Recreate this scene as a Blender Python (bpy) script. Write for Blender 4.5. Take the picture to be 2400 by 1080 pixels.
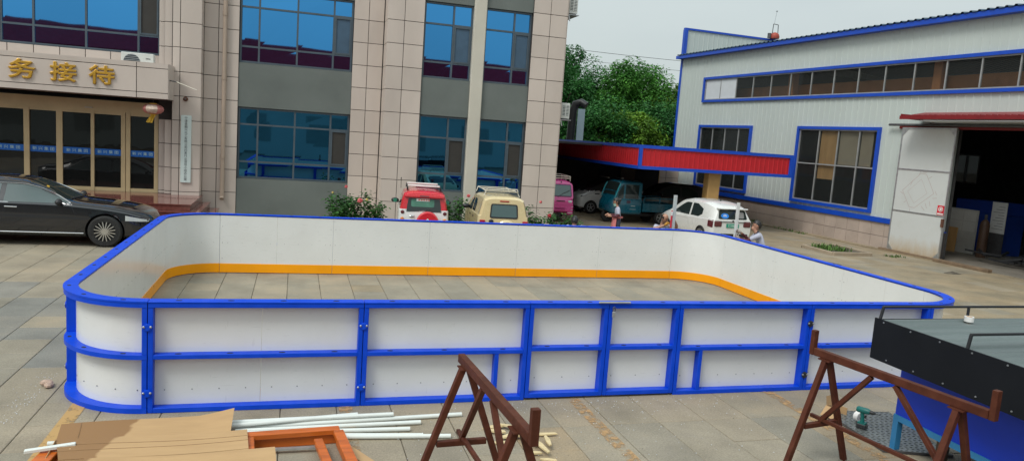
import bpy, bmesh, math, random
from mathutils import Vector, Matrix, Euler
PI = math.pi
rad = math.radians
for _o in list(bpy.data.objects):
    bpy.data.objects.remove(_o)
S = bpy.context.scene
COL = S.collection
rnd = random.Random(7)

# ------------------------------------------------------------------ camera
CAM_Z = 3.15
CP, CR, CY = rad(7.256), rad(4.0), rad(16.58)     # pitch down, roll, yaw
_f = Vector((0, math.cos(CP), -math.sin(CP)))
_r = Vector((1, 0, 0))
_d = _f.cross(_r)
_r2 = _r * math.cos(CR) - _d * math.sin(CR)
_d2 = _r * math.sin(CR) + _d * math.cos(CR)
_rotz = Matrix.Rotation(-CY, 3, 'Z')
_right, _down, _fwd = _rotz @ _r2, _rotz @ _d2, _rotz @ _f
_m = Matrix((_right, -_down, -_fwd)).transposed()
cam_d = bpy.data.cameras.new('camera')
cam_d.sensor_width = 36
cam_d.lens = 26.0
cam_d.clip_start = 0.1
cam_d.clip_end = 1500
cam = bpy.data.objects.new('camera', cam_d)
COL.objects.link(cam)
cam.matrix_world = Matrix.Translation((0, 0, CAM_Z)) @ _m.to_4x4()
S.camera = cam

# ------------------------------------------------------------------ world, sun, exposure
SUN_EL, SUN_AZ = rad(52), rad(234)      # azimuth clockwise from +Y
W = bpy.data.worlds.new('World')
S.world = W
W.use_nodes = True
nt = W.node_tree
nt.nodes.clear()
sky = nt.nodes.new('ShaderNodeTexSky')
sky.sky_type = 'NISHITA'
sky.sun_disc = False
sky.sun_elevation = SUN_EL
sky.sun_rotation = SUN_AZ
sky.air_density = 1.0
sky.dust_density = 3.5
sky.ozone_density = 1.0
hs = nt.nodes.new('ShaderNodeHueSaturation')
hs.inputs['Saturation'].default_value = 0.30
tc = nt.nodes.new('ShaderNodeTexCoord')
cn = nt.nodes.new('ShaderNodeTexNoise')            # soft overcast cloud structure
cn.inputs['Scale'].default_value = 2.2
cn.inputs['Detail'].default_value = 5
cmap = nt.nodes.new('ShaderNodeMapping')
cmap.inputs['Scale'].default_value = (1, 1, 3.0)
cr = nt.nodes.new('ShaderNodeValToRGB')
cr.color_ramp.elements[0].position = 0.3
cr.color_ramp.elements[0].color = (5.55, 6.35, 6.45, 1)
cr.color_ramp.elements[1].position = 0.72
cr.color_ramp.elements[1].color = (6.35, 7.15, 7.05, 1)
mx = nt.nodes.new('ShaderNodeMix')
mx.data_type = 'RGBA'
mx.inputs['Factor'].default_value = 0.80
bg = nt.nodes.new('ShaderNodeBackground')
bg.inputs['Strength'].default_value = 0.085
wo = nt.nodes.new('ShaderNodeOutputWorld')
L = nt.links.new
L(tc.outputs['Generated'], cmap.inputs['Vector'])
L(cmap.outputs['Vector'], cn.inputs['Vector'])
L(cn.outputs['Fac'], cr.inputs['Fac'])
L(sky.outputs['Color'], hs.inputs['Color'])
L(hs.outputs['Color'], mx.inputs[6])
L(cr.outputs['Color'], mx.inputs[7])
# overcast gradient: brighter towards the zenith
sz = nt.nodes.new('ShaderNodeSeparateXYZ')
L(tc.outputs['Generated'], sz.inputs[0])
zr = nt.nodes.new('ShaderNodeMapRange')
zr.inputs['From Min'].default_value = 0.0
zr.inputs['From Max'].default_value = 1.0
zr.inputs['To Min'].default_value = 0.92
zr.inputs['To Max'].default_value = 1.85
L(sz.outputs[2], zr.inputs['Value'])
vm = nt.nodes.new('ShaderNodeVectorMath')
vm.operation = 'SCALE'
L(mx.outputs[2], vm.inputs[0])
L(zr.outputs[0], vm.inputs['Scale'])
L(vm.outputs[0], bg.inputs['Color'])
L(bg.outputs['Background'], wo.inputs['Surface'])

sun_d = bpy.data.lights.new('sun', 'SUN')
sun_d.energy = 1.45
sun_d.angle = rad(20)
sun_d.color = (1.0, 0.975, 0.92)
sun = bpy.data.objects.new('sun', sun_d)
COL.objects.link(sun)
_sd = Vector((math.sin(SUN_AZ) * math.cos(SUN_EL), math.cos(SUN_AZ) * math.cos(SUN_EL), math.sin(SUN_EL)))
sun.rotation_euler = _sd.to_track_quat('Z', 'Y').to_euler()
sun.location = (0, -10, 30)

S.view_settings.view_transform = 'Standard'
S.view_settings.look = 'None'
S.view_settings.exposure = 0.31
S.view_settings.gamma = 1.0
S.view_settings.use_curve_mapping = False
S.render.engine = 'CYCLES'
S.cycles.max_bounces = 8
S.cycles.transparent_max_bounces = 8

# ------------------------------------------------------------------ helpers
WM = {}          # world matrices of parents


def wmat(o):
    return WM.get(o.name, Matrix.Identity(4))


class MB:
    def __init__(s):
        s.v, s.f, s.m = [], [], []

    def add(s, vs, fs, m=0):
        b = len(s.v)
        s.v += [tuple(v) for v in vs]
        s.f += [tuple(i + b for i in f) for f in fs]
        s.m += [m] * len(fs)
        return s

    def box(s, x0, x1, y0, y1, z0, z1, m=0):
        vs = [(x, y, z) for z in (z0, z1) for y in (y0, y1) for x in (x0, x1)]
        return s.add(vs, [(0, 2, 3, 1), (4, 5, 7, 6), (0, 1, 5, 4), (2, 6, 7, 3), (0, 4, 6, 2), (1, 3, 7, 5)], m)

    def beam(s, p, q, w, h, up=(0, 0, 1), m=0):
        p, q, up = Vector(p), Vector(q), Vector(up)
        d = (q - p).normalized()
        if abs(d.dot(up)) > .98:
            up = Vector((0, 1, 0))
        a = d.cross(up).normalized() * w / 2
        b = a.cross(d).normalized() * h / 2
        vs = [p - a - b, p + a - b, p + a + b, p - a + b, q - a - b, q + a - b, q + a + b, q - a + b]
        return s.add(vs, [(0, 1, 2, 3), (7, 6, 5, 4), (0, 4, 5, 1), (1, 5, 6, 2), (2, 6, 7, 3), (3, 7, 4, 0)], m)

    def tube(s, pts, r, n=8, m=0, cap=True):
        pts = [Vector(p) for p in pts]
        k = len(pts)
        rs = r if isinstance(r, (list, tuple)) else [r] * k
        up = Vector((0, 0, 1))
        vs = []
        a = None
        for i, p in enumerate(pts):
            d = (pts[min(i + 1, k - 1)] - pts[max(i - 1, 0)]).normalized()
            if a is None:
                ref = up if abs(d.dot(up)) < .9 else Vector((1, 0, 0))
                a = d.cross(ref).normalized()
            else:
                a = (a - d * a.dot(d)).normalized()
            b = d.cross(a)
            for j in range(n):
                t = 2 * PI * j / n
                vs.append(p + (a * math.cos(t) + b * math.sin(t)) * rs[i])
        fs = [(i * n + j, i * n + (j + 1) % n, (i + 1) * n + (j + 1) % n, (i + 1) * n + j) for i in range(k - 1) for j in range(n)]
        if cap:
            fs += [tuple(range(n - 1, -1, -1)), tuple((k - 1) * n + j for j in range(n))]
        return s.add(vs, fs, m)

    def lathe(s, prof, c=(0, 0, 0), axis='z', n=20, m=0, cap=True):
        vs = []
        for (r, h) in prof:
            for j in range(n):
                t = 2 * PI * j / n
                u, v = r * math.cos(t), r * math.sin(t)
                vs.append({'z': (c[0] + u, c[1] + v, c[2] + h), 'y': (c[0] + u, c[1] + h, c[2] + v), 'x': (c[0] + h, c[1] + u, c[2] + v)}[axis])
        k = len(prof)
        fs = [(i * n + j, i * n + (j + 1) % n, (i + 1) * n + (j + 1) % n, (i + 1) * n + j) for i in range(k - 1) for j in range(n)]
        if cap:
            fs += [tuple(range(n - 1, -1, -1)), tuple((k - 1) * n + j for j in range(n))]
        return s.add(vs, fs, m)

    def prism(s, poly, axis, a, b, m=0):
        k = len(poly)
        mk = {'x': lambda p, t: (t, p[0], p[1]), 'y': lambda p, t: (p[0], t, p[1]), 'z': lambda p, t: (p[0], p[1], t)}[axis]
        vs = [mk(p, a) for p in poly] + [mk(p, b) for p in poly]
        fs = [tuple(range(k)), tuple(range(2 * k - 1, k - 1, -1))] + [(i, i + k, (i + 1) % k + k, (i + 1) % k) for i in range(k)]
        return s.add(vs, fs, m)

    def grid(s, fn, nu, nv, m=0):
        vs = [fn(i / nu, j / nv) for i in range(nu + 1) for j in range(nv + 1)]
        w = nv + 1
        return s.add(vs, [(i * w + j, (i + 1) * w + j, (i + 1) * w + j + 1, i * w + j + 1) for i in range(nu) for j in range(nv)], m)

    def ell(s, c, r, n=12, k=8, m=0):
        vs = []
        for i in range(k + 1):
            t = PI * i / k
            for j in range(n):
                u = 2 * PI * j / n
                vs.append((c[0] + r[0] * math.sin(t) * math.cos(u), c[1] + r[1] * math.sin(t) * math.sin(u), c[2] + r[2] * math.cos(t)))
        return s.add(vs, [(i * n + j, (i + 1) * n + j, (i + 1) * n + (j + 1) % n, i * n + (j + 1) % n) for i in range(k) for j in range(n)], m)

    def mesh(s, name, mats, smooth=False, bevel=0, inv=None, angle=35):
        vs = s.v
        if inv is not None:
            vs = [inv @ Vector(v) for v in vs]
        me = bpy.data.meshes.new(name)
        me.from_pydata([tuple(v) for v in vs], [], s.f)
        if not isinstance(mats, (list, tuple)):
            mats = [mats]
        for mt in mats:
            me.materials.append(mt)
        me.polygons.foreach_set('material_index', [min(i, len(mats) - 1) for i in s.m])
        bm = bmesh.new()
        bm.from_mesh(me)
        bmesh.ops.remove_doubles(bm, verts=bm.verts, dist=1e-5)
        bmesh.ops.recalc_face_normals(bm, faces=bm.faces)
        if bevel:
            es = [e for e in bm.edges if len(e.link_faces) == 2 and e.calc_face_angle(0) > .6]
            bmesh.ops.bevel(bm, geom=es, offset=bevel, segments=1, affect='EDGES', profile=.7)
        bm.to_mesh(me)
        bm.free()
        if smooth:
            me.polygons.foreach_set('use_smooth', [True] * len(me.polygons))
            me.set_sharp_from_angle(angle=rad(angle))
        me.update()
        return me

    def build(s, name, mats, parent=None, smooth=False, bevel=0, local=False, angle=35):
        inv = None
        if parent is not None and not local:
            inv = wmat(parent).inverted()
        return link(name, s.mesh(name, mats, smooth, bevel, inv, angle), parent)


def link(name, me, parent=None, loc=None):
    o = bpy.data.objects.new(name, me)
    COL.objects.link(o)
    if parent is not None:
        o.parent = parent
        WM[o.name] = wmat(parent).copy()
        if loc is not None:
            o.location = loc
            WM[o.name] = wmat(parent) @ Matrix.Translation(loc)
    return o


def tag(o, label=None, cat=None, group=None, kind=None):
    if label:
        o['label'] = label
    if cat:
        o['category'] = cat
    if group:
        o['group'] = group
    if kind:
        o['kind'] = kind
    return o


def thing(name, label, cat, loc=(0, 0, 0), rz=0, group=None):
    o = bpy.data.objects.new(name, None)
    o.empty_display_size = .2
    COL.objects.link(o)
    o.location = loc
    o.rotation_euler = (0, 0, rz)
    WM[o.name] = Matrix.Translation(loc) @ Matrix.Rotation(rz, 4, 'Z')
    return tag(o, label, cat, group)


def place(o, loc, rz=0):
    o.location = loc
    o.rotation_euler = (0, 0, rz)


def bx(name, b, mat, parent=None, bevel=0, local=False):
    return MB().box(*b).build(name, mat, parent, bevel=bevel, local=local)


def text_mesh(body, size, extrude, mat, align='CENTER', bevel=0, sx=1.0, spacing=1.0):
    c = bpy.data.curves.new('t', 'FONT')
    c.body = body
    c.size = size
    c.extrude = extrude
    c.align_x = align
    c.align_y = 'CENTER'
    c.bevel_depth = bevel
    c.space_line = spacing
    c.resolution_u = 3
    o = bpy.data.objects.new('t', c)
    COL.objects.link(o)
    bpy.context.view_layer.update()
    dg = bpy.context.evaluated_depsgraph_get()
    me = bpy.data.meshes.new_from_object(o.evaluated_get(dg))
    bpy.data.objects.remove(o)
    me.transform(Matrix.Diagonal((sx, 1, 1, 1)))
    me.materials.clear()
    me.materials.append(mat)
    return me


def front_text(name, body, size, ext, mat, parent, pos, rot=(PI / 2, 0, 0), **k):
    """text standing upright facing -Y (or turned by rot), pos in world coordinates"""
    me = text_mesh(body, size, ext, mat, **k)
    M4 = Matrix.Translation(pos) @ Euler(rot).to_matrix().to_4x4()
    if parent is not None:
        M4 = wmat(parent).inverted() @ M4
    me.transform(M4)
    return link(name, me, parent)


# ------------------------------------------------------------------ materials
def nodes(name):
    m = bpy.data.materials.new(name)
    m.use_nodes = True
    t = m.node_tree
    return m, t, t.nodes['Principled BSDF']


def N(t, typ, **kw):
    n = t.nodes.new(typ)
    for k, v in kw.items():
        if k in n.inputs:
            n.inputs[k].default_value = v
        else:
            setattr(n, k, v)
    return n


def mixc(t, fac, a, b, mode='MIX'):
    n = t.nodes.new('ShaderNodeMix')
    n.data_type = 'RGBA'
    n.blend_type = mode
    for sock, val in ((n.inputs[0], fac), (n.inputs[6], a), (n.inputs[7], b)):
        if hasattr(val, 'links'):
            t.links.new(val, sock)
        elif isinstance(val, (int, float)):
            sock.default_value = val
        else:
            sock.default_value = (*val, 1) if len(val) == 3 else val
    return n.outputs[2]


def noise(t, scale, detail=4, vec=None, rough=.55, stretch=None):
    n = N(t, 'ShaderNodeTexNoise', Scale=scale, Detail=detail, Roughness=rough)
    if vec is None:
        vec = t.nodes.new('ShaderNodeNewGeometry').outputs['Position']
    if stretch:
        mp = t.nodes.new('ShaderNodeMapping')
        mp.inputs['Scale'].default_value = stretch
        t.links.new(vec, mp.inputs['Vector'])
        vec = mp.outputs['Vector']
    t.links.new(vec, n.inputs['Vector'])
    return n.outputs['Fac']


def ramp(t, fac, a, b, ca=(0, 0, 0), cb=(1, 1, 1)):
    r = t.nodes.new('ShaderNodeValToRGB')
    r.color_ramp.elements[0].position = a
    r.color_ramp.elements[1].position = b
    r.color_ramp.elements[0].color = (*ca, 1)
    r.color_ramp.elements[1].color = (*cb, 1)
    t.links.new(fac, r.inputs['Fac'])
    return r.outputs['Color']


def PM(name, col, rough=.5, metal=0, var=.12, scale=3, bump=0, bscale=60, spec=.5, orand=0, dirt=0, dcol=(.12, .1, .08), dscale=1.2, stretch=None, coat=0, rvar=.12, irand=0):
    m, t, p = nodes(name)
    lo = tuple(c * (1 - var) for c in col)
    hi = tuple(min(1, c * (1 + var)) for c in col)
    c = ramp(t, noise(t, scale, 5, stretch=stretch), .3, .7, lo, hi)
    if dirt:
        d = ramp(t, noise(t, dscale, 8, rough=.68, stretch=stretch), .5, .78)
        k = N(t, 'ShaderNodeMath', operation='MULTIPLY')
        t.links.new(d, k.inputs[0])
        k.inputs[1].default_value = dirt
        c = mixc(t, k.outputs[0], c, dcol)
    if orand or irand:
        if orand:
            src = t.nodes.new('ShaderNodeObjectInfo').outputs['Random']
        else:
            src = t.nodes.new('ShaderNodeNewGeometry').outputs['Random Per Island']
        a = orand or irand
        mr = N(t, 'ShaderNodeMapRange')
        mr.inputs['To Min'].default_value = 1 - a
        mr.inputs['To Max'].default_value = 1 + a
        t.links.new(src, mr.inputs['Value'])
        cb = t.nodes.new('ShaderNodeCombineColor')
        for i in range(3):
            t.links.new(mr.outputs[0], cb.inputs[i])
        c = mixc(t, 1.0, c, cb.outputs[0], 'MULTIPLY')
    t.links.new(c, p.inputs['Base Color'])
    rr = ramp(t, noise(t, scale * 2.3, 4), .25, .75, (max(0, rough - rvar * rough),) * 3, (min(1, rough + rvar * rough),) * 3)
    t.links.new(rr, p.inputs['Roughness'])
    p.inputs['Metallic'].default_value = metal
    p.inputs['Specular IOR Level'].default_value = spec
    if coat:
        p.inputs['Coat Weight'].default_value = coat
        p.inputs['Coat Roughness'].default_value = .04
    if bump:
        b = N(t, 'ShaderNodeBump', Strength=bump, Distance=.01)
        t.links.new(noise(t, bscale, 6, rough=.65), b.inputs['Height'])
        t.links.new(b.outputs['Normal'], p.inputs['Normal'])
    return m


def glass_blue(name, col, wav=.02):
    m, t, p = nodes(name)
    p.inputs['Metallic'].default_value = 1.0
    p.inputs['Roughness'].default_value = .02
    oi = t.nodes.new('ShaderNodeObjectInfo').outputs['Random']
    c = mixc(t, oi, tuple(x * .84 for x in col), tuple(x * 1.08 for x in col))
    t.links.new(c, p.inputs['Base Color'])
    b = N(t, 'ShaderNodeBump', Strength=wav, Distance=.2)
    t.links.new(noise(t, .5, 1), b.inputs['Height'])
    t.links.new(b.outputs['Normal'], p.inputs['Normal'])
    return m


def glass_dark(name, tint=(.02, .022, .022), alpha=.0, rough=.02, spec=.5):
    """dark pane: mirror-like coat over a dark body; alpha>0 lets the room behind show through"""
    m, t, p = nodes(name)
    p.inputs['Base Color'].default_value = (*tint, 1)
    p.inputs['Roughness'].default_value = rough
    p.inputs['Specular IOR Level'].default_value = spec
    b = N(t, 'ShaderNodeBump', Strength=.03, Distance=.1)
    t.links.new(noise(t, 1.3, 2), b.inputs['Height'])
    t.links.new(b.outputs['Normal'], p.inputs['Normal'])
    if alpha:
        p.inputs['Base Color'].default_value = (*tint, 1)
        tr = N(t, 'ShaderNodeBsdfTransparent')
        tr.inputs['Color'].default_value = (.94, .95, .94, 1)
        ms = t.nodes.new('ShaderNodeMixShader')
        ms.inputs[0].default_value = alpha
        t.links.new(p.outputs[0], ms.inputs[1])
        t.links.new(tr.outputs[0], ms.inputs[2])
        t.links.new(ms.outputs[0], t.nodes['Material Output'].inputs['Surface'])
    return m


def PM_sheet(name, col, rough, **k):
    """handled plastic sheet: faint smears plus thin scratches and scuffs"""
    m = PM(name, col, rough, **k)
    t = m.node_tree
    p = t.nodes['Principled BSDF']
    src = p.inputs['Base Color'].links[0].from_socket
    sc = ramp(t, noise(t, 7, 3, rough=.4, stretch=(1.0, 1.0, 9.0)), .685, .70)
    c = mixc(t, N_mul(t, sc, .16), src, (.36, .36, .35))
    sc2 = ramp(t, noise(t, 5, 3, rough=.4, stretch=(6.0, 6.0, 1.0)), .70, .712)
    c = mixc(t, N_mul(t, sc2, .14), c, (.40, .40, .40))
    sm = ramp(t, noise(t, 1.1, 7, rough=.7), .48, .75)
    c = mixc(t, N_mul(t, sm, .13), c, (.50, .49, .43))
    t.links.new(c, p.inputs['Base Color'])
    return m


def N_mul(t, s, k):
    n = N(t, 'ShaderNodeMath', operation='MULTIPLY')
    t.links.new(s, n.inputs[0])
    n.inputs[1].default_value = k
    return n.outputs[0]


BLUE = PM('rink_blue_paint', (.001, .060, .62), .42, var=.10, scale=5, bump=.05, bscale=90, spec=.22, dirt=.22, dcol=(.05, .10, .40), dscale=5)
WHITE_HDPE = PM_sheet('white_plastic_sheet', (.73, .745, .735), .22, var=.03, scale=1.3, bump=.02, bscale=25, dirt=.10, dcol=(.52, .51, .46), dscale=2.5, spec=.45)
ORANGE_KICK = PM('orange_plastic_strip', (.92, .36, .004), .3, spec=.3, var=.05, scale=2, dirt=.08, dcol=(.4, .2, .05))
STEEL = PM('galvanised_steel', (.52, .54, .55), .38, .75, var=.15, scale=9)
STEELD = PM('dark_steel', (.10, .10, .105), .45, .4, var=.2, scale=9)
BLACK = PM('black_rubber', (.018, .018, .02), .6, var=.2)
BLACKP = PM('black_plastic', (.02, .021, .024), .42, var=.2)
HOLE = PM('slot_shadow_black', (.012, .014, .03), .8)
TILE = PM('pink_granite_tile', (.56, .485, .43), .38, var=.07, scale=1.1, bump=.06, bscale=120, orand=.055, dirt=.20, dcol=(.38, .30, .25), dscale=.9, stretch=(1, 1, .35))
JOINT = PM('dark_tile_joint', (.055, .05, .048), .8)
GRENDER = PM('grey_wall_render', (.135, .155, .145), .75, var=.10, scale=.8, bump=.1, bscale=80, dirt=.22, dcol=(.20, .21, .20), dscale=1.4)
CREAMCOL = PM('cream_column_paint', (.56, .53, .45), .6, var=.06, scale=.8, dirt=.15, dcol=(.4, .36, .3))
ALU = PM('grey_window_aluminium', (.085, .115, .14), .4, .3, var=.1)
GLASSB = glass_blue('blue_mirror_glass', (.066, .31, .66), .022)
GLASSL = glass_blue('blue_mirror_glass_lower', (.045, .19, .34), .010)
SCREEN = PM('brown_insect_screen', (.035, .032, .028), .6, var=.1, bump=.1, bscale=400)
SCREENB = PM('blue_grey_insect_screen', (.05, .10, .16), .45, var=.12, bump=.1, bscale=400)
TAN = PM('champagne_door_aluminium', (.58, .455, .26), .42, .1, var=.08)
GOLD = PM('gold_letter', (.62, .36, .05), .33, .6, var=.15, scale=8)
GDOOR = glass_dark('dark_door_glass', (.012, .013, .013))
REDGRAN = PM('polished_red_granite', (.16, .055, .045), .10, var=.22, scale=14, orand=.06)
MARBLE = PM('brown_marble', (.10, .06, .05), .25, var=.25, scale=5)
MATD = {}
# ------------------------------------------------------------------ ground
def slab_mat(name, base, blue):
    m, t, p = nodes(name)
    g = t.nodes.new('ShaderNodeNewGeometry')
    pos = g.outputs['Position']
    c = ramp(t, noise(t, 1.1, 6, pos, .6), .3, .7, tuple(x * .74 for x in base), tuple(x * 1.16 for x in base))
    fine = ramp(t, noise(t, 55, 5, pos, .7), .35, .65, (.72, .72, .72), (1.16, 1.16, 1.16))
    c = mixc(t, 1, c, fine, 'MULTIPLY')
    oi = t.nodes.new('ShaderNodeObjectInfo').outputs['Random']
    ad = N(t, 'ShaderNodeMath', operation='ADD')
    t.links.new(oi, ad.inputs[0])
    t.links.new(g.outputs['Random Per Island'], ad.inputs[1])
    fr = N(t, 'ShaderNodeMath', operation='FRACT')
    t.links.new(ad.outputs[0], fr.inputs[0])
    tint = ramp(t, fr.outputs[0], 0, 1, (.93, .95, .95), (1.07, 1.04, 1.0))
    e = t.nodes[tint.node.name].color_ramp.elements.new(.5)
    e.color = (1.0, .99, .96, 1)
    c = mixc(t, 1, c, tint, 'MULTIPLY')
    # brownish earth and pale efflorescence stains, scuffs
    s1 = ramp(t, noise(t, .55, 8, pos, .7), .52, .72)
    c = mixc(t, N_mul(t, s1, .38), c, (base[0] * .98, base[1] * .76, base[2] * .52))
    s2 = ramp(t, noise(t, 2.6, 9, pos, .75, (1, .5, 1)), .60, .74)
    c = mixc(t, N_mul(t, s2, .45), c, tuple(x * .45 for x in base))
    s3 = ramp(t, noise(t, 5.5, 9, pos, .8), .64, .72)
    c = mixc(t, N_mul(t, s3, .4), c, (base[0] * 1.05, base[1] * 1.25, base[2] * 1.6))
    s4 = ramp(t, noise(t, 21, 3, pos, .5), .70, .74)
    c = mixc(t, N_mul(t, s4, .7), c, tuple(x * .3 for x in base))
    t.links.new(c, p.inputs['Base Color'])
    rr = ramp(t, noise(t, 1.7, 6, pos), .3, .7, (.5,) * 3, (.82,) * 3)
    t.links.new(rr, p.inputs['Roughness'])
    b = N(t, 'ShaderNodeBump', Strength=.35, Distance=.006)
    t.links.new(noise(t, 38, 7, pos, .7), b.inputs['Height'])
    t.links.new(b.outputs['Normal'], p.inputs['Normal'])
    return m


SLAB = slab_mat('sandstone_slab', (.328, .283, .214), False)
SLABB = slab_mat('blue_grey_slab', (.236, .228, .204), True)
SLABG = slab_mat('grey_slab', (.292, .260, .204), False)
SLABO = slab_mat('brown_slab', (.318, .258, .176), False)
EARTH = PM('joint_earth', (.105, .090, .068), .9, var=.3, scale=6, bump=.4, bscale=50)

ground = tag(MB().add([(-400, -400, -.03), (400, -400, -.03), (400, 400, -.03), (-400, 400, -.03)], [(0, 1, 2, 3)]).build('ground', EARTH), kind='structure')


def cam_proj(p):
    d = Vector(p) - Vector((0, 0, CAM_Z))
    w = d.dot(_fwd)
    if w < .3:
        return None
    return (1200 + 1733 * d.dot(_right) / w, 540 + 1733 * d.dot(_down) / w)


SX, SY, GAP = .60, 1.23, .007


def slab_mesh(name, mat, w, l):
    a, b = w / 2 - GAP / 2, l / 2 - GAP / 2
    e = .006
    vs = [(-a, -b, -.028), (a, -b, -.028), (a, b, -.028), (-a, b, -.028), (-a, -b, -e), (a, -b, -e), (a, b, -e), (-a, b, -e),
          (-a + e, -b + e, 0), (a - e, -b + e, 0), (a - e, b - e, 0), (-a + e, b - e, 0)]
    fs = [(8, 9, 10, 11)] + [(i, (i + 1) % 4, (i + 1) % 4 + 4, i + 4) for i in range(4)] + [(i + 4, (i + 1) % 4 + 4, (i + 1) % 4 + 8, i + 8) for i in range(4)]
    return vs, fs


SM = {}
for key, mat in (('s', SLAB), ('b', SLABB), ('g', SLABG), ('o', SLABO)):
    for l in (SY, SY / 2):
        vs, fs = slab_mesh('slab', mat, SX, l)
        SM[key, l] = (MB().add(vs, fs).mesh('paving_slab', mat), vs, fs, mat)
cells = []
rs = random.Random(3)
for i in range(-24, 46):
    for j in range(-11, 14):
        x = -1.88 + SX * (i + .5)
        y = 14.73 + SY * (j + .5)
        if y > 31.5 or (x < 9 and y > 24) or x > 23.5:
            continue
        if y > 10.0 and y < 14.73 and x < -2.3:
            key = 'b' if rs.random() < .9 else 'g'
        elif -2.4 < x < 9.6 and 8.2 < y < 15.8:
            key = 'g' if rs.random() < .8 else 's'
        elif x > 9.6 and y > 9:
            key = 'o' if rs.random() < .75 else 's'
        else:
            key = 's' if rs.random() < .62 else 'g'
        if rs.random() < .16:
            for k in (-1, 1):
                cells.append((x, y + k * SY / 4, SY / 2, key if rs.random() < .6 else rs.choice('sgo')))
        else:
            cells.append((x, y, SY, key))
scored = []
for c in cells:
    x, y, l, key = c
    cs = [cam_proj((x + a * SX / 2, y + b * l / 2, 0)) for a, b in ((-1, -1), (1, -1), (1, 1), (-1, 1))]
    if any(q is None for q in cs):
        scored.append((0, c))
        continue
    ar = abs(sum(cs[k][0] * cs[(k + 1) % 4][1] - cs[(k + 1) % 4][0] * cs[k][1] for k in range(4)) / 2)
    cx, cy = sum(q[0] for q in cs) / 4, sum(q[1] for q in cs) / 4
    vis = -40 < cx < 2440 and cy < 1120
    if -2.35 < x < 9.6 and 8.2 < y < 13.2:
        vis = False
    if x < 8.5 and 15.9 < y:
        vis = vis and x < -3
    if -2.3 < x < 9.5 and 15.9 < y:
        vis = False
    if x > 6.5 and y < 6.3:
        vis = False
    scored.append((ar if vis else 0, c))
scored.sort(key=lambda q: -q[0])
rest = MB()
rmats = [SLAB, SLABB, SLABG, SLABO]
for n, (ar, (x, y, l, key)) in enumerate(scored):
    me, vs, fs, mat = SM[key, l]
    dz = rs.uniform(-.0022, 0)
    if n < 300 and ar > 0:
        o = link('paving_slab', me, ground, (x, y, dz))
        o.rotation_euler = (rs.uniform(-.002, .002), rs.uniform(-.003, .003), rs.uniform(-.004, .004))
    else:
        rest.add([(v[0] + x, v[1] + y, v[2] + dz) for v in vs], fs, 'sbgo'.index(key))
o = rest.build('paving_slabs', rmats, ground)
o['kind'] = 'stuff'

# worn orange parking lines


def worn(name, col, cut):
    m, t, p = nodes(name)
    p.inputs['Base Color'].default_value = (*col, 1)
    p.inputs['Roughness'].default_value = .7
    a = ramp(t, noise(t, 6.5, 9, rough=.72), cut, cut + .13)
    tr = t.nodes.new('ShaderNodeBsdfTransparent')
    ms = t.nodes.new('ShaderNodeMixShader')
    t.links.new(a, ms.inputs[0])
    t.links.new(tr.outputs[0], ms.inputs[1])
    t.links.new(p.outputs[0], ms.inputs[2])
    t.links.new(ms.outputs[0], t.nodes['Material Output'].inputs['Surface'])
    return m


WORN = worn('worn_orange_paint', (.44, .27, .125), .45)
WORN2 = worn('less_worn_orange_paint', (.47, .29, .11), .33)
for x in (-2.13, .62, 3.36, 6.15):
    w = .075
    MB().add([(x - w, 4.2, .004), (x + w, 4.2, .004), (x + w, 8.9 if x < -2 else 8.5, .004), (x - w, 8.9 if x < -2 else 8.5, .004)], [(0, 1, 2, 3)]).build('painted_line', WORN2 if x < -2 else WORN, ground)
# ------------------------------------------------------------------ office building
office = thing('office_building', 'three storey office building clad in pinkish stone tiles with blue mirror windows', 'building', (2, 30, 0))
YR, YL, YP = 24.6, 24.1, 23.75        # recessed bay face, left pier face, right wing face
TOP = 12.0
ROW0, ROWH = .80, .7085


def wallbox(b, mat=JOINT, name='wall'):
    return bx(name, b, mat, office)


# backing (dark joint colour shows in the gaps between tiles)
wb = MB()
wb.box(-2.77, -1.77, YR + .02, 40, 0, TOP)
wb.box(-3.57, -2.79, YL + .02, 40, 0, TOP)
wb.box(1.63, 2.60, YR + .02, 40, 0, TOP)
wb.box(2.62, 3.74, YP + .02, 40, 0, TOP)
wb.box(7.30, 8.48, YP + .02, 40, 0, TOP)
wb.box(-16, -3.57, YR + .35, 40, 3.4, 4.78)
wb.box(-1.77, 1.63, YR + .3, 40, 0, TOP)
wb.box(3.74, 7.30, YP + .3, 40, 0, TOP)
wb.box(-16, -3.57, YR + .6, 40, 0, TOP)
wb.build('wall_core', JOINT, office)
TM = {}


def tile(x0, x1, z0, z1, y, face='y'):
    g = .009
    w, h = x1 - x0 - 2 * g, z1 - z0 - 2 * g
    k = (round(w, 2), round(h, 2), face)
    if k not in TM:
        b = MB()
        e = .004
        if face == 'y':
            vs = [(-w / 2, .022, -h / 2), (w / 2, .022, -h / 2), (w / 2, .022, h / 2), (-w / 2, .022, h / 2),
                  (-w / 2, e, -h / 2), (w / 2, e, -h / 2), (w / 2, e, h / 2), (-w / 2, e, h / 2),
                  (-w / 2 + e, 0, -h / 2 + e), (w / 2 - e, 0, -h / 2 + e), (w / 2 - e, 0, h / 2 - e), (-w / 2 + e, 0, h / 2 - e)]
        fs = [(8, 9, 10, 11)] + [(i, (i + 1) % 4, (i + 1) % 4 + 4, i + 4) for i in range(4)] + [(i + 4, (i + 1) % 4 + 4, (i + 1) % 4 + 8, i + 8) for i in range(4)]
        TM[k] = b.add(vs, fs).mesh('wall_tile', TILE)
    c = ((x0 + x1) / 2, y, (z0 + z1) / 2)
    o = link('wall_tile', TM[k], office)
    o.location = wmat(office).inverted() @ Vector((c[0], c[1] + rnd.uniform(-.0015, .0015), c[2]))
    return o


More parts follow.
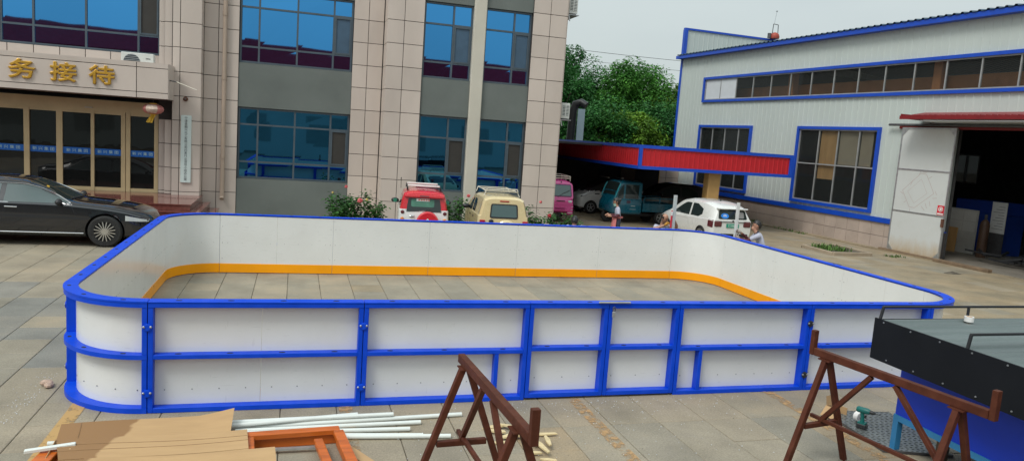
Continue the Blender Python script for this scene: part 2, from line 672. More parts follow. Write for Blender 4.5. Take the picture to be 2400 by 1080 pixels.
def tile_side(x, y0, y1, z0, z1, sgn):
    k = ('side', round(y1 - y0, 2), round(z1 - z0, 2), sgn)
    g = .009
    if k not in TM:
        TM[k] = MB().box(0 if sgn < 0 else -.02, .02 if sgn < 0 else 0, g - (y1 - y0) / 2, (y1 - y0) / 2 - g, g - (z1 - z0) / 2, (z1 - z0) / 2 - g).mesh('wall_tile', TILE)
    o = link('wall_tile', TM[k], office)
    o.location = wmat(office).inverted() @ Vector((x, (y0 + y1) / 2, (z0 + z1) / 2))


zs = [.01, ROW0] + [ROW0 + ROWH * k for k in range(1, 15)]
for a, b in zip(zs, zs[1:]):
    for x0, x1 in ((-2.77, -2.36), (-2.36, -1.77), (1.63, 2.10), (2.10, 2.58)):
        tile(x0, x1, a, b, YR)
    for x0, x1 in ((-3.57, -3.36), (-3.36, -2.77)):
        tile(x0, x1, a, b, YL)
    for x0, x1 in ((2.60, 3.12), (3.12, 3.74), (7.30, 7.89), (7.89, 8.48)):
        tile(x0, x1, a, b, YP)
    tile_side(-2.77, YL + .003, YR, a, b, 1)
    tile_side(2.60, YP + .003, YR, a, b, -1)
    if a < 9:
        tile_side(8.50, YP + .003, YP + .9, a, b, 1)
    if a > 4.3:
        tile(-3.80, -3.585, max(a, 4.48), b, YL + .12)
        tile(-3.97, -3.80, max(a, 4.48), b, YL + .24)
# side wall (east) of the office, plain render
bx('side_wall', (8.485, 8.495, YP + .92, 40, 0, TOP), TILE, office)
# grey rendered spandrels
for x0, x1, y, zz in ((-1.77, 1.63, YR + .03, ((0, 1.25), (3.47, 4.81), (7.03, 8.45), (10.6, TOP))),
                      (3.74, 5.33, YP + .06, ((0, 1.19), (3.63, 4.80), (7.17, 8.45), (10.6, TOP))),
                      (5.72, 7.30, YP + .06, ((0, 1.19), (3.63, 4.80), (7.17, 8.45), (10.6, TOP)))):
    for z0, z1 in zz:
        bx('spandrel', (x0, x1, y, y + .25, z0, z1), GRENDER, office)
bx('column', (5.325, 5.725, YP - .05, YP + .3, 0, TOP), CREAMCOL, office, bevel=.02)


def window(x0, x1, z0, z1, y, vs, hs, glass, sash=None, smat=SCREEN, w=.055):
    """vs: mullion xs, hs: transom zs; frame at y, panes 5 cm behind; sash=(column,row) cell holding an opening screen"""
    fr = MB()
    d = .07
    fr.box(x0, x0 + w, y, y + d, z0, z1).box(x1 - w, x1, y, y + d, z0, z1)
    fr.box(x0 + w, x1 - w, y + .001, y + d, z0, z0 + w).box(x0 + w, x1 - w, y + .001, y + d, z1 - w, z1)
    xe = [x0 + w] + list(vs) + [x1 - w]
    ze = [z0 + w] + list(hs) + [z1 - w]
    for x in vs:
        fr.box(x - w / 2, x + w / 2, y + .002, y + d, z0 + w, z1 - w)
    for z in hs:
        for a, b in zip(xe, xe[1:]):
            a2 = a + (w / 2 if a in vs else 0)
            b2 = b - (w / 2 if b in vs else 0)
            fr.box(a2, b2, y + .003, y + d, z - w / 2, z + w / 2)
    f = fr.build('window', ALU, office)
    WM[f.name] = wmat(office)
    for i, (a, b) in enumerate(zip(xe, xe[1:])):
        for j, (c, e) in enumerate(zip(ze, ze[1:])):
            a2, b2 = a + (w / 2 if i else 0), b - (w / 2 if i < len(vs) else 0)
            c2, e2 = c + (w / 2 if j else 0), e - (w / 2 if j < len(hs) else 0)
            if sash == (i, j):
                s = .045
                sf = MB()
                sf.box(a2, a2 + s, y - .012, y + .05, c2, e2).box(b2 - s, b2, y - .012, y + .05, c2, e2)
                sf.box(a2 + s, b2 - s, y - .011, y + .05, c2, c2 + s).box(a2 + s, b2 - s, y - .011, y + .05, e2 - s, e2)
                sf.build('sash', ALU, f)
                MB().box(a2 + s, b2 - s, y + .02, y + .03, c2 + s, e2 - s).build('insect_screen', smat, f)
            else:
                t = rnd.uniform(-.007, .007)
                MB().add([(a2, y + .045, c2), (b2, y + .045 + t, c2), (b2, y + .045 + t * 1.5, e2), (a2, y + .045, e2)], [(0, 1, 2, 3)]).build('pane', glass, f)
    return f


wy = YR + .10
window(-1.76, 1.62, 4.82, 7.02, wy, (-1.20, -.07, 1.03), (5.31, 6.50), GLASSB, (3, 1), SCREENB)
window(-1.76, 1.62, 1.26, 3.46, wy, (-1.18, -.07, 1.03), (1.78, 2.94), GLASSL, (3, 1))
window(-1.76, 1.62, 8.46, 10.6, wy, (-1.18, -.07, 1.03), (8.95, 10.1), GLASSB)
wy = YP + .13
for (x0, x1, vx) in ((3.75, 5.32, 4.70), (5.73, 7.29, 6.71)):
    window(x0, x1, 4.81, 7.16, wy, (vx,), (5.31, 6.50), GLASSB, (1, 1), SCREENB)
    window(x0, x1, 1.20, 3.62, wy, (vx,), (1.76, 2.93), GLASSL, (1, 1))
    window(x0, x1, 8.46, 10.6, wy, (vx,), (8.95, 10.1), GLASSB)
window(-8.12, -3.98, 4.79, 7.1, YR + .02, (-7.29, -5.95, -4.57), (5.33,), GLASSB, (3, 1))
window(-12.5, -8.3, 4.79, 7.1, YR + .02, (-11.2, -9.8, -8.9), (5.33,), GLASSB)
for x in (-3.98, -8.3, -16):
    bx('wall_fill', (x - (.0 if x > -5 else .001), x + (.18 if x == -8.3 else .01), YR + .0, YR + .3, 4.4, 7.2), TILE, office)
bx('spandrel', (-16, -3.58, YR + .2, YR + .5, 7.1, TOP), TILE, office)
# sill band of tiles above the porch
for i in range(14):
    x1 = -3.98 - .66 * i
    tile(x1 - .66, x1, 4.40, 4.785, YR - .02)

# porch: fascia of stone slabs with dark joints
porch = MB()
porch.box(-16, -3.53, 23.16, YR + .3, 3.50, 4.46)
porch.build('porch_core', JOINT, office)
fx = [-3.52, -4.34, -7.9, -10.5, -13]
for a, b in zip(fx[1:], fx):
    for z0, z1 in ((3.485, 3.65), (3.65, 4.33), (4.33, 4.475)):
        tile(a, b, z0, z1, 23.14)
tile_side(-3.515, 23.15, 24.10, 3.485, 4.475, 1)
bx('porch_top', (-16, -3.52, 23.14, YR, 4.462, 4.477), TILE, office)
bx('porch_soffit', (-16, -3.52, 23.15, YR + .3, 3.474, 3.486), MARBLE, office)
# side jambs of the entrance
for (x0, x1, y) in ((-3.78, -3.58, 24.22), (-3.97, -3.78, 24.38)):
    for a, b in zip(zs[:5], zs[1:5]):
        tile(x0, x1, max(a, .7), b, y)
MB().box(-3.97, -3.58, 24.4, 25, .7, 3.48).build('jamb_core', JOINT, office)

# glazed entrance
ent = MB()
yd = 24.48
ent.box(-14, -3.99, yd, yd + .12, 3.03, 3.36)
bars = [(-12.2, -12.05), (-11.3, -11.12), (-10.4, -10.25), (-9.4, -9.22), (-8.45, -8.30), (-7.52, -7.38), (-6.70, -6.54), (-5.80, -5.71), (-5.0, -4.885), (-4.865, -4.75), (-4.10, -3.985)]
for i, (a, b) in enumerate(bars):
    ent.box(a, b, yd - (.02 if i % 2 else 0), yd + .1, .70, 3.03)
for (a, b), (c, d) in zip(bars, bars[1:]):
    if c - b > .2:
        ent.box(b, c, yd + .003, yd + .09, .70, .80).box(b, c, yd + .003, yd + .09, 2.95, 3.03)
ed = ent.build('entrance_doors', TAN, office)
WM[ed.name] = wmat(office)
STRIP = PM('blue_film', (.005, .13, .52), .35, var=.05)
PALE = PM('pale_print', (.50, .72, .72), .5, var=.05)
for (a, b), (c, d) in zip(bars, bars[1:]):
    if c - b > .2:
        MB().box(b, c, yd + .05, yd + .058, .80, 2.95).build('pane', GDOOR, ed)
        MB().box(b, c, yd + .044, yd + .047, 1.75, 1.935).build('film_strip', STRIP, ed)
        if c > -9:
            front_text('strip_lettering', '新 兴 集 团', .105, .001, PALE, ed, ((b + c) / 2, yd + .0415, 1.84), sx=1.12, spacing=1)
bx('door_closer_box', (-5.95, -5.75, yd - .04, yd - .002, 3.10, 3.14), CREAMCOL, office)
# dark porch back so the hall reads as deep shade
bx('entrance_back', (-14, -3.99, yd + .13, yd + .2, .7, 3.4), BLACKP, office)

# entrance steps: polished red granite, each tread a block
steps = MB()
for k, (xr, yf, z) in enumerate(((-2.72, 21.62, .70), (-2.47, 21.34, .525), (-2.22, 21.06, .35), (-1.97, 20.78, .175))):
    b = MB().box(-14, xr, yf, 24.45 if k == 0 else YL if False else 24.08, z - .17, z - .03 + 0)
    b.box(-14, xr + .02, yf - .02, 24.45 if k == 0 else 24.085, z - .03, z)
    b.build('entrance_step' if k else 'entrance_landing', REDGRAN, office)
bx('step_core', (-14, -2.76, 21.7, 24.4, 0, .52), REDGRAN, office)

# gold lettering fixed to the porch
for ch, x in (('服', -9.05), ('务', -7.13), ('接', -6.14), ('待', -5.20)):
    if ch == '服':
        continue
    front_text('gold_character', ch, .54, .022, GOLD, office, (x, 23.118, 3.985), sx=1.22, bevel=.011)

# white hanging name board
board = thing('name_board', 'tall white wooden name board with a vertical line of black characters beside the entrance', 'sign board', (-3.165, 24.06, 1.08))
MINT = PM('mint_white_board', (.60, .70, .68), .4, var=.04)
INK = PM('black_ink', (.05, .06, .08), .6)
bx('board', (-3.31, -3.02, 24.045, 24.094, 1.08, 3.08), MINT, board, bevel=.008)
front_text('board_lettering', '\n'.join('宁津县融兴化工有限公司扫黑行业领导小组办公室'), .088, .001, INK, board, (-3.165, 24.043, 2.09), spacing=.985)
knob = thing('wall_bolt', 'rusty round wall bolt above the white name board with a rust streak below', 'bolt', (-3.19, 24.06, 3.56))
RUST = PM('rust', (.12, .05, .03), .8, var=.3, scale=20)
MB().lathe([(.03, 0), (.06, -.01), (.07, -.03), (.045, -.06), (.02, -.065)], (-3.19, 24.094, 3.56), 'y', 14).build('bolt_head', RUST, knob, smooth=True)
MB().lathe([(.024, 0), (.024, -.085)], (-3.19, 24.094, 3.56), 'y', 8).build('bolt_shank', STEELD, knob)

# rainwater pipe
PIPEC = PM('pinkish_pipe_plastic', (.42, .33, .26), .5, var=.08)
pipe = thing('drainpipe', 'pinkish brown rainwater pipe running down the tiled wall left of the wide window', 'pipe', (-2.17, 24.5, .6))
MB().tube([(-2.17, 24.5, TOP - .1), (-2.17, 24.5, .68), (-2.17, 24.42, .60)], .062, 14).build('pipe_run', PIPEC, pipe, smooth=True)
for z in (1.9, 4.3, 6.2, 8.5):
    MB().lathe([(.075, -.06), (.075, .06)], (-2.17, 24.5, z), 'z', 14).build('pipe_socket', PIPEC, pipe, smooth=True)

# lantern
LANT = PM('faded_pink_lantern_silk', (.55, .20, .18), .6, var=.25, scale=9)
LCRM = PM('faded_cream_print', (.66, .52, .42), .6, var=.25, scale=18)
YEL = PM('yellow_tassel', (.65, .40, .03), .7, var=.2, scale=20)
lan = thing('lantern', 'faded pink paper lantern with a yellow tassel hanging under the porch', 'lantern', (-3.97, 23.5, 3.2))
lp = [(.02, .145), (.10, .14), (.20, .115), (.265, .06), (.285, 0), (.265, -.06), (.20, -.115), (.10, -.14), (.02, -.145)]
b = MB()
for i in range(len(lp) - 1):
    pass
n = 32
vs = []
for (r, h) in lp:
    for j in range(n):
        rr = r * (1 + (.018 if j % 4 == 0 else 0))
        vs.append((-3.97 + rr * math.cos(2 * PI * j / n), 23.5 + rr * math.sin(2 * PI * j / n), 3.20 + h))
fs, ms = [], []
for i in range(len(lp) - 1):
    for j in range(n):
        b.add([], [])
        fs.append((i * n + j, i * n + (j + 1) % n, (i + 1) * n + (j + 1) % n, (i + 1) * n + j))
        ms.append(1 if (21 <= j <= 26 and 1 < i < 6) or (j % 8 == 1 and 2 < i < 5) else 0)
b.v = vs
b.f = fs
b.m = ms
b.build('lantern_body', [LANT, LCRM], lan, smooth=True)
MB().lathe([(.10, 0), (.10, .03)], (-3.97, 23.5, 3.335), 'z', 16).lathe([(.10, 0), (.10, .03)], (-3.97, 23.5, 3.035), 'z', 16).build('lantern_rim', GOLD, lan)
b = MB()
for k in range(14):
    a = rnd.uniform(0, 6.28)
    r = rnd.uniform(.01, .07)
    b.tube([(-3.97 + r * math.cos(a), 23.5 + r * math.sin(a), 3.04), (-4.02 + 1.3 * r * math.cos(a) - .02, 23.5 + r * math.sin(a), 2.93), (-4.06 + 1.6 * r * math.cos(a) - .03, 23.5 + 1.2 * r * math.sin(a), 2.82 + rnd.uniform(-.02, .02))], .011, 5)
b.build('tassel', YEL, lan)
MB().tube([(-3.97, 23.5, 3.36), (-3.97, 23.5, 3.475)], .008, 6).build('hanging_cord', STEELD, lan)

# rod beside the porch
rod = thing('flag_rod', 'thin pale rod in a dark bracket sticking out of the porch end', 'rod', (-3.5, 23.5, 4.0))
MB().tube([(-3.51, 23.35, 4.03), (-3.3, 23.1, 4.0)], .018, 8).build('bracket', STEELD, rod)
MB().tube([(-3.3, 23.1, 4.0), (-2.72, 22.7, 3.80)], .012, 8).build('rod', CREAMCOL, rod)

# air conditioners
ACW = PM('ac_white_enamel', (.64, .66, .63), .4, var=.04, dirt=.2, dcol=(.4, .36, .3))
ACG = PM('ac_grille_dark', (.05, .07, .08), .6)


def ac(label, loc, rz, scale=(.84, .30, .56), side_grille=False):
    w, d, h = scale
    t = thing('air_conditioner', label, 'air conditioner', loc, rz, 'outdoor air conditioner units on the office')
    bx('casing', (-w / 2, w / 2, -d / 2, d / 2, .04, h), ACW, t, bevel=.012, local=True)
    b = MB().lathe([(.215, 0), (.215, .012)], (-w * .17, -d / 2 - .012, h / 2 + .02), 'y', 26)
    b.build('fan_opening', ACG, t, local=True)
    g = MB()
    for k in range(9):
        zz = h / 2 + .02 - .2 + k * .05
        hw = math.sqrt(max(.004, .215 ** 2 - (zz - h / 2 - .02) ** 2))
        g.box(-w * .17 - hw, -w * .17 + hw, -d / 2 - .024, -d / 2 - .014, zz - .006, zz + .006)
    g.build('fan_grille', STEEL, t, local=True)
    MB().box(w * .26, w * .40, -d / 2 - .004, -d / 2 - .001, h * .72, h * .76).build('badge', STEELD, t, local=True)
    for s in (-1, 1):
        bx('foot', (s * w * .32 - .03, s * w * .32 + .03, -d / 2, d / 2, 0, .04), STEELD, t, local=True)
    if side_grille:
        gg = MB().box(-w / 2 - .006, -w / 2 - .002, -d * .36, d * .36, .12, h - .07)
        gg.build('side_vent', ACG, t, local=True)
        s2 = MB()
        for k in range(8):
            zz = .13 + k * (h - .22) / 7
            s2.box(-w / 2 - .016, -w / 2 - .007, -d * .38, d * .38, zz - .011, zz + .011)
        s2.box(-w / 2 - .017, -w / 2 - .006, -.012, .012, .12, h - .07)
        s2.build('vent_bar', ACW, t, local=True)
        br = MB().prism([(-w / 2 - .05, 0), (w / 2, 0), (w / 2, -.02), (-w / 2 - .05, -.02)], 'y', -d / 2 - .05, d / 2 + .02)
        br.beam((-w / 2, d / 2, -.02), (-w / 2, d / 2 - .05, -.22), .03, .03).beam((w / 2 - .05, d / 2, -.22), (w / 2 - .05, -d / 2, -.03), .03, .03)
        br.build('wall_bracket', STEEL, t, local=True)
    return t


ac('white air conditioner standing on the porch roof under the left window', (-4.40, 23.72, 4.18), 0)
ac('white air conditioner on the office corner level with the grey band, beside the trees', (8.75, 24.42, 3.82), PI / 2, side_grille=True)
ac('white air conditioner high on the office corner against the sky', (8.75, 24.42, 7.30), PI / 2, side_grille=True)
# ------------------------------------------------------------------ factory hall
FX, FD = 20.6, -.05        # wall passes (FX, 21.4), leaning FD in X per metre of Y
fang = math.atan2(1, FD)   # direction of the wall
fac = thing('factory_hall', 'long white corrugated metal factory hall with bright blue trim and strip window', 'building', (FX, 21.4, 0), fang - PI / 2)
# local frame: x = into the building, y = along the wall away from the camera (0 at Y=21.4), z up
CLAD = PM('white_metal_cladding', (.52, .575, .55), .45, var=.03, scale=.7, dirt=.12, dcol=(.36, .36, .30), dscale=.8, stretch=(1, 1, .25))
CLADD = PM('cladding_seam', (.33, .37, .36), .5)
FBLUE = PM('factory_blue_trim', (.008, .07, .50), .4, var=.08)
FTILE = PM('beige_plinth_tile', (.44, .36, .31), .45, var=.08, scale=1.4, orand=.07, dirt=.35, dcol=(.24, .18, .14), dscale=1.1)
ROOFB = PM('blue_grey_roof_sheet', (.03, .07, .12), .5, var=.15)
FRAMEW = PM('window_frame_grey', (.36, .37, .37), .4, .3)
FGLASS = glass_dark('factory_window_glass', (.06, .066, .066), .80)
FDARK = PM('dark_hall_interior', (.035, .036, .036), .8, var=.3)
BEAMO = PM('orange_crane_beam', (.52, .21, .075), .55, var=.12)
WPANEL = PM('white_sheet_panel', (.62, .65, .68), .45, var=.04)
PLY = PM('plywood', (.60, .35, .14), .6, var=.15, scale=4, stretch=(1, 1, .2))
BLIND = PM('beige_blind', (.40, .34, .25), .7, var=.08)


Y0, Y1 = -12.5, 15.35       # near end (out of frame) and far corner
EAVE = 8.03
# openings: (y0,y1,z0,z1)
WIN1 = (8.76, 12.86, 1.37, 4.27)
WIN2 = (1.24, 5.44, 1.36, 4.28)
STRIPW = (-12, 12.84, 5.64, 6.66)
DOOR = (-6.6, -2.05, 0, 4.35)


def corrug(y0, y1, z0, z1, x=0.0, rib=.30):
    """ribbed sheet facing -x: flat pan with narrow raised ribs and fine lines"""
    b = MB()
    ys = [y0]
    y = math.ceil(y0 / rib) * rib
    pts = [(y0, x)]
    while y < y1 - .05:
        if y - .03 > y0:
            pts += [(y - .026, x), (y - .012, x - .020), (y + .012, x - .020), (y + .026, x)]
        y += rib
    pts.append((y1, x))
    vs = [(p[1], p[0], z0) for p in pts] + [(p[1], p[0], z1) for p in pts]
    k = len(pts)
    return b.add(vs, [(i, i + 1, i + 1 + k, i + k) for i in range(k - 1)])


wallm = MB()


def seg(y0, y1, z0, z1):
    c = corrug(y0, y1, z0, z1)
    wallm.add(c.v, c.f)


seg(Y0, Y1, STRIPW[3], EAVE)
seg(STRIPW[1], Y1, STRIPW[2], STRIPW[3])
seg(Y0, Y1, 4.42, STRIPW[2])
seg(WIN1[1], Y1, 1.0, 4.42)
seg(WIN2[1], WIN1[0], 1.0, 4.42)
seg(DOOR[1], WIN2[0], 1.0, 4.42)
for W_ in (WIN1, WIN2):
    seg(W_[0], W_[1], 1.0, W_[2])
    seg(W_[0], W_[1], W_[3], 4.42)
seg(Y0, DOOR[0], 0, 4.42)
wallm.build('wall_cladding', CLAD, fac, local=True)
# inner skin of the wall
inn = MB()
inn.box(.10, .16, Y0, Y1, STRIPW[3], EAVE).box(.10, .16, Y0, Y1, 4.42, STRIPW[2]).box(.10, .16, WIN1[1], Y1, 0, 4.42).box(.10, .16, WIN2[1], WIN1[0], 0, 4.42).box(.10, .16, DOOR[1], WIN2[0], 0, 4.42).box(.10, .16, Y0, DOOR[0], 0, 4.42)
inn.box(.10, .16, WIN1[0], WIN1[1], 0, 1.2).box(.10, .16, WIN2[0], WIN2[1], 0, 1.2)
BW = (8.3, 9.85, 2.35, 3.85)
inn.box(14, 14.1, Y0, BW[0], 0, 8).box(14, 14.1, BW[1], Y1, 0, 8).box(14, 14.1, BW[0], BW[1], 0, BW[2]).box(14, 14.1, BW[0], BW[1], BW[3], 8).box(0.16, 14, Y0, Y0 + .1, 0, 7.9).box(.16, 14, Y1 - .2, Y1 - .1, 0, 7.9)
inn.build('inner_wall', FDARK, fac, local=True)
fb = MB()
for yy in (BW[0], (BW[0] + BW[1]) / 2 - .03, BW[1] - .06):
    fb.box(13.96, 14.12, yy, yy + .06, BW[2], BW[3])
fb.box(13.97, 14.11, BW[0] + .06, BW[1] - .06, BW[2], BW[2] + .06).box(13.97, 14.11, BW[0] + .06, BW[1] - .06, BW[3] - .06, BW[3])
fbo = fb.build('back_window', FRAMEW, fac, local=True)
DIMGLASS = glass_dark('dim_back_glass', (.10, .105, .10), .16, .3, .2)  # nearly opaque grey pane, dims the light through the back window
for ya, yb in ((BW[0] + .06, (BW[0] + BW[1]) / 2 - .03), ((BW[0] + BW[1]) / 2 + .03, BW[1] - .06)):
    MB().box(14.03, 14.05, ya, yb, BW[2] + .06, BW[3] - .06).build('pane', DIMGLASS, fbo, local=True)
# roof
rf = MB()
nr = int((Y1 - Y0 + .3) / .30)
pts = []
for i in range(nr):
    y = Y0 + i * .30
    pts += [(y, 0), (y + .10, 0), (y + .14, .055), (y + .20, .055), (y + .24, 0)]
k = len(pts)
vs = [(-.34, p[0], EAVE + p[1]) for p in pts] + [(7.0, p[0], EAVE + .75 + p[1]) for p in pts] + [(14.3, p[0], EAVE + p[1]) for p in pts]
rf.add(vs, [(i, i + 1, i + 1 + k, i + k) for i in range(k - 1)] + [(i + k, i + 1 + k, i + 1 + 2 * k, i + 2 * k) for i in range(k - 1)])
rf.build('roof_sheet', ROOFB, fac, local=True)
MB().box(-.30, -.24, Y0, Y1 + .15, EAVE - .17, EAVE - .01).box(-.24, .0, Y0, Y1 + .1, EAVE - .17, EAVE - .155).build('eaves_fascia', FBLUE, fac, local=True)
# far gable parapet rising above the roof
gp = MB()
c = corrug(0, 15, 0, 1)
pv = []
for v in c.v:
    pv.append((v[1], Y1 - .04 + v[0], EAVE + (1.42 * v[2] if v[2] > .5 else -.5)))
gp.add(pv, c.f)
gp.box(.03, 14, Y1 - .01, Y1 + .04, 0, EAVE + 1.40)
gp.build('gable_parapet', CLAD, fac, local=True)
MB().box(-.03, 14.2, Y1 - .10, Y1 + .08, EAVE + 1.40, EAVE + 1.50).box(-.05, .14, Y1 - .12, Y1 + .08, EAVE + .1, EAVE + 1.40).build('parapet_trim', FBLUE, fac, local=True)
MB().box(-.045, .08, Y1 - .10, Y1 + .05, .02, EAVE - .17).build('corner_trim', FBLUE, fac, local=True)
# blue base flashing over the tiled plinth
MB().box(-.085, -.03, DOOR[1] + .02, Y1, .96, 1.14).box(-.03, .1, DOOR[1] + .02, Y1, .96, .985).build('base_flashing', FBLUE, fac, local=True)
# plinth of beige tiles
bx('plinth_core', (.0, .09, DOOR[1] + .02, Y1, 0, .96), JOINT, fac, local=True)
PT = {}
y = DOOR[1] + .06
tw = .60
n = 0
while y < Y1 - .1:
    w = min(tw, Y1 - y)
    for z0, z1 in ((.0, .47), (.47, .955)):
        k = (round(w, 2), z0)
        if k not in PT:
            PT[k] = MB().box(-.025, 0, .007, w - .007, .007, z1 - z0 - .007).mesh('plinth_tile', FTILE, bevel=.003)
        o = link('plinth_tile', PT[k], fac)
        o.location = (rnd.uniform(-.002, .002), y, z0)
    y += tw
bx('plinth_kerb', (-.35, -.03, DOOR[1] + .02, Y1, -.02, .04), SLABO, fac, local=True)


def fwin(o, cols, rows, label=None):
    """window with blue surround; o=(y0,y1,z0,z1), cols/rows = inner mullion positions"""
    y0, y1, z0, z1 = o
    b = MB()
    t = .115
    b.box(-.10, .04, y0 - t, y0, z0 - t, z1 + t).box(-.10, .04, y1, y1 + t, z0 - t, z1 + t).box(-.095, .04, y0, y1, z1, z1 + t).box(-.095, .04, y0, y1, z0 - t, z0)
    f = b.build('window', FBLUE, fac, local=True)
    g = MB()
    w = .05
    g.box(-.03, .03, y0, y0 + w, z0, z1).box(-.03, .03, y1 - w, y1, z0, z1).box(-.029, .03, y0 + w, y1 - w, z0, z0 + w).box(-.029, .03, y0 + w, y1 - w, z1 - w, z1)
    ce = [y0 + w] + list(cols) + [y1 - w]
    for c in cols:
        g.box(-.028, .03, c - w / 2, c + w / 2, z0 + w, z1 - w)
    for r in rows:
        for i, (a, e) in enumerate(zip(ce, ce[1:])):
            g.box(-.026, .03, a + (w / 2 if i else 0), e - (w / 2 if i < len(cols) else 0), r - w / 2, r + w / 2)
    g.build('window_frame', FRAMEW, f, local=True)
    re = [z0 + w] + list(rows) + [z1 - w]
    return f, ce, re


def pane(f, y0, y1, z0, z1, mat=None, name='pane'):
    MB().box(-.004, .004, y0, y1, z0, z1).build(name, mat or FGLASS, f, local=True)



f, ce, re = fwin(STRIPW, sorted(round(11.5 - 1.277 * i, 3) for i in range(18)), [])
for i, (a, b) in enumerate(zip(ce, ce[1:])):
    a2, b2 = a + (.025 if i else 0), b - .025
    if b > 10.3:
        pane(f, a2, b2, re[0], re[1], WPANEL, 'white_panel')
    else:
        pane(f, a2, b2, re[0], re[1])
f, ce, re = fwin(WIN1, [9.67, 10.75, 11.79], [2.88])
for i, (a, b) in enumerate(zip(ce, ce[1:])):
    for c, e in zip(re, re[1:]):
        pane(f, a + .025, b - .025, c + .02, e - .02)
f, ce, re = fwin(WIN2, [2.14, 3.23, 4.28], [2.88])
for i, (a, b) in enumerate(zip(ce, ce[1:])):
    for c, e in zip(re, re[1:]):
        pane(f, a + .025, b - .025, c + .02, e - .02)
# boards and blinds standing behind the big window
MB().box(.07, .085, 3.28, 4.24, 2.30, 4.22).build('plywood_sheet', PLY, f, local=True)
MB().box(.06, .07, 2.18, 3.19, 2.92, 4.24).build('blind', BLIND, f, local=True)
MB().box(.06, .07, 1.52, 2.10, 2.92, 4.24).build('blind', BLIND, f, local=True)

# crane beam and columns just inside the wall
cb = MB().box(.75, 1.05, Y0 + .2, Y1 - .3, 5.62, 6.22)
cb.build('crane_beam', BEAMO, fac, local=True)
for yy in (6.81, -.60, -8.0, 13.9):
    bx('hall_column', (.35, .62, yy - .16, yy + .16, 0, 7.9), BEAMO, fac, local=True)
bx('hall_floor', (-.02, 14, Y0, Y1, -.02, .012), PM('hall_concrete', (.20, .18, .15), .7, var=.2, scale=2), fac, local=True)
bx('door_lintel', (-.06, .1, DOOR[0] - .3, .3, 4.36, 4.47), PM('red_lintel', (.22, .02, .02), .5), fac, local=True)

# sliding door leaf
REDP = PM('red_painted_sheet', (.21, .012, .016), .45, var=.12)
leaf = MB()
a0, a1 = -2.12, .04
m_leaf, t_leaf, p_leaf = nodes('white_door_panel')
gpos = t_leaf.nodes.new('ShaderNodeNewGeometry').outputs['Position']
sx = t_leaf.nodes.new('ShaderNodeSeparateXYZ')
t_leaf.links.new(gpos, sx.inputs[0])
ad = N(t_leaf, 'ShaderNodeMath', operation='MULTIPLY_ADD')
t_leaf.links.new(noise(t_leaf, 3.5, 6, gpos, .7, (1, 1, .35)), ad.inputs[0])
ad.inputs[1].default_value = -.8
t_leaf.links.new(sx.outputs[2], ad.inputs[2])
ad2 = N(t_leaf, 'ShaderNodeMath', operation='ADD')
t_leaf.links.new(ad.outputs[0], ad2.inputs[0])
ad2.inputs[1].default_value = .75
c1 = ramp(t_leaf, ad2.outputs[0], .18, .95, (.42, .27, .10), (.60, .62, .61))
d1 = ramp(t_leaf, noise(t_leaf, 1.6, 7, gpos, .7), .5, .8)
c1 = mixc(t_leaf, N_mul(t_leaf, d1, .3), c1, (.46, .46, .42))
t_leaf.links.new(c1, p_leaf.inputs['Base Color'])
p_leaf.inputs['Roughness'].default_value = .45
LEAF = m_leaf
dr = MB().box(-.17, -.13, a0, a1, .03, 4.40).build('sliding_door', LEAF, fac, local=True)
fr = MB()
fr.box(-.185, -.12, a0, a0 + .05, .03, 4.40).box(-.185, -.12, a1 - .05, a1, .03, 4.40).box(-.184, -.12, a0 + .05, a1 - .05, .03, .08).box(-.184, -.12, a0 + .05, a1 - .05, 4.34, 4.40)
fr.box(-.182, -.171, a0 + .05, a1 - .05, 2.93, 2.98).box(-.182, -.171, a0 + .05, a1 - .05, 1.47, 1.52)
for (yy, sy) in ((a0 + .05, 1), (a1 - .05, -1)):
    for (zz, sz) in ((.08, 1), (4.34, -1)):
        fr.prism([(yy, zz), (yy + sy * .22, zz), (yy, zz + sz * .22)], 'x', -.181, -.171)
fr.build('door_frame', STEEL, dr, local=True)
SGNR = PM('sign_red', (.62, .02, .04), .5)
SGNW = PM('sign_white', (.75, .74, .72), .5)
sg = MB().box(-.176, -.1705, -2.06, -1.80, 1.53, 1.855).build('fire_sign', SGNR, dr, local=True)
MB().box(-.180, -.1765, -2.04, -1.82, 1.55, 1.60).build('sign_text_strip', SGNW, dr, local=True)
MB().lathe([(.085, 0), (.085, .003), (.066, .003), (.066, 0)], (-.1795, -1.93, 1.735), 'x', 20, cap=False).prism([(-1.96, 1.69), (-1.90, 1.69), (-1.89, 1.73), (-1.915, 1.79), (-1.935, 1.76), (-1.955, 1.78), (-1.975, 1.73)], 'x', -.180, -.1768).build('sign_pictogram', SGNW, dr, local=True)
MB().box(-.23, -.18, -2.13, -2.04, 1.15, 1.42).build('latch', RUST, dr, local=True)
mk = MB()
INKR = PM('faded_red_marker', (.42, .28, .27), .7)


def ln(pts, w=.010):
    for p, q in zip(pts, pts[1:]):
        p3, q3 = Vector((-.1715, p[0], p[1])), Vector((-.1715, q[0], q[1]))
        d3 = (q3 - p3).normalized().cross(Vector((1, 0, 0))) * w / 2
        mk.add([p3 - d3, p3 + d3, q3 + d3, q3 - d3], [(0, 1, 2, 3)])


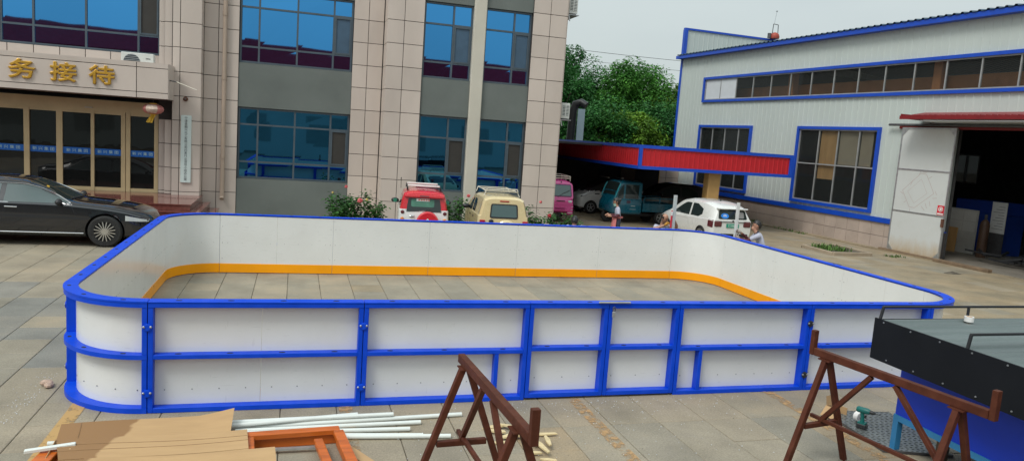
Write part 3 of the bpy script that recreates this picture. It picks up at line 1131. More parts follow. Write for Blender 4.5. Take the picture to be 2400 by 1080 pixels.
ln([(-.30, 2.22), (-.98, 2.86), (-1.20, 2.83), (-1.58, 2.22), (-.88, 1.66), (-.66, 1.68), (-.30, 2.22)])
ln([(-.52, 2.20), (-1.02, 2.66), (-1.32, 2.20), (-.84, 1.82), (-.52, 2.20)], .006)
for p, q in (((-.35, 2.10), (-.22, 2.16)), ((-.6, 2.42), (-.68, 2.60)), ((-.9, 2.80), (-.95, 2.92)), ((-1.05, 2.90), (-1.20, 2.90)), ((-1.3, 2.7), (-1.42, 2.78)), ((-1.55, 2.05), (-1.72, 2.08)), ((-1.45, 1.95), (-1.5, 1.78)), ((-1.3, 1.86), (-1.38, 1.7)), ((-1.15, 1.75), (-1.3, 1.62)), ((-.7, 1.62), (-.72, 1.52)), ((-.5, 1.86), (-.42, 1.8)), ((-1.62, 2.3), (-1.7, 2.18))):
    ln([p, q], .010)
mk.build('marker_sketch', INKR, dr, local=True)
# door rail and awning
MB().tube([(-.16, .66, 4.49), (-.16, -8, 4.47)], .045, 8).build('door_rail', STEELD, fac, local=True)
aw = MB()
aw.add([(-1.05, -8, 4.72), (-1.05, -.62, 4.72), (-.0, -.62, 4.92), (-.0, -8, 4.92)], [(0, 1, 2, 3)])
aw.box(-1.06, -1.02, -8, -.60, 4.62, 4.74).box(-1.02, -.05, -.64, -.60, 4.64, 4.80)
for i in range(36):
    yy = -.75 - i * .2
    aw.prism([(yy, 4.735), (yy - .06, 4.735), (yy - .05, 4.765), (yy - .01, 4.765)], 'x', -1.06, -.9)
aw.build('door_awning', REDP, fac, local=True)
bx('awning_soffit', (-1.0, -.03, -8, -1.4, 4.56, 4.60), WPANEL, fac, local=True)

# roof ventilator: red drum with ladder frame and rod
ven = thing('roof_beacon', 'small red domed fixture with a thin frame and rod on the factory parapet', 'roof fixture', (25.4, 36.72, 9.53))
MB().lathe([(.26, 0), (.27, .12), (.22, .24), (.10, .32), (.01, .34)], (0, 0, 0), 'z', 14).build('dome', PM('rusty_red', (.33, .05, .03), .6, var=.3, scale=8), ven, smooth=True, local=True)
MB().lathe([(.10, 0), (.10, .26)], (-.34, 0, 0), 'z', 10).build('motor', STEELD, ven, local=True)
MB().beam((-.18, 0, .1), (-.14, 0, .78), .03, .03).beam((.20, 0, .1), (.16, 0, .76), .03, .03).beam((-.14, 0, .78), (.16, 0, .76), .03, .03).build('frame', STEELD, ven, local=True)
MB().tube([(-.10, 0, .78), (-.02, 0, 1.45)], .012, 5).lathe([(.04, 0), (.05, .05), (.01, .10)], (-.02, 0, 1.45), 'z', 8).build('rod', STEEL, ven, local=True)

# things inside the doorway
t = thing('paper_covered_board', 'white papered board leaning inside the factory doorway', 'board', (24, 21.6, .01))
BRDW = PM('papered_board', (.50, .50, .47), .7, var=.06, dirt=.3, dcol=(.24, .21, .16))
MB().box(-.02, .02, -.52, .68, .0, 1.62).build('board', BRDW, t, local=True)
for i in range(2):
    for j in range(2):
        MB().box(-.027, -.022, -.46 + i * .56, .06 + i * .56, .82 + j * .38, 1.17 + j * .38).build('paper_sheet', PM('paper', (.58, .58, .55), .8, var=.05), t, local=True)
t = thing('plywood_offcut', 'brown plywood sheet leaning beside the papered board in the doorway', 'plywood', (23.7, 22.05, .01))
MB().prism([(-.42, 0), (.32, 0), (.42, .92), (-.45, .92)], 'x', -.02, .02).build('sheet', PLY, t, local=True)
t = thing('notice_board', 'narrow white notice board hanging inside the factory behind the gas bottle', 'notice board', (24.4, 20.62, .78))
MB().box(-.02, .02, -.30, .28, .1, 1.22).build('board', PM('notice_white', (.62, .63, .62), .6, var=.04), t, local=True)
b = MB()
for i in range(9):
    b.box(-.024, -.0215, -.24, .2 - (i % 3) * .1, .25 + i * .1, .263 + i * .1)
b.build('print_lines', INK, t, local=True)
MB().box(0, .03, -.3, .28, -.75, .1).build('stand', STEELD, t, local=True)
t = thing('gas_cylinder', 'brown gas cylinder standing in the factory doorway', 'gas cylinder', (23.6, 20.42, .01))
MB().lathe([(.001, 0), (.15, 0), (.16, .03), (.16, 1.15), (.13, 1.28), (.06, 1.36), (.045, 1.37)], (0, 0, 0), 'z', 18).build('bottle', PM('brown_cylinder', (.10, .055, .035), .5, var=.2), t, smooth=True, local=True)
MB().lathe([(.045, 1.37), (.055, 1.44), (.05, 1.52), (.02, 1.54)], (0, 0, 0), 'z', 10).build('valve', STEELD, t, local=True)
t = thing('machine_cabinet', 'blue machine cabinet behind the boards inside the factory', 'machine', (25.4, 21.9, .01))
MB().box(-.5, .5, -1.1, 1.0, 0, 1.5).build('cabinet', PM('dull_blue_enamel', (.01, .05, .30), .5), t, bevel=.02, local=True)
MB().box(-.52, .52, -1.12, 1.02, 1.5, 1.95).build('hood', PM('dull_blue_enamel_hood', (.01, .05, .34), .5), t, bevel=.02, local=True)
t = thing('scrap_pile', 'dark heap of scrap on the floor at the right of the doorway', 'scrap', (22.8, 18.6, .012))
b = MB()
for k in range(16):
    a = rnd.uniform(0, 6.28)
    p = Vector((rnd.uniform(-.5, .5), rnd.uniform(-.9, .9), rnd.uniform(.05, .3)))
    b.beam(p, p + Vector((math.cos(a) * .6, math.sin(a) * .6, rnd.uniform(-.05, .2))), .08, .06)
b.build('scrap', BLACKP, t, local=True)

# wooden ramp at the door and the little kerbed bed of weeds
t = thing('door_threshold', 'long weathered threshold beam on the ground below the white sliding door', 'beam', (20.45, 20.6, 0), fang - PI / 2)
MB().box(-.12, .08, -3.2, 1.1, .0, .10).build('beam', PM('weathered_wood', (.19, .13, .08), .8, var=.25, scale=5), t, bevel=.012, local=True)
KERB = PM('kerb_stone', (.36, .29, .21), .75, var=.15, dirt=.3, bump=.2)
bed = thing('kerbed_bed', 'low kerbed stone bed with weeds on the paving in front of the factory', 'planting bed', (17.8, 20.95, 0), .04)
for (a, b2) in (((-.85, -.85), (.75, -.85)), ((.75, -.85), (1.0, .95)), ((1.0, .95), (-.7, .75)), ((-.7, .75), (-.85, -.85))):
    MB().beam((a[0], a[1], .05), (b2[0], b2[1], .05), .10, .13).build('kerbstone', KERB, bed, bevel=.012, local=True)
MB().box(-.75, .85, -.78, .78, .0, .06).build('soil', EARTH, bed, local=True)
GRASS = PM('weed_green', (.075, .15, .025), .6, var=.3, scale=12, irand=.4)


def grass(n, area, h, z=0, seed=1):
    r = random.Random(seed)
    b = MB()
    for _ in range(n):
        x, y = r.uniform(area[0], area[1]), r.uniform(area[2], area[3])
        a = r.uniform(0, 6.28)
        hh = h * r.uniform(.4, 1.2)
        l = hh * r.uniform(.2, .8)
        w = .012 + .012 * r.random()
        dx, dy = math.cos(a), math.sin(a)
        b.add([(x - dy * w, y + dx * w, z), (x + dy * w, y - dx * w, z), (x + dx * l * .4 + dy * w * .8, y + dy * l * .4 - dx * w * .8, z + hh * .7), (x + dx * l * .4 - dy * w * .8, y + dy * l * .4 + dx * w * .8, z + hh * .7), (x + dx * l, y + dy * l, z + hh)], [(0, 1, 2, 3), (3, 2, 4)])
    return b


tag(grass(230, (17.2, 18.1, 20.5, 21.5), .17, .05, 4).build('weeds', GRASS), 'bright green weeds growing in the kerbed stone bed', 'weeds', kind='stuff')
b = grass(260, (20.0, 20.35, 28.6, 30.6), .16, 0, 5)
b2 = grass(120, (19.9, 20.2, 25.4, 27.5), .08, 0, 6)
b.add(b2.v, b2.f)
b3 = grass(60, (19.2, 19.8, 19.9, 20.3), .07, 0, 8)
b.add(b3.v, b3.f)
tag(b.build('wall_weeds', GRASS), 'low weeds growing along the foot of the factory plinth', 'weeds', kind='stuff')
b = MB()
for (cx, cy, r) in ((15.4, 18.4, .33), (18.9, 17.2, .2)):
    pts = [(cx + r * (1.4 if True else 1) * math.cos(t_ * PI / 5) * (1 + .2 * math.sin(3 * t_)), cy + r * .8 * math.sin(t_ * PI / 5), 0.002) for t_ in range(10)]
    b.add(pts + [(cx, cy, .07)], [(i, (i + 1) % 10, 10) for i in range(10)])
tag(b.build('earth_heap', EARTH, smooth=True), 'small flat heap of dark earth on the paving near the kerbed bed', 'earth', kind='stuff')

# ------------------------------------------------------------------ carport canopy
can = thing('carport_canopy', 'flat carport canopy with red ribbed fascia edged in bright blue', 'canopy', (15.4, 29, 2.2))
CX0, CX1, CY0, CY1 = 12.15, 18.72, 25.0, 36.2
CRED = PM('red_fascia_sheet', (.50, .014, .022), .42, var=.08)
ZB, ZT = 2.27, 3.16


def rib_panel(p0, p1, z0, z1, nrm):
    p0, p1 = Vector(p0), Vector(p1)
    L_ = (p1 - p0).length
    d = (p1 - p0) / L_
    nrm = Vector(nrm)
    pts = []
    k = int(L_ / .2)
    for i in range(k + 1):
        s = i * L_ / k
        pts += [p0 + d * max(0, s - .03), p0 + d * max(0, s - .015) + nrm * .018, p0 + d * min(L_, s + .015) + nrm * .018, p0 + d * min(L_, s + .03)]
    q = len(pts)
    return MB().add([(p.x, p.y, z0) for p in pts] + [(p.x, p.y, z1) for p in pts], [(i, i + 1, i + 1 + q, i + q) for i in range(q - 1)])


rib_panel((CX0, CY0 + .02, 0), (CX1, CY0 + .02, 0), ZB + .1, ZT - .1, (0, -1, 0)).build('front_fascia', CRED, can)
rib_panel((CX0 + .02, CY1, 0), (CX0 + .02, CY0, 0), ZB + .1, ZT - .1, (-1, 0, 0)).build('side_fascia', CRED, can)
tr = MB()
for z0, z1 in ((ZB, ZB + .12), (ZT - .12, ZT)):
    tr.box(CX0 - .03, CX1 + .03, CY0 - .03, CY0 + .06, z0, z1).box(CX0 - .03, CX0 + .06, CY0 + .06, CY1, z0, z1).box(CX1 - .06, CX1 + .03, CY0 + .06, CY1, z0, z1)
tr.box(CX0 - .034, CX0 + .09, CY0 - .034, CY0 + .06, ZB + .12, ZT - .12).box(CX1 - .11, CX1 + .034, CY0 - .034, CY0 + .06, ZB + .12, ZT - .12)
tr.build('blue_trim', FBLUE, can)
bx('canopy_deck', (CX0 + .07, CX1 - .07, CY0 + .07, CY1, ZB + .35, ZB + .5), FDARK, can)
bx('side_sheet', (CX1 - .05, CX1, CY0 + .07, CY1, ZB + .13, ZT - .13), CRED, can)
OCH = PM('ochre_column_paint', (.50, .30, .11), .5, var=.07)
for (x, y) in ((15.55, 25.5), (12.5, 35.8), (18.3, 35.8)):
    bx('column', (x - .26, x + .26, y - .2, y + .2, 0, ZB + .34), OCH, can, bevel=.03)
# dark shed walls and roof, added to keep the carport interior dark
shed = thing('carport_enclosure', 'dark shed enclosure added to keep the space under the canopy dark', 'shed', (14, 36, 0))
DK = PM('dark_enclosure_sheet', (.028, .026, .026), .8, var=.3)
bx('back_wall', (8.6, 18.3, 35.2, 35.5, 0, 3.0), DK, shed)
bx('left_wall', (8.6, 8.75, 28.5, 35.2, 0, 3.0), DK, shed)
bx('enclosure_roof', (8.6, CX0 - .05, 28.5, 35.5, 3.0, 3.08), DK, shed)
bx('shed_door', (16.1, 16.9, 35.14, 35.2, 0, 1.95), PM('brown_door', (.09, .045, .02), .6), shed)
# boundary wall of tiles left of the factory
bw = thing('boundary_wall', 'short beige tiled wall between the carport and the factory corner', 'wall', (19.2, 36.0, 0))
bx('wall_core', (18.35, 19.85, 36.0, 36.3, 0, 2.0), JOINT, bw)
for i in range(2):
    for k in range(4):
        o = MB().box(18.37 + i * .75 + .008, 19.11 + i * .75 - .008, 35.975, 36.0, k * .5 + .008, k * .5 + .492).build('wall_tile', FTILE, bw)

# flue behind the carport
fl = thing('flue_pipe', 'black flue pipe with a hooded elbow and a pale metal panel above the carport roof', 'flue', (12.6, 33, 2.7))
MB().tube([(12.42, 33.2, 2.6), (12.48, 33.2, 4.55), (12.56, 33.15, 4.83), (12.78, 33.0, 4.92), (12.98, 32.85, 4.78)], .19, 14).build('elbow_pipe', BLACKP, fl, smooth=True)
bx('metal_panel', (12.58, 12.92, 32.78, 32.84, 2.75, 4.62), PM('pale_blue_sheet', (.34, .44, .50), .4, var=.05), fl)
# ------------------------------------------------------------------ trees behind the yard
def leaf_mat(name, col, tr=.25):
    m, t, p = nodes(name)
    g = t.nodes.new('ShaderNodeNewGeometry')
    c = ramp(t, g.outputs['Random Per Island'], 0, 1, tuple(x * .5 for x in col), tuple(x * 1.45 for x in col))
    c2 = ramp(t, noise(t, .55, 3, g.outputs['Position']), .35, .68, (.62, .72, .75), (1.25, 1.18, .9))
    c = mixc(t, 1, c, c2, 'MULTIPLY')
    t.links.new(c, p.inputs['Base Color'])
    p.inputs['Roughness'].default_value = .55
    p.inputs['Specular IOR Level'].default_value = .25
    tl = t.nodes.new('ShaderNodeBsdfTranslucent')
    t.links.new(c, tl.inputs['Color'])
    ms = t.nodes.new('ShaderNodeMixShader')
    ms.inputs[0].default_value = tr
    t.links.new(p.outputs[0], ms.inputs[1])
    t.links.new(tl.outputs[0], ms.inputs[2])
    t.links.new(ms.outputs[0], t.nodes['Material Output'].inputs['Surface'])
    return m


LEAFD = leaf_mat('leaf_dark', (.05, .185, .05))
LEAFM = leaf_mat('leaf_mid', (.082, .25, .045))
LEAFY = leaf_mat('leaf_yellow_green', (.14, .27, .032))
BARK = PM('bark', (.055, .042, .032), .9, var=.3, scale=8, bump=.5, bscale=30)


def tree(label, x, y, h, r, mat, n, seed, spread=1.0, low=.30):
    rr = random.Random(seed)
    t = thing('broadleaf_tree', label, 'tree', (x, y, 0), 0, 'trees behind the carport')
    tips = []
    tk = MB()
    base_h = h * .34
    tk.tube([(0, 0, -.1), (.05, .03, base_h * .5), (.1 * rr.uniform(-1, 1), .1, base_h)], [.22, .17, .14], 9)
    for k in range(9):
        a = k * 2.4 + rr.uniform(-.4, .4)
        el = rr.uniform(.35, 1.2)
        l = h * rr.uniform(.3, .5)
        p0 = Vector((0, .08, base_h * rr.uniform(.7, 1.0)))
        p1 = p0 + Vector((math.cos(a) * math.cos(el), math.sin(a) * math.cos(el), math.sin(el))) * l * .5
        p2 = p1 + Vector((math.cos(a + .3) * math.cos(el), math.sin(a + .3) * math.cos(el), math.sin(el) + .1)) * l * .5
        tk.tube([p0, p1, p2], [.09, .06, .025], 6)
        tips += [p1, p2]
    tk.build('trunk', BARK, t, smooth=True, local=True)
    # clumps spread through the crown's volume
    clumps = []
    for _ in range(46):
        u = Vector((rr.gauss(0, 1), rr.gauss(0, 1), rr.gauss(0, 1))).normalized() * (rr.random() ** .4)
        c = Vector((u.x * r * spread, u.y * r * .8, h * (low + 1) / 2 + u.z * h * (1 - low) / 2 * .86))
        clumps.append((c, r * rr.uniform(.22, .40)))
    b = MB()
    vs, fs = [], []
    for _ in range(int(n * 1.7)):
        c, cr_ = rr.choice(clumps)
        u = Vector((rr.gauss(0, 1), rr.gauss(0, 1), rr.gauss(0, .75))).normalized()
        p = c + u * cr_ * (rr.random() ** .33)
        # pinnate frond: long narrow leaf pair, drooping outward
        d = (Vector((u.x, u.y, u.z * .4)) + Vector((rr.uniform(-.7, .7), rr.uniform(-.7, .7), rr.uniform(-.6, .3)))).normalized()
        s = d.cross(Vector((0, 0, 1)))
        if s.length < .1:
            s = Vector((1, 0, 0))
        s.normalize()
        s = (s + Vector((0, 0, rr.uniform(-.6, .6)))).normalized()
        ll, ww = rr.uniform(.13, .27), rr.uniform(.04, .075)
        i0 = len(vs)
        q = p + d * ll
        q.z -= ll * .25
        mth = p + d * ll * .5
        vs += [p, mth + s * ww, q, mth - s * ww]
        fs.append((i0, i0 + 1, i0 + 2, i0 + 3))
    me = bpy.data.meshes.new('crown')
    me.from_pydata([tuple(v) for v in vs], [], fs)
    me.materials.append(mat)
    link('crown', me, t)
    return t


tree('dark green broadleaf tree beside the office corner behind the flue', 15.6, 44.5, 9.6, 3.0, LEAFD, 17000, 11, low=.16)
tree('tall bluish green tree rising behind the carport next to the office', 18.6, 49.0, 10.2, 3.0, LEAFD, 15000, 12, low=.2)
tree('mid green tree in the middle of the row behind the carport', 20.4, 46.0, 9.0, 2.9, LEAFM, 17000, 13, low=.16)
tree('yellowish green tree in front of the row near the red fascia', 18.9, 41.0, 5.5, 2.2, LEAFY, 9000, 14, low=.12)
tree('fresh light green tree third from the office corner', 22.6, 46.5, 9.1, 2.6, LEAFM, 13000, 15, low=.2)
tree('bright yellow green tree touching the factory corner', 24.4, 45.0, 8.6, 2.5, LEAFY, 13000, 16, low=.18)
tree('dark green tree low behind the carport roof', 16.4, 40.5, 5.8, 2.4, LEAFD, 10000, 17, low=.1)
tree('dark tree at the back between the carport and the factory', 22.0, 42.5, 6.2, 2.6, LEAFD, 10000, 18, low=.1)
# hedge-like undergrowth far behind
b = MB()
rr = random.Random(5)
for _ in range(6000):
    p = Vector((rr.uniform(8, 30), rr.uniform(52, 56), rr.uniform(0, 6.0)))
    a = rr.uniform(0, 6.28)
    d = Vector((math.cos(a), math.sin(a), rr.uniform(-.5, .5))) * .35
    s = Vector((-math.sin(a), math.cos(a), rr.uniform(-.6, .6))) * .16
    b.add([p, p + d * .5 + s, p + d, p + d * .5 - s], [(0, 1, 2, 3)])
me = bpy.data.meshes.new('far_thicket')
me.from_pydata([tuple(v) for v in b.v], [], b.f)
me.materials.append(LEAFD)
tag(link('far_thicket', me), 'dense dark thicket closing the view behind the trees', 'thicket', kind='stuff')
cab = MB()
for (za, zb, y, r) in ((8.36, 8.26, 40, .012), (8.0, 7.75, 41, .010)):
    pts = [(6 + 24 * i / 20, y, za + (zb - za) * i / 20 - .25 * math.sin(PI * i / 20) + .12) for i in range(21)]
    cab = MB().tube(pts, r, 5)
    tag(cab.build('overhead_cable', BLACK), 'thin overhead cable crossing the sky above the trees' if za > 8.1 else 'lower thin overhead cable running through the tree tops', 'cable', 'overhead cables')

# ------------------------------------------------------------------ rose bed in front of the office
ROSE = leaf_mat('rose_leaf', (.045, .13, .036), .2)
PINKF = PM('pink_rose', (.70, .14, .15), .5, var=.25, scale=30)
REDF = PM('red_rose', (.42, .02, .03), .5, var=.25, scale=30)
YELF = PM('pale_yellow_rose', (.65, .50, .15), .5, var=.2, scale=30)


def rose_bush(label, x0, x1, y0, y1, h, seed, flowers, n=900):
    r = random.Random(seed)
    xc, yc = (x0 + x1) / 2, (y0 + y1) / 2
    t = thing('rose_bush', label, 'rose bush', (xc, yc, 0), 0, 'rose bushes along the office wall')
    st = MB()
    vs, fs = [], []
    for k in range(max(9, int(9 * (x1 - x0)))):
        bx_, by_ = r.uniform(x0, x1) - xc, r.uniform(y0, y1) - yc
        hh = h * r.uniform(.62, 1.08)
        lx, ly = r.uniform(-.2, .2), r.uniform(-.15, .15)
        st.tube([(bx_, by_, 0), (bx_ + lx * .5, by_ + ly * .5, hh * .5), (bx_ + lx, by_ + ly, hh)], [.012, .009, .005], 5)
        for _ in range(int(n / 5)):
            f = r.uniform(.18, 1.0)
            p = Vector((bx_ + lx * f, by_ + ly * f, hh * f)) + Vector((r.gauss(0, .10), r.gauss(0, .10), r.gauss(0, .06)))
            a, e = r.uniform(0, 6.28), r.uniform(-.5, .5)
            d = Vector((math.cos(a) * math.cos(e), math.sin(a) * math.cos(e), math.sin(e)))
            s = d.cross(Vector((0, 0, 1))).normalized() + Vector((0, 0, r.uniform(-.5, .5)))
            l, w = r.uniform(.07, .125), r.uniform(.03, .05)
            i0 = len(vs)
            vs += [p, p + d * l * .5 + s * w, p + d * l - Vector((0, 0, .015)), p + d * l * .5 - s * w]
            fs.append((i0, i0 + 1, i0 + 2, i0 + 3))
    st.build('stems', BARK, t, local=True)
    me = bpy.data.meshes.new('foliage')
    me.from_pydata([tuple(v) for v in vs], [], fs)
    me.materials.append(ROSE)
    link('foliage', me, t)
    for (fx_, fy_, fz, sz, mt) in flowers:
        b = MB()
        for k in range(26):
            u = Vector((r.gauss(0, 1), r.gauss(0, 1), r.gauss(0, .8))).normalized()
            c = Vector((fx_ - xc, fy_ - yc, fz)) + u * sz * .55 * r.random() ** .4
            s = u.cross(Vector((.3, .2, 1))).normalized() * sz * .5
            q = u.cross(s).normalized() * sz * .5
            b.add([c - s - q, c + s - q, c + s + q + u * sz * .2, c - s + q], [(0, 1, 2, 3)])
        b.build('rose_flower', mt, t, local=True)
    return t


rose_bush('rose bush left of the red and white car with two pink roses', 1.15, 2.4, 20.6, 21.6, 1.24, 21, ((1.35, 20.75, 1.46, .055, PINKF), (1.72, 20.5, 1.12, .085, PINKF), (1.9, 20.5, 1.15, .045, YELF), (1.0, 20.8, 1.28, .035, YELF)), 1500)
rose_bush('rose bush with one pink rose between the red and cream cars', 3.95, 4.85, 21.2, 22.2, 1.15, 22, ((4.86, 21.0, 1.34, .06, PINKF),), 1200)
rose_bush('rose bush right of the cream car with red and pink roses', 6.1, 7.0, 20.0, 21.2, 1.05, 23, ((6.75, 20.0, 1.34, .05, PINKF), (6.9, 19.6, 1.0, .07, REDF), (6.2, 20.0, .85, .05, YELF)), 1100)
rose_bush('leafy rose bush in front of the pink tricycle', 7.2, 8.3, 19.8, 21.0, 1.0, 24, (), 1300)
b = MB()
for (x0, x1, y0, y1) in ((.8, 2.45, 20.4, 22.4), (3.9, 4.7, 20.9, 22.6), (6.05, 8.45, 19.7, 21.6)):
    b.box(x0, x1, y0, y1, -.03, .02)
tag(b.build('flower_bed_soil', EARTH), kind='structure')
# ------------------------------------------------------------------ portable rink barrier
rink = thing('rink_barrier', 'portable ice rink barrier of white panels in bright blue frames with an orange kick strip', 'rink', (3.6, 12, 0))
HR, DEP = 1.20, .13          # height, depth of the frames
BOLT = PM('zinc_bolt', (.34, .36, .38), .45, .8)
DOT = PM('bolt_dot', (.20, .21, .22), .5)
XL, XR_, YF, YB, RC = -2.42, 9.72, 8.18, 15.90, 1.0


def straight(p0, p1, seams=(), extra=(), lift=0.0, name='board_section', gate=False, dots=True):
    """one bolted section; p0->p1 runs so that the outside is on its right hand"""
    p0, p1 = Vector((*p0, 0)), Vector((*p1, 0))
    L_ = (p1 - p0).length
    d = (p1 - p0) / L_
    nin = Vector((-d.y, d.x, 0))          # inwards
    Mx = Matrix(((d.x, nin.x, 0, p0.x), (d.y, nin.y, 0, p0.y), (0, 0, 1, lift), (0, 0, 0, 1)))
    H = HR - lift

    def bld(b, nm, mat, par, bevel=0):
        b.v = [Mx @ Vector(v) for v in b.v]
        return b.build(nm, mat, par, bevel=bevel)
    g = .004
    # liner sheet(s), seen from both sides
    xs = [0] + list(seams) + [L_]
    root = None
    for i, (a, c) in enumerate(zip(xs, xs[1:])):
        b = MB().box(a + .0015, c - .0015, DEP - .012, DEP, .012, H - .03)
        o = bld(b, name if root is None else 'liner_sheet', WHITE_HDPE, rink if root is None else root)
        if root is None:
            root = o
    fr = MB()
    pw = .050
    fr.box(g, L_ - g, 0, DEP - .013, H - .064, H - .012)
    fr.box(g, g + pw, .004, DEP - .014, .0, H - .064).box(L_ - g - pw, L_ - g, .004, DEP - .014, .0, H - .064)
    fr.box(g + pw, L_ - g - pw, .002, DEP - .014, .0, .054)
    fr.box(g + pw, L_ - g - pw, .003, DEP - .014, .582, .63)
    for e in extra:
        fr.box(e - .024, e + .024, .006, DEP - .014, .054, .582)
    bld(fr, 'frame', BLUE, root, bevel=.004)
    cap = MB().box(g * .5, L_ - g * .5, -.006, DEP + .012, H - .012, H + .004)
    bld(cap, 'cap_rail', BLUE, root, bevel=.004)
    bld(MB().box(g, L_ - g, DEP, DEP + .010, .012 - lift * .3, .195), 'kick_strip', ORANGE_KICK, root, bevel=.002)
    # slots along cap and mid rail
    h = MB()
    k = max(2, int(L_ / .55))
    for i in range(k):
        x = L_ * (i + .5) / k + rnd.uniform(-.04, .04)
        for (yy, zz) in ((.055, H + .0045), (.045, .6305)):
            pts = [(x + .034 * math.cos(t * PI / 5), yy + .020 * math.sin(t * PI / 5)) for t in range(10)]
            h.prism(pts, 'z', zz - .001, zz + .0012)
    tag(bld(h, 'slot_holes', HOLE, root), kind='stuff')
    if dots:
        q = MB()
        k = max(2, int(L_ / .27))
        for i in range(k):
            x = .15 + (L_ - .3) * i / (k - 1)
            q.lathe([(.0075, 0), (.006, -.004)], (x, DEP - .012, .215), 'y', 6)
            q.lathe([(.006, 0), (.005, .004)], (x, DEP, .62), 'y', 6)
        for z in (.3, .62, .95):
            for x in (.05, L_ - .05):
                q.lathe([(.007, 0), (.006, .004)], (x, DEP, z), 'y', 6)
        tag(bld(q, 'bolt_heads', DOT, root), kind='stuff')
    return root, Mx


def clamp(x, y, ang, zc, mats=BLUE):
    M4 = Matrix.Translation((x, y, zc)) @ Matrix.Rotation(ang, 4, 'Z')
    b = MB().lathe([(.042, 0), (.042, -.014), (.03, -.018)], (0, .004, 0), 'y', 14)
    b.v = [M4 @ Vector(v) for v in b.v]
    c = b.build('clamp_plate', mats, rink)
    q = MB()
    for s in (-1, 1):
        q.lathe([(.013, 0), (.013, -.010), (.007, -.015)], (s * .034, -.008, .006), 'y', 8)
    q.v = [M4 @ Vector(v) for v in q.v]
    q.build('clamp_bolt', BOLT, c)


secs = [(-1.42, .785), (.785, 2.735)]
straight((-1.42, YF), (.785, YF), seams=(1.12,))
straight((.785, YF), (2.735, YF), extra=(1.575,))
straight((2.735, YF), (3.755, YF), lift=.025, name='gate_section')
straight((3.755, YF), (4.735, YF), lift=.025, name='gate_section')
straight((4.735, YF), (6.71, YF), extra=(.36,))
straight((6.71, YF), (8.72, YF))
for x in (-1.42, .785):
    for z in (.22, .93):
        clamp(x, YF, 0, z)
for z in (.22, .93):
    clamp(6.71, YF, 0, z, BLACKP)
# back (outside faces away)
bs = [8.72, 6.83, 4.84, 2.84, .80, -1.42]
for i, (a, c) in enumerate(zip(bs, bs[1:])):
    straight((a, YB), (c, YB), seams=(1.12,) if i == 4 else ())
# sides
ls = [YB - RC, 12.9, 11.0, YF + RC]
for a, c in zip(ls, ls[1:]):
    straight((XL, a), (XL, c))
rs_ = [YF + RC, 11.0, 13.0, YB - RC]
for a, c in zip(rs_, rs_[1:]):
    straight((XR_, a), (XR_, c), seams=(.8,))


def corner(cx, cy, a0):
    """quarter-round section, outer radius RC, from angle a0 to a0+90 degrees"""
    n = 16
    ang = [a0 + PI / 2 * i / n for i in range(n + 1)]

    def arc(r0, r1, z0, z1, name, mat, par, bevel=0, trim=.004):
        t = trim
        aa = [a0 + t + (PI / 2 - 2 * t) * i / n for i in range(n + 1)]
        b = MB()
        vs = []
        for a in aa:
            for (r, z) in ((r0, z0), (r1, z0), (r1, z1), (r0, z1)):
                vs.append((cx + r * math.cos(a), cy + r * math.sin(a), z))
        fs = [(4 * i + j, 4 * i + (j + 1) % 4, 4 * i + 4 + (j + 1) % 4, 4 * i + 4 + j) for i in range(n) for j in range(4)]
        fs += [(3, 2, 1, 0), tuple(4 * n + j for j in range(4))]
        b.add(vs, fs)
        return b.build(name, mat, par, smooth=True, bevel=bevel, angle=25)
    root = arc(RC - DEP, RC - DEP + .012, .012, HR - .03, 'corner_section', WHITE_HDPE, rink)
    arc(RC - DEP + .013, RC, .0, .054, 'frame_rail', BLUE, root)
    arc(RC - DEP + .013, RC, .582, .63, 'frame_rail', BLUE, root)
    arc(RC - DEP + .013, RC, HR - .064, HR - .012, 'frame_rail', BLUE, root)
    arc(RC - DEP - .012, RC + .006, HR - .012, HR + .004, 'cap_rail', BLUE, root, trim=.002)
    arc(RC - DEP - .010, RC - DEP, .012, .195, 'kick_strip', ORANGE_KICK, root)
    for a, s in ((a0, 1), (a0 + PI / 2, -1)):
        t = Vector((-math.sin(a), math.cos(a), 0)) * s
        r = Vector((math.cos(a), math.sin(a), 0))
        c = Vector((cx, cy, 0)) + r * (RC - DEP / 2 + .006) + t * .030
        p = MB()
        p.beam(c + Vector((0, 0, .054)), c + Vector((0, 0, .582)), .050, DEP - .024, up=t.cross(Vector((0, 0, 1))))
        p.beam(c + Vector((0, 0, .63)), c + Vector((0, 0, HR - .064)), .050, DEP - .024, up=t.cross(Vector((0, 0, 1))))
        p.build('frame_post', BLUE, root, bevel=.003)
    h = MB()
    q = MB()
    for k in range(3):
        a = a0 + PI / 2 * (k + .5) / 3
        c = Vector((cx + (RC - .055) * math.cos(a), cy + (RC - .055) * math.sin(a)))
        t = Vector((-math.sin(a), math.cos(a)))
        r = Vector((math.cos(a), math.sin(a)))
        for zz in (HR + .0045, .6305):
            pts = [tuple(c + t * .030 * math.cos(u * PI / 5) + r * .020 * math.sin(u * PI / 5)) for u in range(10)]
            h.prism(pts, 'z', zz - .001, zz + .0012)
    for k in range(6):
        a = a0 + PI / 2 * (k + .5) / 6
        r = RC - DEP + .012
        q.ell((cx + r * math.cos(a), cy + r * math.sin(a), .215), (.008, .008, .008), 6, 4)
        q.ell((cx + (r - .012) * math.cos(a), cy + (r - .012) * math.sin(a), .62), (.006, .006, .006), 6, 4)
    tag(h.build('slot_holes', HOLE, root), kind='stuff')
    tag(q.build('bolt_heads', DOT, root), kind='stuff')


corner(XL + RC, YF + RC, PI)
corner(XR_ - RC, YF + RC, 1.5 * PI)
corner(XR_ - RC, YB - RC, 0)
corner(XL + RC, YB - RC, .5 * PI)
clamp(XL, YF + RC, -PI / 2, .93)
clamp(XL, YF + RC, -PI / 2, .22)
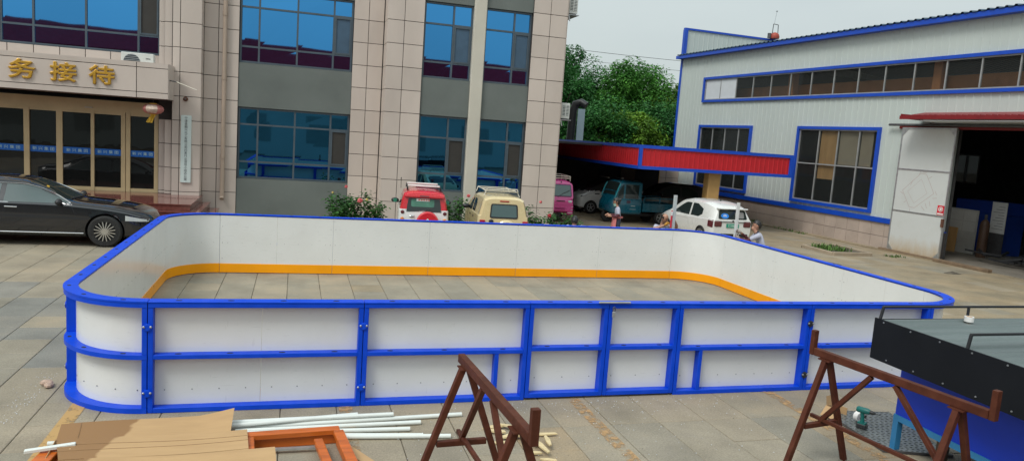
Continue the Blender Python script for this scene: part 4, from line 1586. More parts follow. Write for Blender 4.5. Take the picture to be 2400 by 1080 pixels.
# gate drop bar and padlock
gb = thing('gate_bar', 'grey steel bar lying across the gate joint on the top rail with a hanging padlock', 'bar', (3.78, 8.14, 1.17))
MB().box(3.60, 4.02, 8.148, 8.172, 1.206, 1.226).build('bar', STEEL, gb, bevel=.003)
bx('padlock', (3.785, 3.825, 8.145, 8.165, 1.03, 1.10), STEEL, gb, bevel=.004)
MB().tube([(3.79, 8.155, 1.09), (3.79, 8.155, 1.15), (3.805, 8.155, 1.165), (3.82, 8.155, 1.15), (3.82, 8.155, 1.09)], .005, 6).build('shackle', STEELD, gb)
tag(MB().ell((-2.62, 9.15, .035), (.07, .05, .035), 9, 6).ell((-2.58, 9.08, .03), (.05, .06, .03), 8, 5).build('crumpled_paper', PM('crumpled_pinkish_paper', (.5, .36, .28), .8, var=.3, scale=30, bump=.6, bscale=60)), 'crumpled pinkish paper on the paving beside the rounded left corner of the rink', 'litter')
# shavings and white plastic crumbs from cutting
cr2 = MB()
r = random.Random(9)
for _ in range(420):
    k = r.random()
    if k < .35:
        x, y = r.gauss(3.9, .9), 8.1 - abs(r.gauss(0, .25))
    elif k < .6:
        x, y = -2.6 - abs(r.gauss(0, .12)), r.uniform(8.0, 9.6)
    else:
        x, y = r.uniform(1, 5.5), r.uniform(6.4, 8.1)
    s_ = r.uniform(.003, .009)
    a = r.uniform(0, 6.28)
    cr2.add([(x + s_ * math.cos(a + t_), y + s_ * math.sin(a + t_), .004 + s_ * .5 * (t_ > 3)) for t_ in (0, 2.1, 4.2)] + [(x, y, .004 + s_)], [(0, 1, 3), (1, 2, 3), (2, 0, 3), (0, 2, 1)])
tag(cr2.build('plastic_crumbs', WPANEL), 'tiny white plastic crumbs scattered on the paving in front of the rink gate', 'shavings', kind='stuff')
# ------------------------------------------------------------------ trestles
OXIDE = PM('red_oxide_steel', (.085, .026, .015), .55, var=.25, scale=9, dirt=.35, dcol=(.16, .065, .032), dscale=6, spec=.15)


def trestle(label, x, ends):
    """A-frame trestle along Y: (x at far end, near end), beam from Y=6.22 to 4.49, top 1.2 m"""
    t = thing('trestle', label, 'trestle', (x[0] * .5 + x[1] * .5, 5.35, 0), 0, 'red oxide steel trestles')
    A = Vector((x[0], 6.24, 1.165))
    B = Vector((x[1], 4.47, 1.165))
    d = (B - A).normalized()
    s = Vector((d.y, -d.x, 0))
    MB().beam(A, B, .062, .075).build('beam', OXIDE, t, bevel=.004)
    leg_at = []
    for f, nm in ((.09, 'far'), (.86, 'near')):
        ap = A + (B - A) * f + Vector((0, 0, -.05))
        MB().beam(ap - s * .06 + Vector((0, 0, .005)), ap + s * .06 + Vector((0, 0, .005)), .14, .012).build('saddle_plate', OXIDE, t)
        feet = []
        for sg in (-1, 1):
            p = ap + s * sg * .03 - Vector((0, 0, .005))
            q = ap + s * sg * .43
            q.z = 0
            MB().beam(p, q, .055, .055, up=tuple(d)).build('leg', OXIDE, t, bevel=.004)
            feet.append((p, q))
        fr = .60
        c0 = feet[0][0].lerp(feet[0][1], fr)
        c1 = feet[1][0].lerp(feet[1][1], fr)
        MB().beam(c0.lerp(c1, .08), c1.lerp(c0, .08), .05, .05).build('crossbar', OXIDE, t, bevel=.004)
        leg_at.append((c0 + c1) / 2)
    MB().beam(leg_at[0] + Vector((0, 0, .055)) - d * .12, leg_at[1] + Vector((0, 0, .055)) + d * .05, .036, .036).build('stretcher', OXIDE, t, bevel=.003)
    MB().beam(A + (B - A) * .38 - Vector((0, 0, .05)), leg_at[0] + Vector((0, 0, .03)), .045, .045).build('brace', OXIDE, t, bevel=.003)
    MB().beam(A + (B - A) * .52 - Vector((0, 0, .05)), leg_at[1] + Vector((0, 0, .03)), .045, .045).build('brace', OXIDE, t, bevel=.003)
    for e in ends:
        P = A if e == 0 else B
        MB().beam(P + d * (-.03 if e == 0 else .03) + Vector((0, 0, -.04)), P + d * (-.03 if e == 0 else .03) + Vector((0, 0, .215)), .06, .05, up=tuple(d)).build('end_stop', OXIDE, t, bevel=.003)
    return t


trestle('rusty red brown steel trestle standing nearest the cut white pipes', (1.47, 1.57), (1,))
trestle('rusty red brown steel trestle standing beside the blue stall with upright stops at both ends', (5.22, 5.52), (0, 1))

# ------------------------------------------------------------------ blue stall with black board
ST_BLUE = PM('stall_blue_sheet', (.002, .038, .50), .5, var=.08, scale=3, bump=.03, bscale=200)
ST_LIGHT = PM('stall_light_blue_steel', (.03, .20, .42), .42, var=.12)
ST_BLACK = PM('stall_black_board', (.010, .0115, .015), .6, var=.15, scale=2, spec=.15)
ROOFS = PM('stall_roof_sheet', (.125, .155, .155), .42, .25, var=.25, scale=1.2, stretch=(.15, 2.2, 1), dirt=.25, dcol=(.26, .29, .28), dscale=1.2)
st = thing('market_stall', 'blue steel stall with a black side board and grey ribbed roof', 'stall', (7.6, 5.0, 0))
x0, x1, y0, y1 = 6.42, 9.4, 3.0, 6.30
b = MB().box(x0, x1, y0, y1, .42, 1.12)
b.build('body_panel', ST_BLUE, st)
fr = MB()
fr.box(x0 - .012, x0 + .05, y0, y1 + .01, .355, .42).box(x0 + .05, x1, y1 - .05, y1 + .01, .355, .42)
fr.build('base_frame', ST_LIGHT, st)
for (lx, ly) in ((x0 - .010, y1 - .06), (x0 - .010, 4.9), (x0 - .010, 3.4), (x1 - .06, y1 - .06), (x1 - .06, 3.4)):
    bx('leg', (lx, lx + .07, ly, ly + .07, 0, .354), ST_LIGHT, st)
MB().box(6.03, 6.05, 2.6, 6.36, 1.05, 1.49).box(6.05, 9.8, 6.34, 6.36, 1.05, 1.475).build('side_board', ST_BLACK, st)
q = MB()
r = random.Random(2)
for k in range(11):
    yy = 6.32 - .09 - k * .36
    q.lathe([(.010, 0), (.008, -.006)], (6.03, yy, 1.465), 'x', 6)
    q.lathe([(.010, 0), (.008, -.006)], (6.03, yy - .1, 1.085), 'x', 6)
q.build('rivet', BOLT, st)
pts = []
yy = 2.6
while yy < 6.33:
    pts += [(yy, 1.455), (yy + .13, 1.455), (yy + .15, 1.476), (yy + .19, 1.476), (yy + .21, 1.455)]
    yy += .235
k = len(pts)
MB().add([(6.05, p[0], p[1]) for p in pts] + [(9.8, p[0], p[1] + .02) for p in pts], [(i, i + 1, i + 1 + k, i + k) for i in range(k - 1)]).build('roof_sheet', ROOFS, st)
bx('soffit', (6.06, 9.8, 2.6, 6.33, 1.05, 1.06), ST_BLACK, st)
for yy in (6.30, 5.22, 4.05):
    rl = MB().beam((6.045, yy, 1.49 if yy > 6 else 1.46), (6.07, yy, 1.62), .026, .026, up=(0, 1, 0)).beam((6.06, yy, 1.62), (9.7, yy, 1.63), .024, .024)
    for xx in (7.23, 8.6):
        rl.beam((xx, yy, 1.46), (xx, yy, 1.61), .024, .024, up=(0, 1, 0))
    rl.build('roof_rail', BLACKP, st, bevel=.003)
tp = thing('tape_roll', 'white tape roll standing on the stall roof at a rail post', 'tape roll', (7.165, 6.22, 1.478))
MB().lathe([(.048, 0), (.048, .055), (.034, .055), (.034, 0)], (0, 0, 0), 'z', 20, cap=False).build('tape', SGNW, tp, local=True)
MB().lathe([(.034, .002), (.034, .053), (.031, .053), (.031, .002)], (0, 0, 0), 'z', 16, cap=False).build('core', PLY, tp, local=True)

# perforated plate on the ground beside the stall
pl = thing('perforated_plate', 'grey perforated anti slip metal plate on the ground under the stall', 'metal plate', (6.55, 6.85, 0))
PLATE = PM('plate_zinc', (.20, .215, .21), .42, .5, var=.15, scale=6)
pts4 = [Vector((6.42, 7.40, 0)), Vector((7.28, 7.25, 0)), Vector((7.0, 6.02, 0)), Vector((6.28, 6.25, 0))]
b = MB()
nx, ny = 13, 22
hole = MB()
for i in range(nx):
    for j in range(ny):
        def pt(u, v):
            a = pts4[0].lerp(pts4[1], u)
            c = pts4[3].lerp(pts4[2], u)
            return a.lerp(c, v)
        u0, u1, v0, v1 = i / nx, (i + 1) / nx, j / ny, (j + 1) / ny
        off = .25 * ((j % 2) - .5) / nx
        a, c2, e, f = pt(u0, v0), pt(u1, v0), pt(u1, v1), pt(u0, v1)
        z = Vector((0, 0, .03))
        m_ = .24
        ia, ic, ie, if_ = [pt(uu + off, vv) + z for uu, vv in ((u0 + m_ / nx, v0 + .32 / ny), (u1 - m_ / nx, v0 + .32 / ny), (u1 - m_ / nx, v1 - .32 / ny), (u0 + m_ / nx, v1 - .32 / ny))]
        o4 = [a + z, c2 + z, e + z, f + z]
        b.add(o4 + [ia, ic, ie, if_], [(0, 1, 5, 4), (1, 2, 6, 5), (2, 3, 7, 6), (3, 0, 4, 7)])
        dn = Vector((0, 0, -.02))
        b.add([ia, ic, ie, if_, ia + dn, ic + dn, ie + dn, if_ + dn], [(0, 1, 5, 4), (1, 2, 6, 5), (2, 3, 7, 6), (3, 0, 4, 7)])
b.build('plate', PLATE, pl)
e4 = MB()
for p, q_ in zip(pts4, pts4[1:] + pts4[:1]):
    e4.beam(p + Vector((0, 0, .016)), q_ + Vector((0, 0, .016)), .006, .032)
e4.build('plate_rim', STEELD, pl)

# cordless drill standing on its battery
TEAL = PM('tool_teal', (.005, .13, .12), .4, var=.1)
dr_ = thing('cordless_drill', 'teal cordless drill standing on its battery by the perforated plate', 'drill', (6.49, 6.83, .033), .5)
MB().box(-.042, .042, -.06, .05, 0, .055).build('battery', BLACKP, dr_, bevel=.008, local=True)
MB().box(-.034, .034, -.048, .04, .055, .075).tube([(0, -.005, .07), (0, .0, .13), (0, .012, .19)], [.024, .021, .024], 10).build('grip', TEAL, dr_, smooth=True, local=True)
MB().tube([(0, .075, .215), (0, .06, .215), (0, -.04, .215), (0, -.075, .215)], [.026, .036, .038, .028], 12).build('motor_housing', TEAL, dr_, smooth=True, local=True)
MB().tube([(0, -.075, .215), (0, -.11, .215), (0, -.135, .215)], [.024, .022, .010], 12).tube([(0, -.135, .215), (0, -.19, .215)], .004, 6).build('chuck', BLACKP, dr_, smooth=True, local=True)
MB().box(-.010, .010, -.042, -.022, .13, .165).build('trigger', BLACKP, dr_, bevel=.003, local=True)
CARD = PM('cardboard', (.47, .30, .15), .75, var=.08, scale=1.5, bump=.06, bscale=60, stretch=(1, 3, 1))
CARDD = PM('cardboard_edge', (.25, .15, .07), .8)
cbx = thing('cardboard_carton', 'small open cardboard carton lying beside the drill', 'carton', (6.47, 7.26, .0), .3)
MB().box(-.05, .13, -.08, .10, .0, .012).box(-.05, -.042, -.08, .10, .012, .12).box(.122, .13, -.08, .10, .012, .12).box(-.042, .122, .092, .10, .012, .12).build('carton_body', CARD, cbx, local=True)
MB().add([(-.046, -.08, .12), (-.046, .10, .12), (-.16, .09, .02), (-.16, -.08, .02)], [(0, 1, 2, 3)]).add([(-.04, .096, .12), (.126, .096, .12), (.12, .12, .23), (-.03, .12, .23)], [(0, 1, 2, 3)]).build('carton_flap', CARD, cbx, local=True)
wf = thing('white_disc_box', 'white round plastic tub lying between the carton and the drill', 'tub', (6.60, 7.0, .033), 0)
MB().lathe([(.002, -.03), (.06, -.03), (.065, .03), (.002, .03)], (0, 0, .066), 'y', 18).build('tub', SGNW, wf, smooth=True, local=True)
MB().lathe([(.02, -.034), (.02, -.031)], (0, 0, .066), 'y', 10).build('lid_mark', STEEL, wf, local=True)
ff = thing('packing_foil', 'brown taped packing scrap propped under the stall frame', 'packing', (6.72, 5.92, 0), .35)
MB().prism([(-.12, 0), (.12, 0), (.15, .32), (-.10, .36)], 'y', -.02, .02).build('packing_sheet', PM('brown_packing', (.12, .075, .045), .5, var=.35, scale=10), ff, local=True)
MB().prism([(-.08, 0), (-.05, 0), (.11, .32), (.08, .33)], 'y', -.026, -.021).prism([(-.1, .16), (0.02, .2), (0.02, .225), (-.1, .185)], 'y', -.028, -.0265).build('packing_tape', PM('tan_tape', (.42, .33, .19), .4), ff, local=True)

# ------------------------------------------------------------------ orange timber frame, cardboard, pipes
OWOOD = PM('orange_stained_timber', (.50, .115, .014), .35, var=.25, scale=2.5, stretch=(1, 6, 6), spec=.5)
of = thing('timber_frame', 'orange stained timber frame lying on the ground under the cardboard', 'timber frame', (-.3, 6.3, 0))


def plank(p, q, w, h, name='timber'):
    MB().beam(p, q, w, h).build(name, OWOOD, of, bevel=.006)


plank((-2.02, 7.04, .13), (.50, 7.22, .13), .10, .055, 'rail')
plank((-2.02, 7.04, .05), (.50, 7.22, .05), .04, .10, 'rail')
plank((.485, 7.16, .131), (.70, 5.4, .131), .10, .055, 'stile')
plank((.485, 7.16, .05), (.70, 5.4, .05), .04, .10, 'stile')
plank((.29, 7.05, .10), (.50, 5.5, .10), .085, .05, 'inner_stile')
plank((-.345, 7.10, .10), (-.23, 5.4, .10), .09, .10, 'cross_piece')
plank((-1.975, 6.985, .131), (-2.15, 5.4, .131), .15, .055, 'stile')
plank((-1.35, 7.05, .10), (-1.35, 5.5, .10), .08, .08, 'cross_piece')
MB().box(-.30, .30, 7.02, 7.06, .03, .05).build('metal_strip', STEEL, of)


def sheet(name, label, poly, z, mat, th=.006, zfun=None, parent=None):
    k = len(poly)
    zf = zfun or (lambda x, y: z)
    b = MB().add([(x, y, zf(x, y)) for x, y in poly] + [(x, y, zf(x, y) + th) for x, y in poly], [tuple(range(k)), tuple(range(2 * k - 1, k - 1, -1))] + [(i, i + k, (i + 1) % k + k, (i + 1) % k) for i in range(k)])
    o = b.build(name, mat, parent)
    if label:
        tag(o, label, 'cardboard')
    return o


m_c, t_c, p_c = nodes('cardboard_damp')
gp_ = t_c.nodes.new('ShaderNodeNewGeometry').outputs['Position']
sx_ = t_c.nodes.new('ShaderNodeSeparateXYZ')
t_c.links.new(gp_, sx_.inputs[0])
e1 = N(t_c, 'ShaderNodeMath', operation='MULTIPLY_ADD')      # damp edge runs along a slanted line
t_c.links.new(sx_.outputs[1], e1.inputs[0])
e1.inputs[1].default_value = -.2
t_c.links.new(sx_.outputs[0], e1.inputs[2])
e2 = N(t_c, 'ShaderNodeMath', operation='MULTIPLY_ADD')
t_c.links.new(noise(t_c, 3.2, 3, gp_), e2.inputs[0])
e2.inputs[1].default_value = .18
t_c.links.new(e1.outputs[0], e2.inputs[2])
DAMP = -2.81
cc = ramp(t_c, noise(t_c, 2, 5, gp_, .6, (1, 4, 1)), .3, .7, (.43, .27, .13), (.50, .32, .155))
rm = N(t_c, 'ShaderNodeMapRange')
rm.inputs['From Min'].default_value = DAMP - .015
rm.inputs['From Max'].default_value = DAMP + .015
t_c.links.new(e2.outputs[0], rm.inputs['Value'])
cd_ = mixc(t_c, rm.outputs[0], (.27, .145, .058), cc)
t_c.links.new(cd_, p_c.inputs['Base Color'])
p_c.inputs['Roughness'].default_value = .7
bmp = N(t_c, 'ShaderNodeBump', Strength=.12, Distance=.01)
t_c.links.new(noise(t_c, 14, 4, gp_, .6, (.4, 6, 1)), bmp.inputs['Height'])
t_c.links.new(bmp.outputs['Normal'], p_c.inputs['Normal'])
CARDW = m_c

cd = thing('cardboard_sheet', 'large flattened cardboard box with a damp dark left end lying over the orange frame', 'cardboard', (-1.2, 7, .16))


def cz(x, y):
    return .168 + .012 * math.sin(3.1 * x + 1) + .008 * math.sin(5 * y)


def cgrid(name, c00, c10, c11, c01, zoff, n=14, lift=None):
    def fn(u, v):
        a = Vector(c00).lerp(Vector(c10), u)
        c = Vector(c01).lerp(Vector(c11), u)
        p = a.lerp(c, v)
        return (p.x, p.y, cz(p.x, p.y) + zoff + (lift(u, v) if lift else 0))
    b = MB().grid(fn, n, 6)
    k = len(b.v)
    b2 = [(x, y, z - .005) for x, y, z in b.v]
    fs = [tuple(i + k for i in reversed(f)) for f in b.f]
    w = 7
    rim = [(i * w, (i + 1) * w, (i + 1) * w + k, i * w + k) for i in range(n)] + [(i * w + 6, i * w + 6 + k, (i + 1) * w + 6 + k, (i + 1) * w + 6) for i in range(n)]
    rim += [(j, j + k, j + 1 + k, j + 1) for j in range(6)] + [(n * w + j, n * w + j + 1, n * w + j + 1 + k, n * w + j + k) for j in range(6)]
    b.v += b2
    b.f += fs + rim
    b.m = [0] * len(b.f)
    return b.build(name, CARDW, cd, smooth=True, angle=50)


cgrid('flap', (-2.03, 7.50), (-.52, 7.66), (-.52, 7.16), (-1.96, 7.02), .002, lift=lambda u, v: .05 * (1 - v) * max(0, (u - .8) * 5) + .012 * (1 - v))
cgrid('main_panel', (-1.97, 7.13), (-.37, 7.215), (-.33, 6.74), (-1.83, 6.66), .022)
cgrid('main_panel', (-1.83, 6.645), (-.33, 6.725), (-.28, 6.2), (-1.75, 6.1), .024)
cgrid('side_flap', (-1.62, 6.60), (-.10, 6.62), (-.06, 6.0), (-1.6, 6.0), .055, lift=lambda u, v: .012 * u)
for i, dx in enumerate((0,)):
    MB().beam((-1.965, 7.10, .20), (-1.98, 6.2, .02), .004, .03).build('torn_edge', CARD, cd)
for (p, q) in (((-1.93, 6.98), (-.36, 7.06)), ((-1.90, 6.84), (-.35, 6.95)), ((-1.80, 6.44), (-.31, 6.53))):
    n_ = 14
    pts = []
    for i in range(n_ + 1):
        x, y = p[0] + (q[0] - p[0]) * i / n_, p[1] + (q[1] - p[1]) * i / n_
        pts.append((x, y, cz(x, y) + .0235))
    MB().tube(pts, .0022, 4).build('fold_crease', CARDD, cd)
MB().tube([(-1.86, 7.50, cz(-1.86, 7.5) + .0155), (-1.83, 7.30, cz(-1.83, 7.3) + .011), (-1.81, 7.16, cz(-1.81, 7.16) + .009)], .0025, 4).build('fold_crease', CARDD, cd)
tag(MB().beam((.56, 7.02, .03), (.98, 6.25, .015), .11, .012).build('cardboard_strip', CARD), 'narrow strip of cardboard on the paving at the right of the orange frame', 'cardboard')
tag(MB().beam((.60, 6.86, .012), (1.05, 6.02, .012), .07, .010).build('cardboard_strip', CARD), 'second narrower cardboard strip overlapping the strip right of the orange frame', 'cardboard')
tag(MB().beam((-1.80, 6.9, .20), (-1.99, 6.1, .03), .012, .012).build('thin_lath', CARD), 'thin pale lath leaning against the left end of the orange frame', 'lath')

PIPEW = PM('white_pvc_pipe', (.70, .74, .71), .35, var=.03, dirt=.12, dcol=(.45, .42, .36), dscale=4)
PR = .024
pipes = [((-.60, 7.62, .025), (1.87, 7.76, .025), 'white pvc pipe reaching farthest to the right of the bundle'),
         ((-.55, 7.66, .075), (1.10, 7.72, .072), 'white pvc pipe at the back of the bundle ending short of the trestle'),
         ((-.60, 7.57, .075), (.72, 7.75, .073), 'white pvc pipe lying on top of the bundle'),
         ((-.50, 7.55, .025), (1.38, 7.585, .025), 'white pvc pipe in the middle of the bundle on the paving'),
         ((-.45, 7.49, .025), (1.24, 7.415, .025), 'white pvc pipe in front of the bundle pointing at the trestle'),
         ((-.35, 7.43, .025), (1.35, 7.235, .025), 'shorter white pvc pipe of the lowest pair nearest the orange frame'),
         ((-.30, 7.37, .025), (1.63, 7.185, .025), 'longer white pvc pipe of the lowest pair nearest the orange frame'),
         ((-2.13, 7.445, .025), (-1.6, 7.46, .025), 'white pvc pipe end poking out left from under the cardboard flap')]
for p, q, lab in pipes:
    t = thing('pvc_pipe', lab, 'pipe', p, 0, 'white pipes on the ground')
    p, q = Vector(p), Vector(q)
    d = (q - p).normalized()
    MB().tube([p, p.lerp(q, .5) + Vector((0, 0, .0)), q], PR, 12).build('pipe_wall', PIPEW, t, smooth=True)
    MB().tube([q - d * .01, q + d * .001], PR - .004, 12).build('pipe_bore', STEELD, t)
tag(MB().beam((-2.16, 6.93, .18), (-1.78, 6.985, .205), .045, .03).build('white_trim', PIPEW, bevel=.004), 'short white plastic trim lying on the left end of the orange frame', 'trim')

OFF = PM('pale_pine_offcut', (.66, .53, .30), .6, var=.12, scale=6, stretch=(1, 5, 1))
r = random.Random(12)
offs = [((2.02, 7.36), (2.30, 7.40)), ((2.05, 7.28), (2.24, 7.22)), ((2.18, 7.42), (2.46, 7.22)), ((2.02, 7.0), (2.24, 6.92)), ((2.12, 7.08), (2.42, 7.12)), ((2.34, 7.12), (2.46, 6.82)),
        ((2.40, 7.15), (2.78, 7.12)), ((2.48, 7.02), (2.52, 6.6)), ((2.62, 7.05), (2.58, 6.74)), ((2.3, 6.72), (2.46, 6.66)), ((1.72, 6.44), (1.92, 6.38)), ((1.86, 6.5), (2.12, 6.40)), ((2.40, 6.56), (2.55, 6.45))]
OFFL = ['pale pine offcut at the back left of the heap under the left trestle', 'short pine sliver just in front of the back left offcut', 'pine offcut slanting to the right from the back of the heap',
        'stubby pine offcut at the left middle of the heap', 'long pine offcut lying across the middle of the heap', 'pine offcut slanting towards the camera in the middle of the heap',
        'longest flat pine offcut pointing right out of the heap', 'pine offcut pointing at the camera behind the trestle leg', 'right hand pine offcut pointing at the camera beside the trestle leg',
        'small pine chip in front of the heap', 'pine offcut lying alone on the left between the trestle legs', 'wider pine offcut overlapping the lone one between the trestle legs', 'small pine chip at the front right below the trestle']
for i, (p, q) in enumerate(offs):
    z = .012 + .013 * (i % 3)
    w = r.uniform(.05, .10)
    p3, q3 = Vector((*p, z)), Vector((*q, z + r.uniform(0, .03)))
    d = (q3 - p3).normalized()
    s = Vector((-d.y, d.x, 0))
    pts = [p3 + s * w * .15, p3 - s * w * .3 + d * .03, p3.lerp(q3, .6) - s * w * .55, q3 - s * w * .35, q3 + s * w * .2 - d * .02, p3.lerp(q3, .4) + s * w * .5]
    b = MB().add([v - Vector((0, 0, .008)) for v in pts] + [v + Vector((0, 0, .008)) for v in pts], [tuple(range(6)), tuple(range(11, 5, -1))] + [(k, k + 6, (k + 1) % 6 + 6, (k + 1) % 6) for k in range(6)])
    tag(b.build('wood_offcut', OFF), OFFL[i], 'offcut', 'pine offcuts in a heap')
# ------------------------------------------------------------------ vehicles
def paint(name, col, rough=.28, coat=.8, dirt=.03):
    return PM(name, col, rough, var=.03, scale=2, coat=coat, dirt=dirt, dcol=tuple(min(1, c * .7 + .06) for c in col), dscale=2.2)


P_BLACK = paint('black_car_paint', (.004, .005, .009), .10, 1.0, 0)
P_RED = paint('red_car_paint', (.58, .012, .022))
P_WHITE = paint('white_car_paint', (.70, .71, .69))
P_CREAM = paint('cream_car_paint', (.66, .54, .30))
P_PINK = paint('pink_paint', (.68, .055, .30))
P_TEAL = paint('teal_paint', (.003, .10, .155))  # base colour darkened to stand in for the shade under the canopy
P_DARK = paint('dark_grey_car_paint', (.018, .017, .018), .3)
CHROME = PM('chrome_trim', (.62, .63, .64), .14, 1.0, var=.03)
CGLASS = glass_dark('car_glass', (.02, .03, .03), 0, .03, .6)
CGLASSL = glass_dark('pale_car_glass', (.10, .16, .16), 0, .05, .6)
SGLASS = glass_dark('sedan_side_glass', (.055, .085, .085), 0, .03, .9)
TYRE = PM('tyre_rubber', (.018, .018, .018), .75, var=.25, scale=12, bump=.2, bscale=60)
LRED = PM('red_lamp', (.42, .01, .015), .2, coat=1)
LDRED = PM('dark_red_lamp', (.10, .012, .018), .18, coat=1)
LAMB = PM('amber_lamp', (.62, .20, .015), .25, coat=1)
LCLR = PM('clear_lamp', (.55, .58, .58), .12, coat=1)
FOLIAGEMIR = PM('green_reflection_mirror', (.06, .30, .19), .1, .4)  # green of a reflection put into the mirror colour


def cr_interp(xs, vals, x):
    """monotone-limited cubic interpolation of tuples"""
    n = len(xs)
    if x <= xs[0]:
        return vals[0]
    if x >= xs[-1]:
        return vals[-1]
    i = max(k for k in range(n - 1) if xs[k] <= x)
    h = xs[i + 1] - xs[i]
    t = (x - xs[i]) / h
    out = []
    for c in range(len(vals[0])):
        d = (vals[i + 1][c] - vals[i][c]) / h
        dl = (vals[i][c] - vals[i - 1][c]) / (xs[i] - xs[i - 1]) if i > 0 else d
        dr = (vals[i + 2][c] - vals[i + 1][c]) / (xs[i + 2] - xs[i + 1]) if i < n - 2 else d
        m0 = 0 if dl * d <= 0 else 2 * dl * d / (dl + d)
        m1 = 0 if dr * d <= 0 else 2 * dr * d / (dr + d)
        h00, h10, h01, h11 = 2 * t ** 3 - 3 * t * t + 1, t ** 3 - 2 * t * t + t, -2 * t ** 3 + 3 * t * t, t ** 3 - t * t
        out.append(h00 * vals[i][c] + h10 * h * m0 + h01 * vals[i + 1][c] + h11 * h * m1)
    return tuple(out)


class Body:
    """lofted vehicle shell: stations (x: zb, w, wb, zw, wt, zt, crown, re)"""

    def __init__(s, st, tilt=0.0, tilt_z=.6, tilt_x=None, dx=.07):
        s.xs = [q[0] for q in st]
        s.vals = [q[1:] for q in st]
        s.tilt, s.tz, s.tx, s.dx = tilt, tilt_z, tilt_x if tilt_x is not None else s.xs[0] + .5, dx

    def ring(s, x):
        zb, w, wb, zw, wt, zt, cr, re = cr_interp(s.xs, s.vals, x)
        h = zw - zb
        key = [(0, zb), (wb, zb), (wb + (w - wb) * .7, zb + .05), (w - .008, zb + .28 * h), (w, zb + .62 * h), (w - .012, zw - .03 * h), (w - .035, zw)]
        a, b = (w - .04, zw + .004), (wt, zt - re)
        cab = [(a[0] + (b[0] - a[0]) * t, a[1] + (b[1] - a[1]) * t) for t in (.0, .25, .5, .75, 1)]
        top = [(wt - re * .22, zt - re * .35), (wt - re * .8, zt - re * .04), (wt * .55, zt + cr * .72), (wt * .27, zt + cr * .94), (0, zt + cr)]
        pts = []
        for p, q in zip(key, key[1:]):
            n = 4 if p[0] > wb * .99 else 2
            for k in range(n):
                pts.append((p[0] + (q[0] - p[0]) * k / n, p[1] + (q[1] - p[1]) * k / n))
        pts.append(key[-1])
        return pts + cab + top, len(pts)

    def shift(s, x, z):
        if not s.tilt:
            return 0
        f = max(0, min(1, (s.tx - x) / (s.tx - s.xs[0])))
        return s.tilt * max(0, z - s.tz) * f

    def yside(s, x, z):
        pts, k = s.ring(x)
        for p, q in zip(pts[2:], pts[3:]):
            if p[1] <= z <= q[1] and q[1] > p[1]:
                return p[0] + (q[0] - p[0]) * (z - p[1]) / (q[1] - p[1])
        return pts[-4][0]

    def ztop(s, x, y):
        pts, k = s.ring(x)
        up = pts[k + 4:]
        for p, q in zip(up, up[1:]):
            if q[0] <= abs(y) <= p[0] and p[0] > q[0]:
                return p[1] + (q[1] - p[1]) * (p[0] - abs(y)) / (p[0] - q[0])
        return up[0][1]

    def shell(s, name, mats, parent, arches=(), AR=.36, AZ=.33, matf=None, smooth_angle=32):
        n = max(8, int((s.xs[-1] - s.xs[0]) / s.dx))
        X = sorted(set([s.xs[0] + (s.xs[-1] - s.xs[0]) * i / n for i in range(n + 1)]))
        rows = []
        vs = []
        for x in X:
            pts, k = s.ring(x)
            full = [(y, z) for y, z in pts] + [(-y, z) for y, z in reversed(pts[1:-1])]
            for (y, z) in full:
                vs.append([x + s.shift(x, z), y, z])
        m = len(full)
        half = len(pts)
        ins = set()
        for i, v in enumerate(vs):
            for ax in arches:
                dx_, dz_ = v[0] - ax, v[2] - AZ
                d = math.hypot(dx_, dz_)
                if d < AR and abs(v[1]) > .40:
                    ins.add(i)
        snap = {}
        fs, ms = [], []
        for i in range(len(X) - 1):
            for j in range(m):
                f = (i * m + j, i * m + (j + 1) % m, (i + 1) * m + (j + 1) % m, (i + 1) * m + j)
                if all(q in ins for q in f):
                    continue
                for q in f:
                    if q in ins:
                        snap[q] = 1
                fs.append(f)
                jj = j if j < half else m - 1 - j
                ms.append(matf(vs[f[0]], jj, k) if matf else 0)
        for q in snap:
            v = vs[q]
            ax = min(arches, key=lambda a: abs(a - v[0]))
            dx_, dz_ = v[0] - ax, v[2] - AZ
            d = max(1e-4, math.hypot(dx_, dz_))
            v[0], v[2] = ax + dx_ / d * AR, AZ + dz_ / d * AR
        b = MB()
        b.v, b.f, b.m = [tuple(v) for v in vs], fs, ms
        cap0 = tuple(range(m - 1, -1, -1))
        cap1 = tuple((len(X) - 1) * m + j for j in range(m))
        for cp in (cap0, cap1):
            # cap as a strip between the two halves so that materials follow the height
            base = cp[0] - cp[0] % m
            for j in range(half - 1):
                a, c = base + j, base + j + 1
                d, e = base + (m - j - 1) % m if j else base, base + (m - j - 1) % m
                d = base + (m - j) % m
                q = [a, c, e, d]
                q = list(dict.fromkeys(q))
                if len(q) >= 3:
                    b.f.append(tuple(q))
                    b.m.append(matf(vs[a], j, k) if matf else 0)
        return b.build(name, mats, parent, smooth=True, local=True, angle=smooth_angle)

    def side(s, name, mat, parent, x0, x1, fb, ft, sgn, off=.005, nx=14, nz=6):
        fb_ = fb if callable(fb) else (lambda x: fb)
        ft_ = ft if callable(ft) else (lambda x: ft)

        def fn(u, v):
            x = x0 + (x1 - x0) * u
            z = fb_(x) + (ft_(x) - fb_(x)) * v
            return (x + s.shift(x, z), sgn * (s.yside(x, z) + off), z)
        return MB().grid(fn, nx, nz).build(name, mat, parent, smooth=True, local=True)

    def line(s, name, mat, parent, pts, sgn, r=.008, off=.004, n=6):
        return MB().tube([(x + s.shift(x, z), sgn * (s.yside(x, z) + off), z) for x, z in pts], r, n).build(name, mat, parent, smooth=True, local=True)

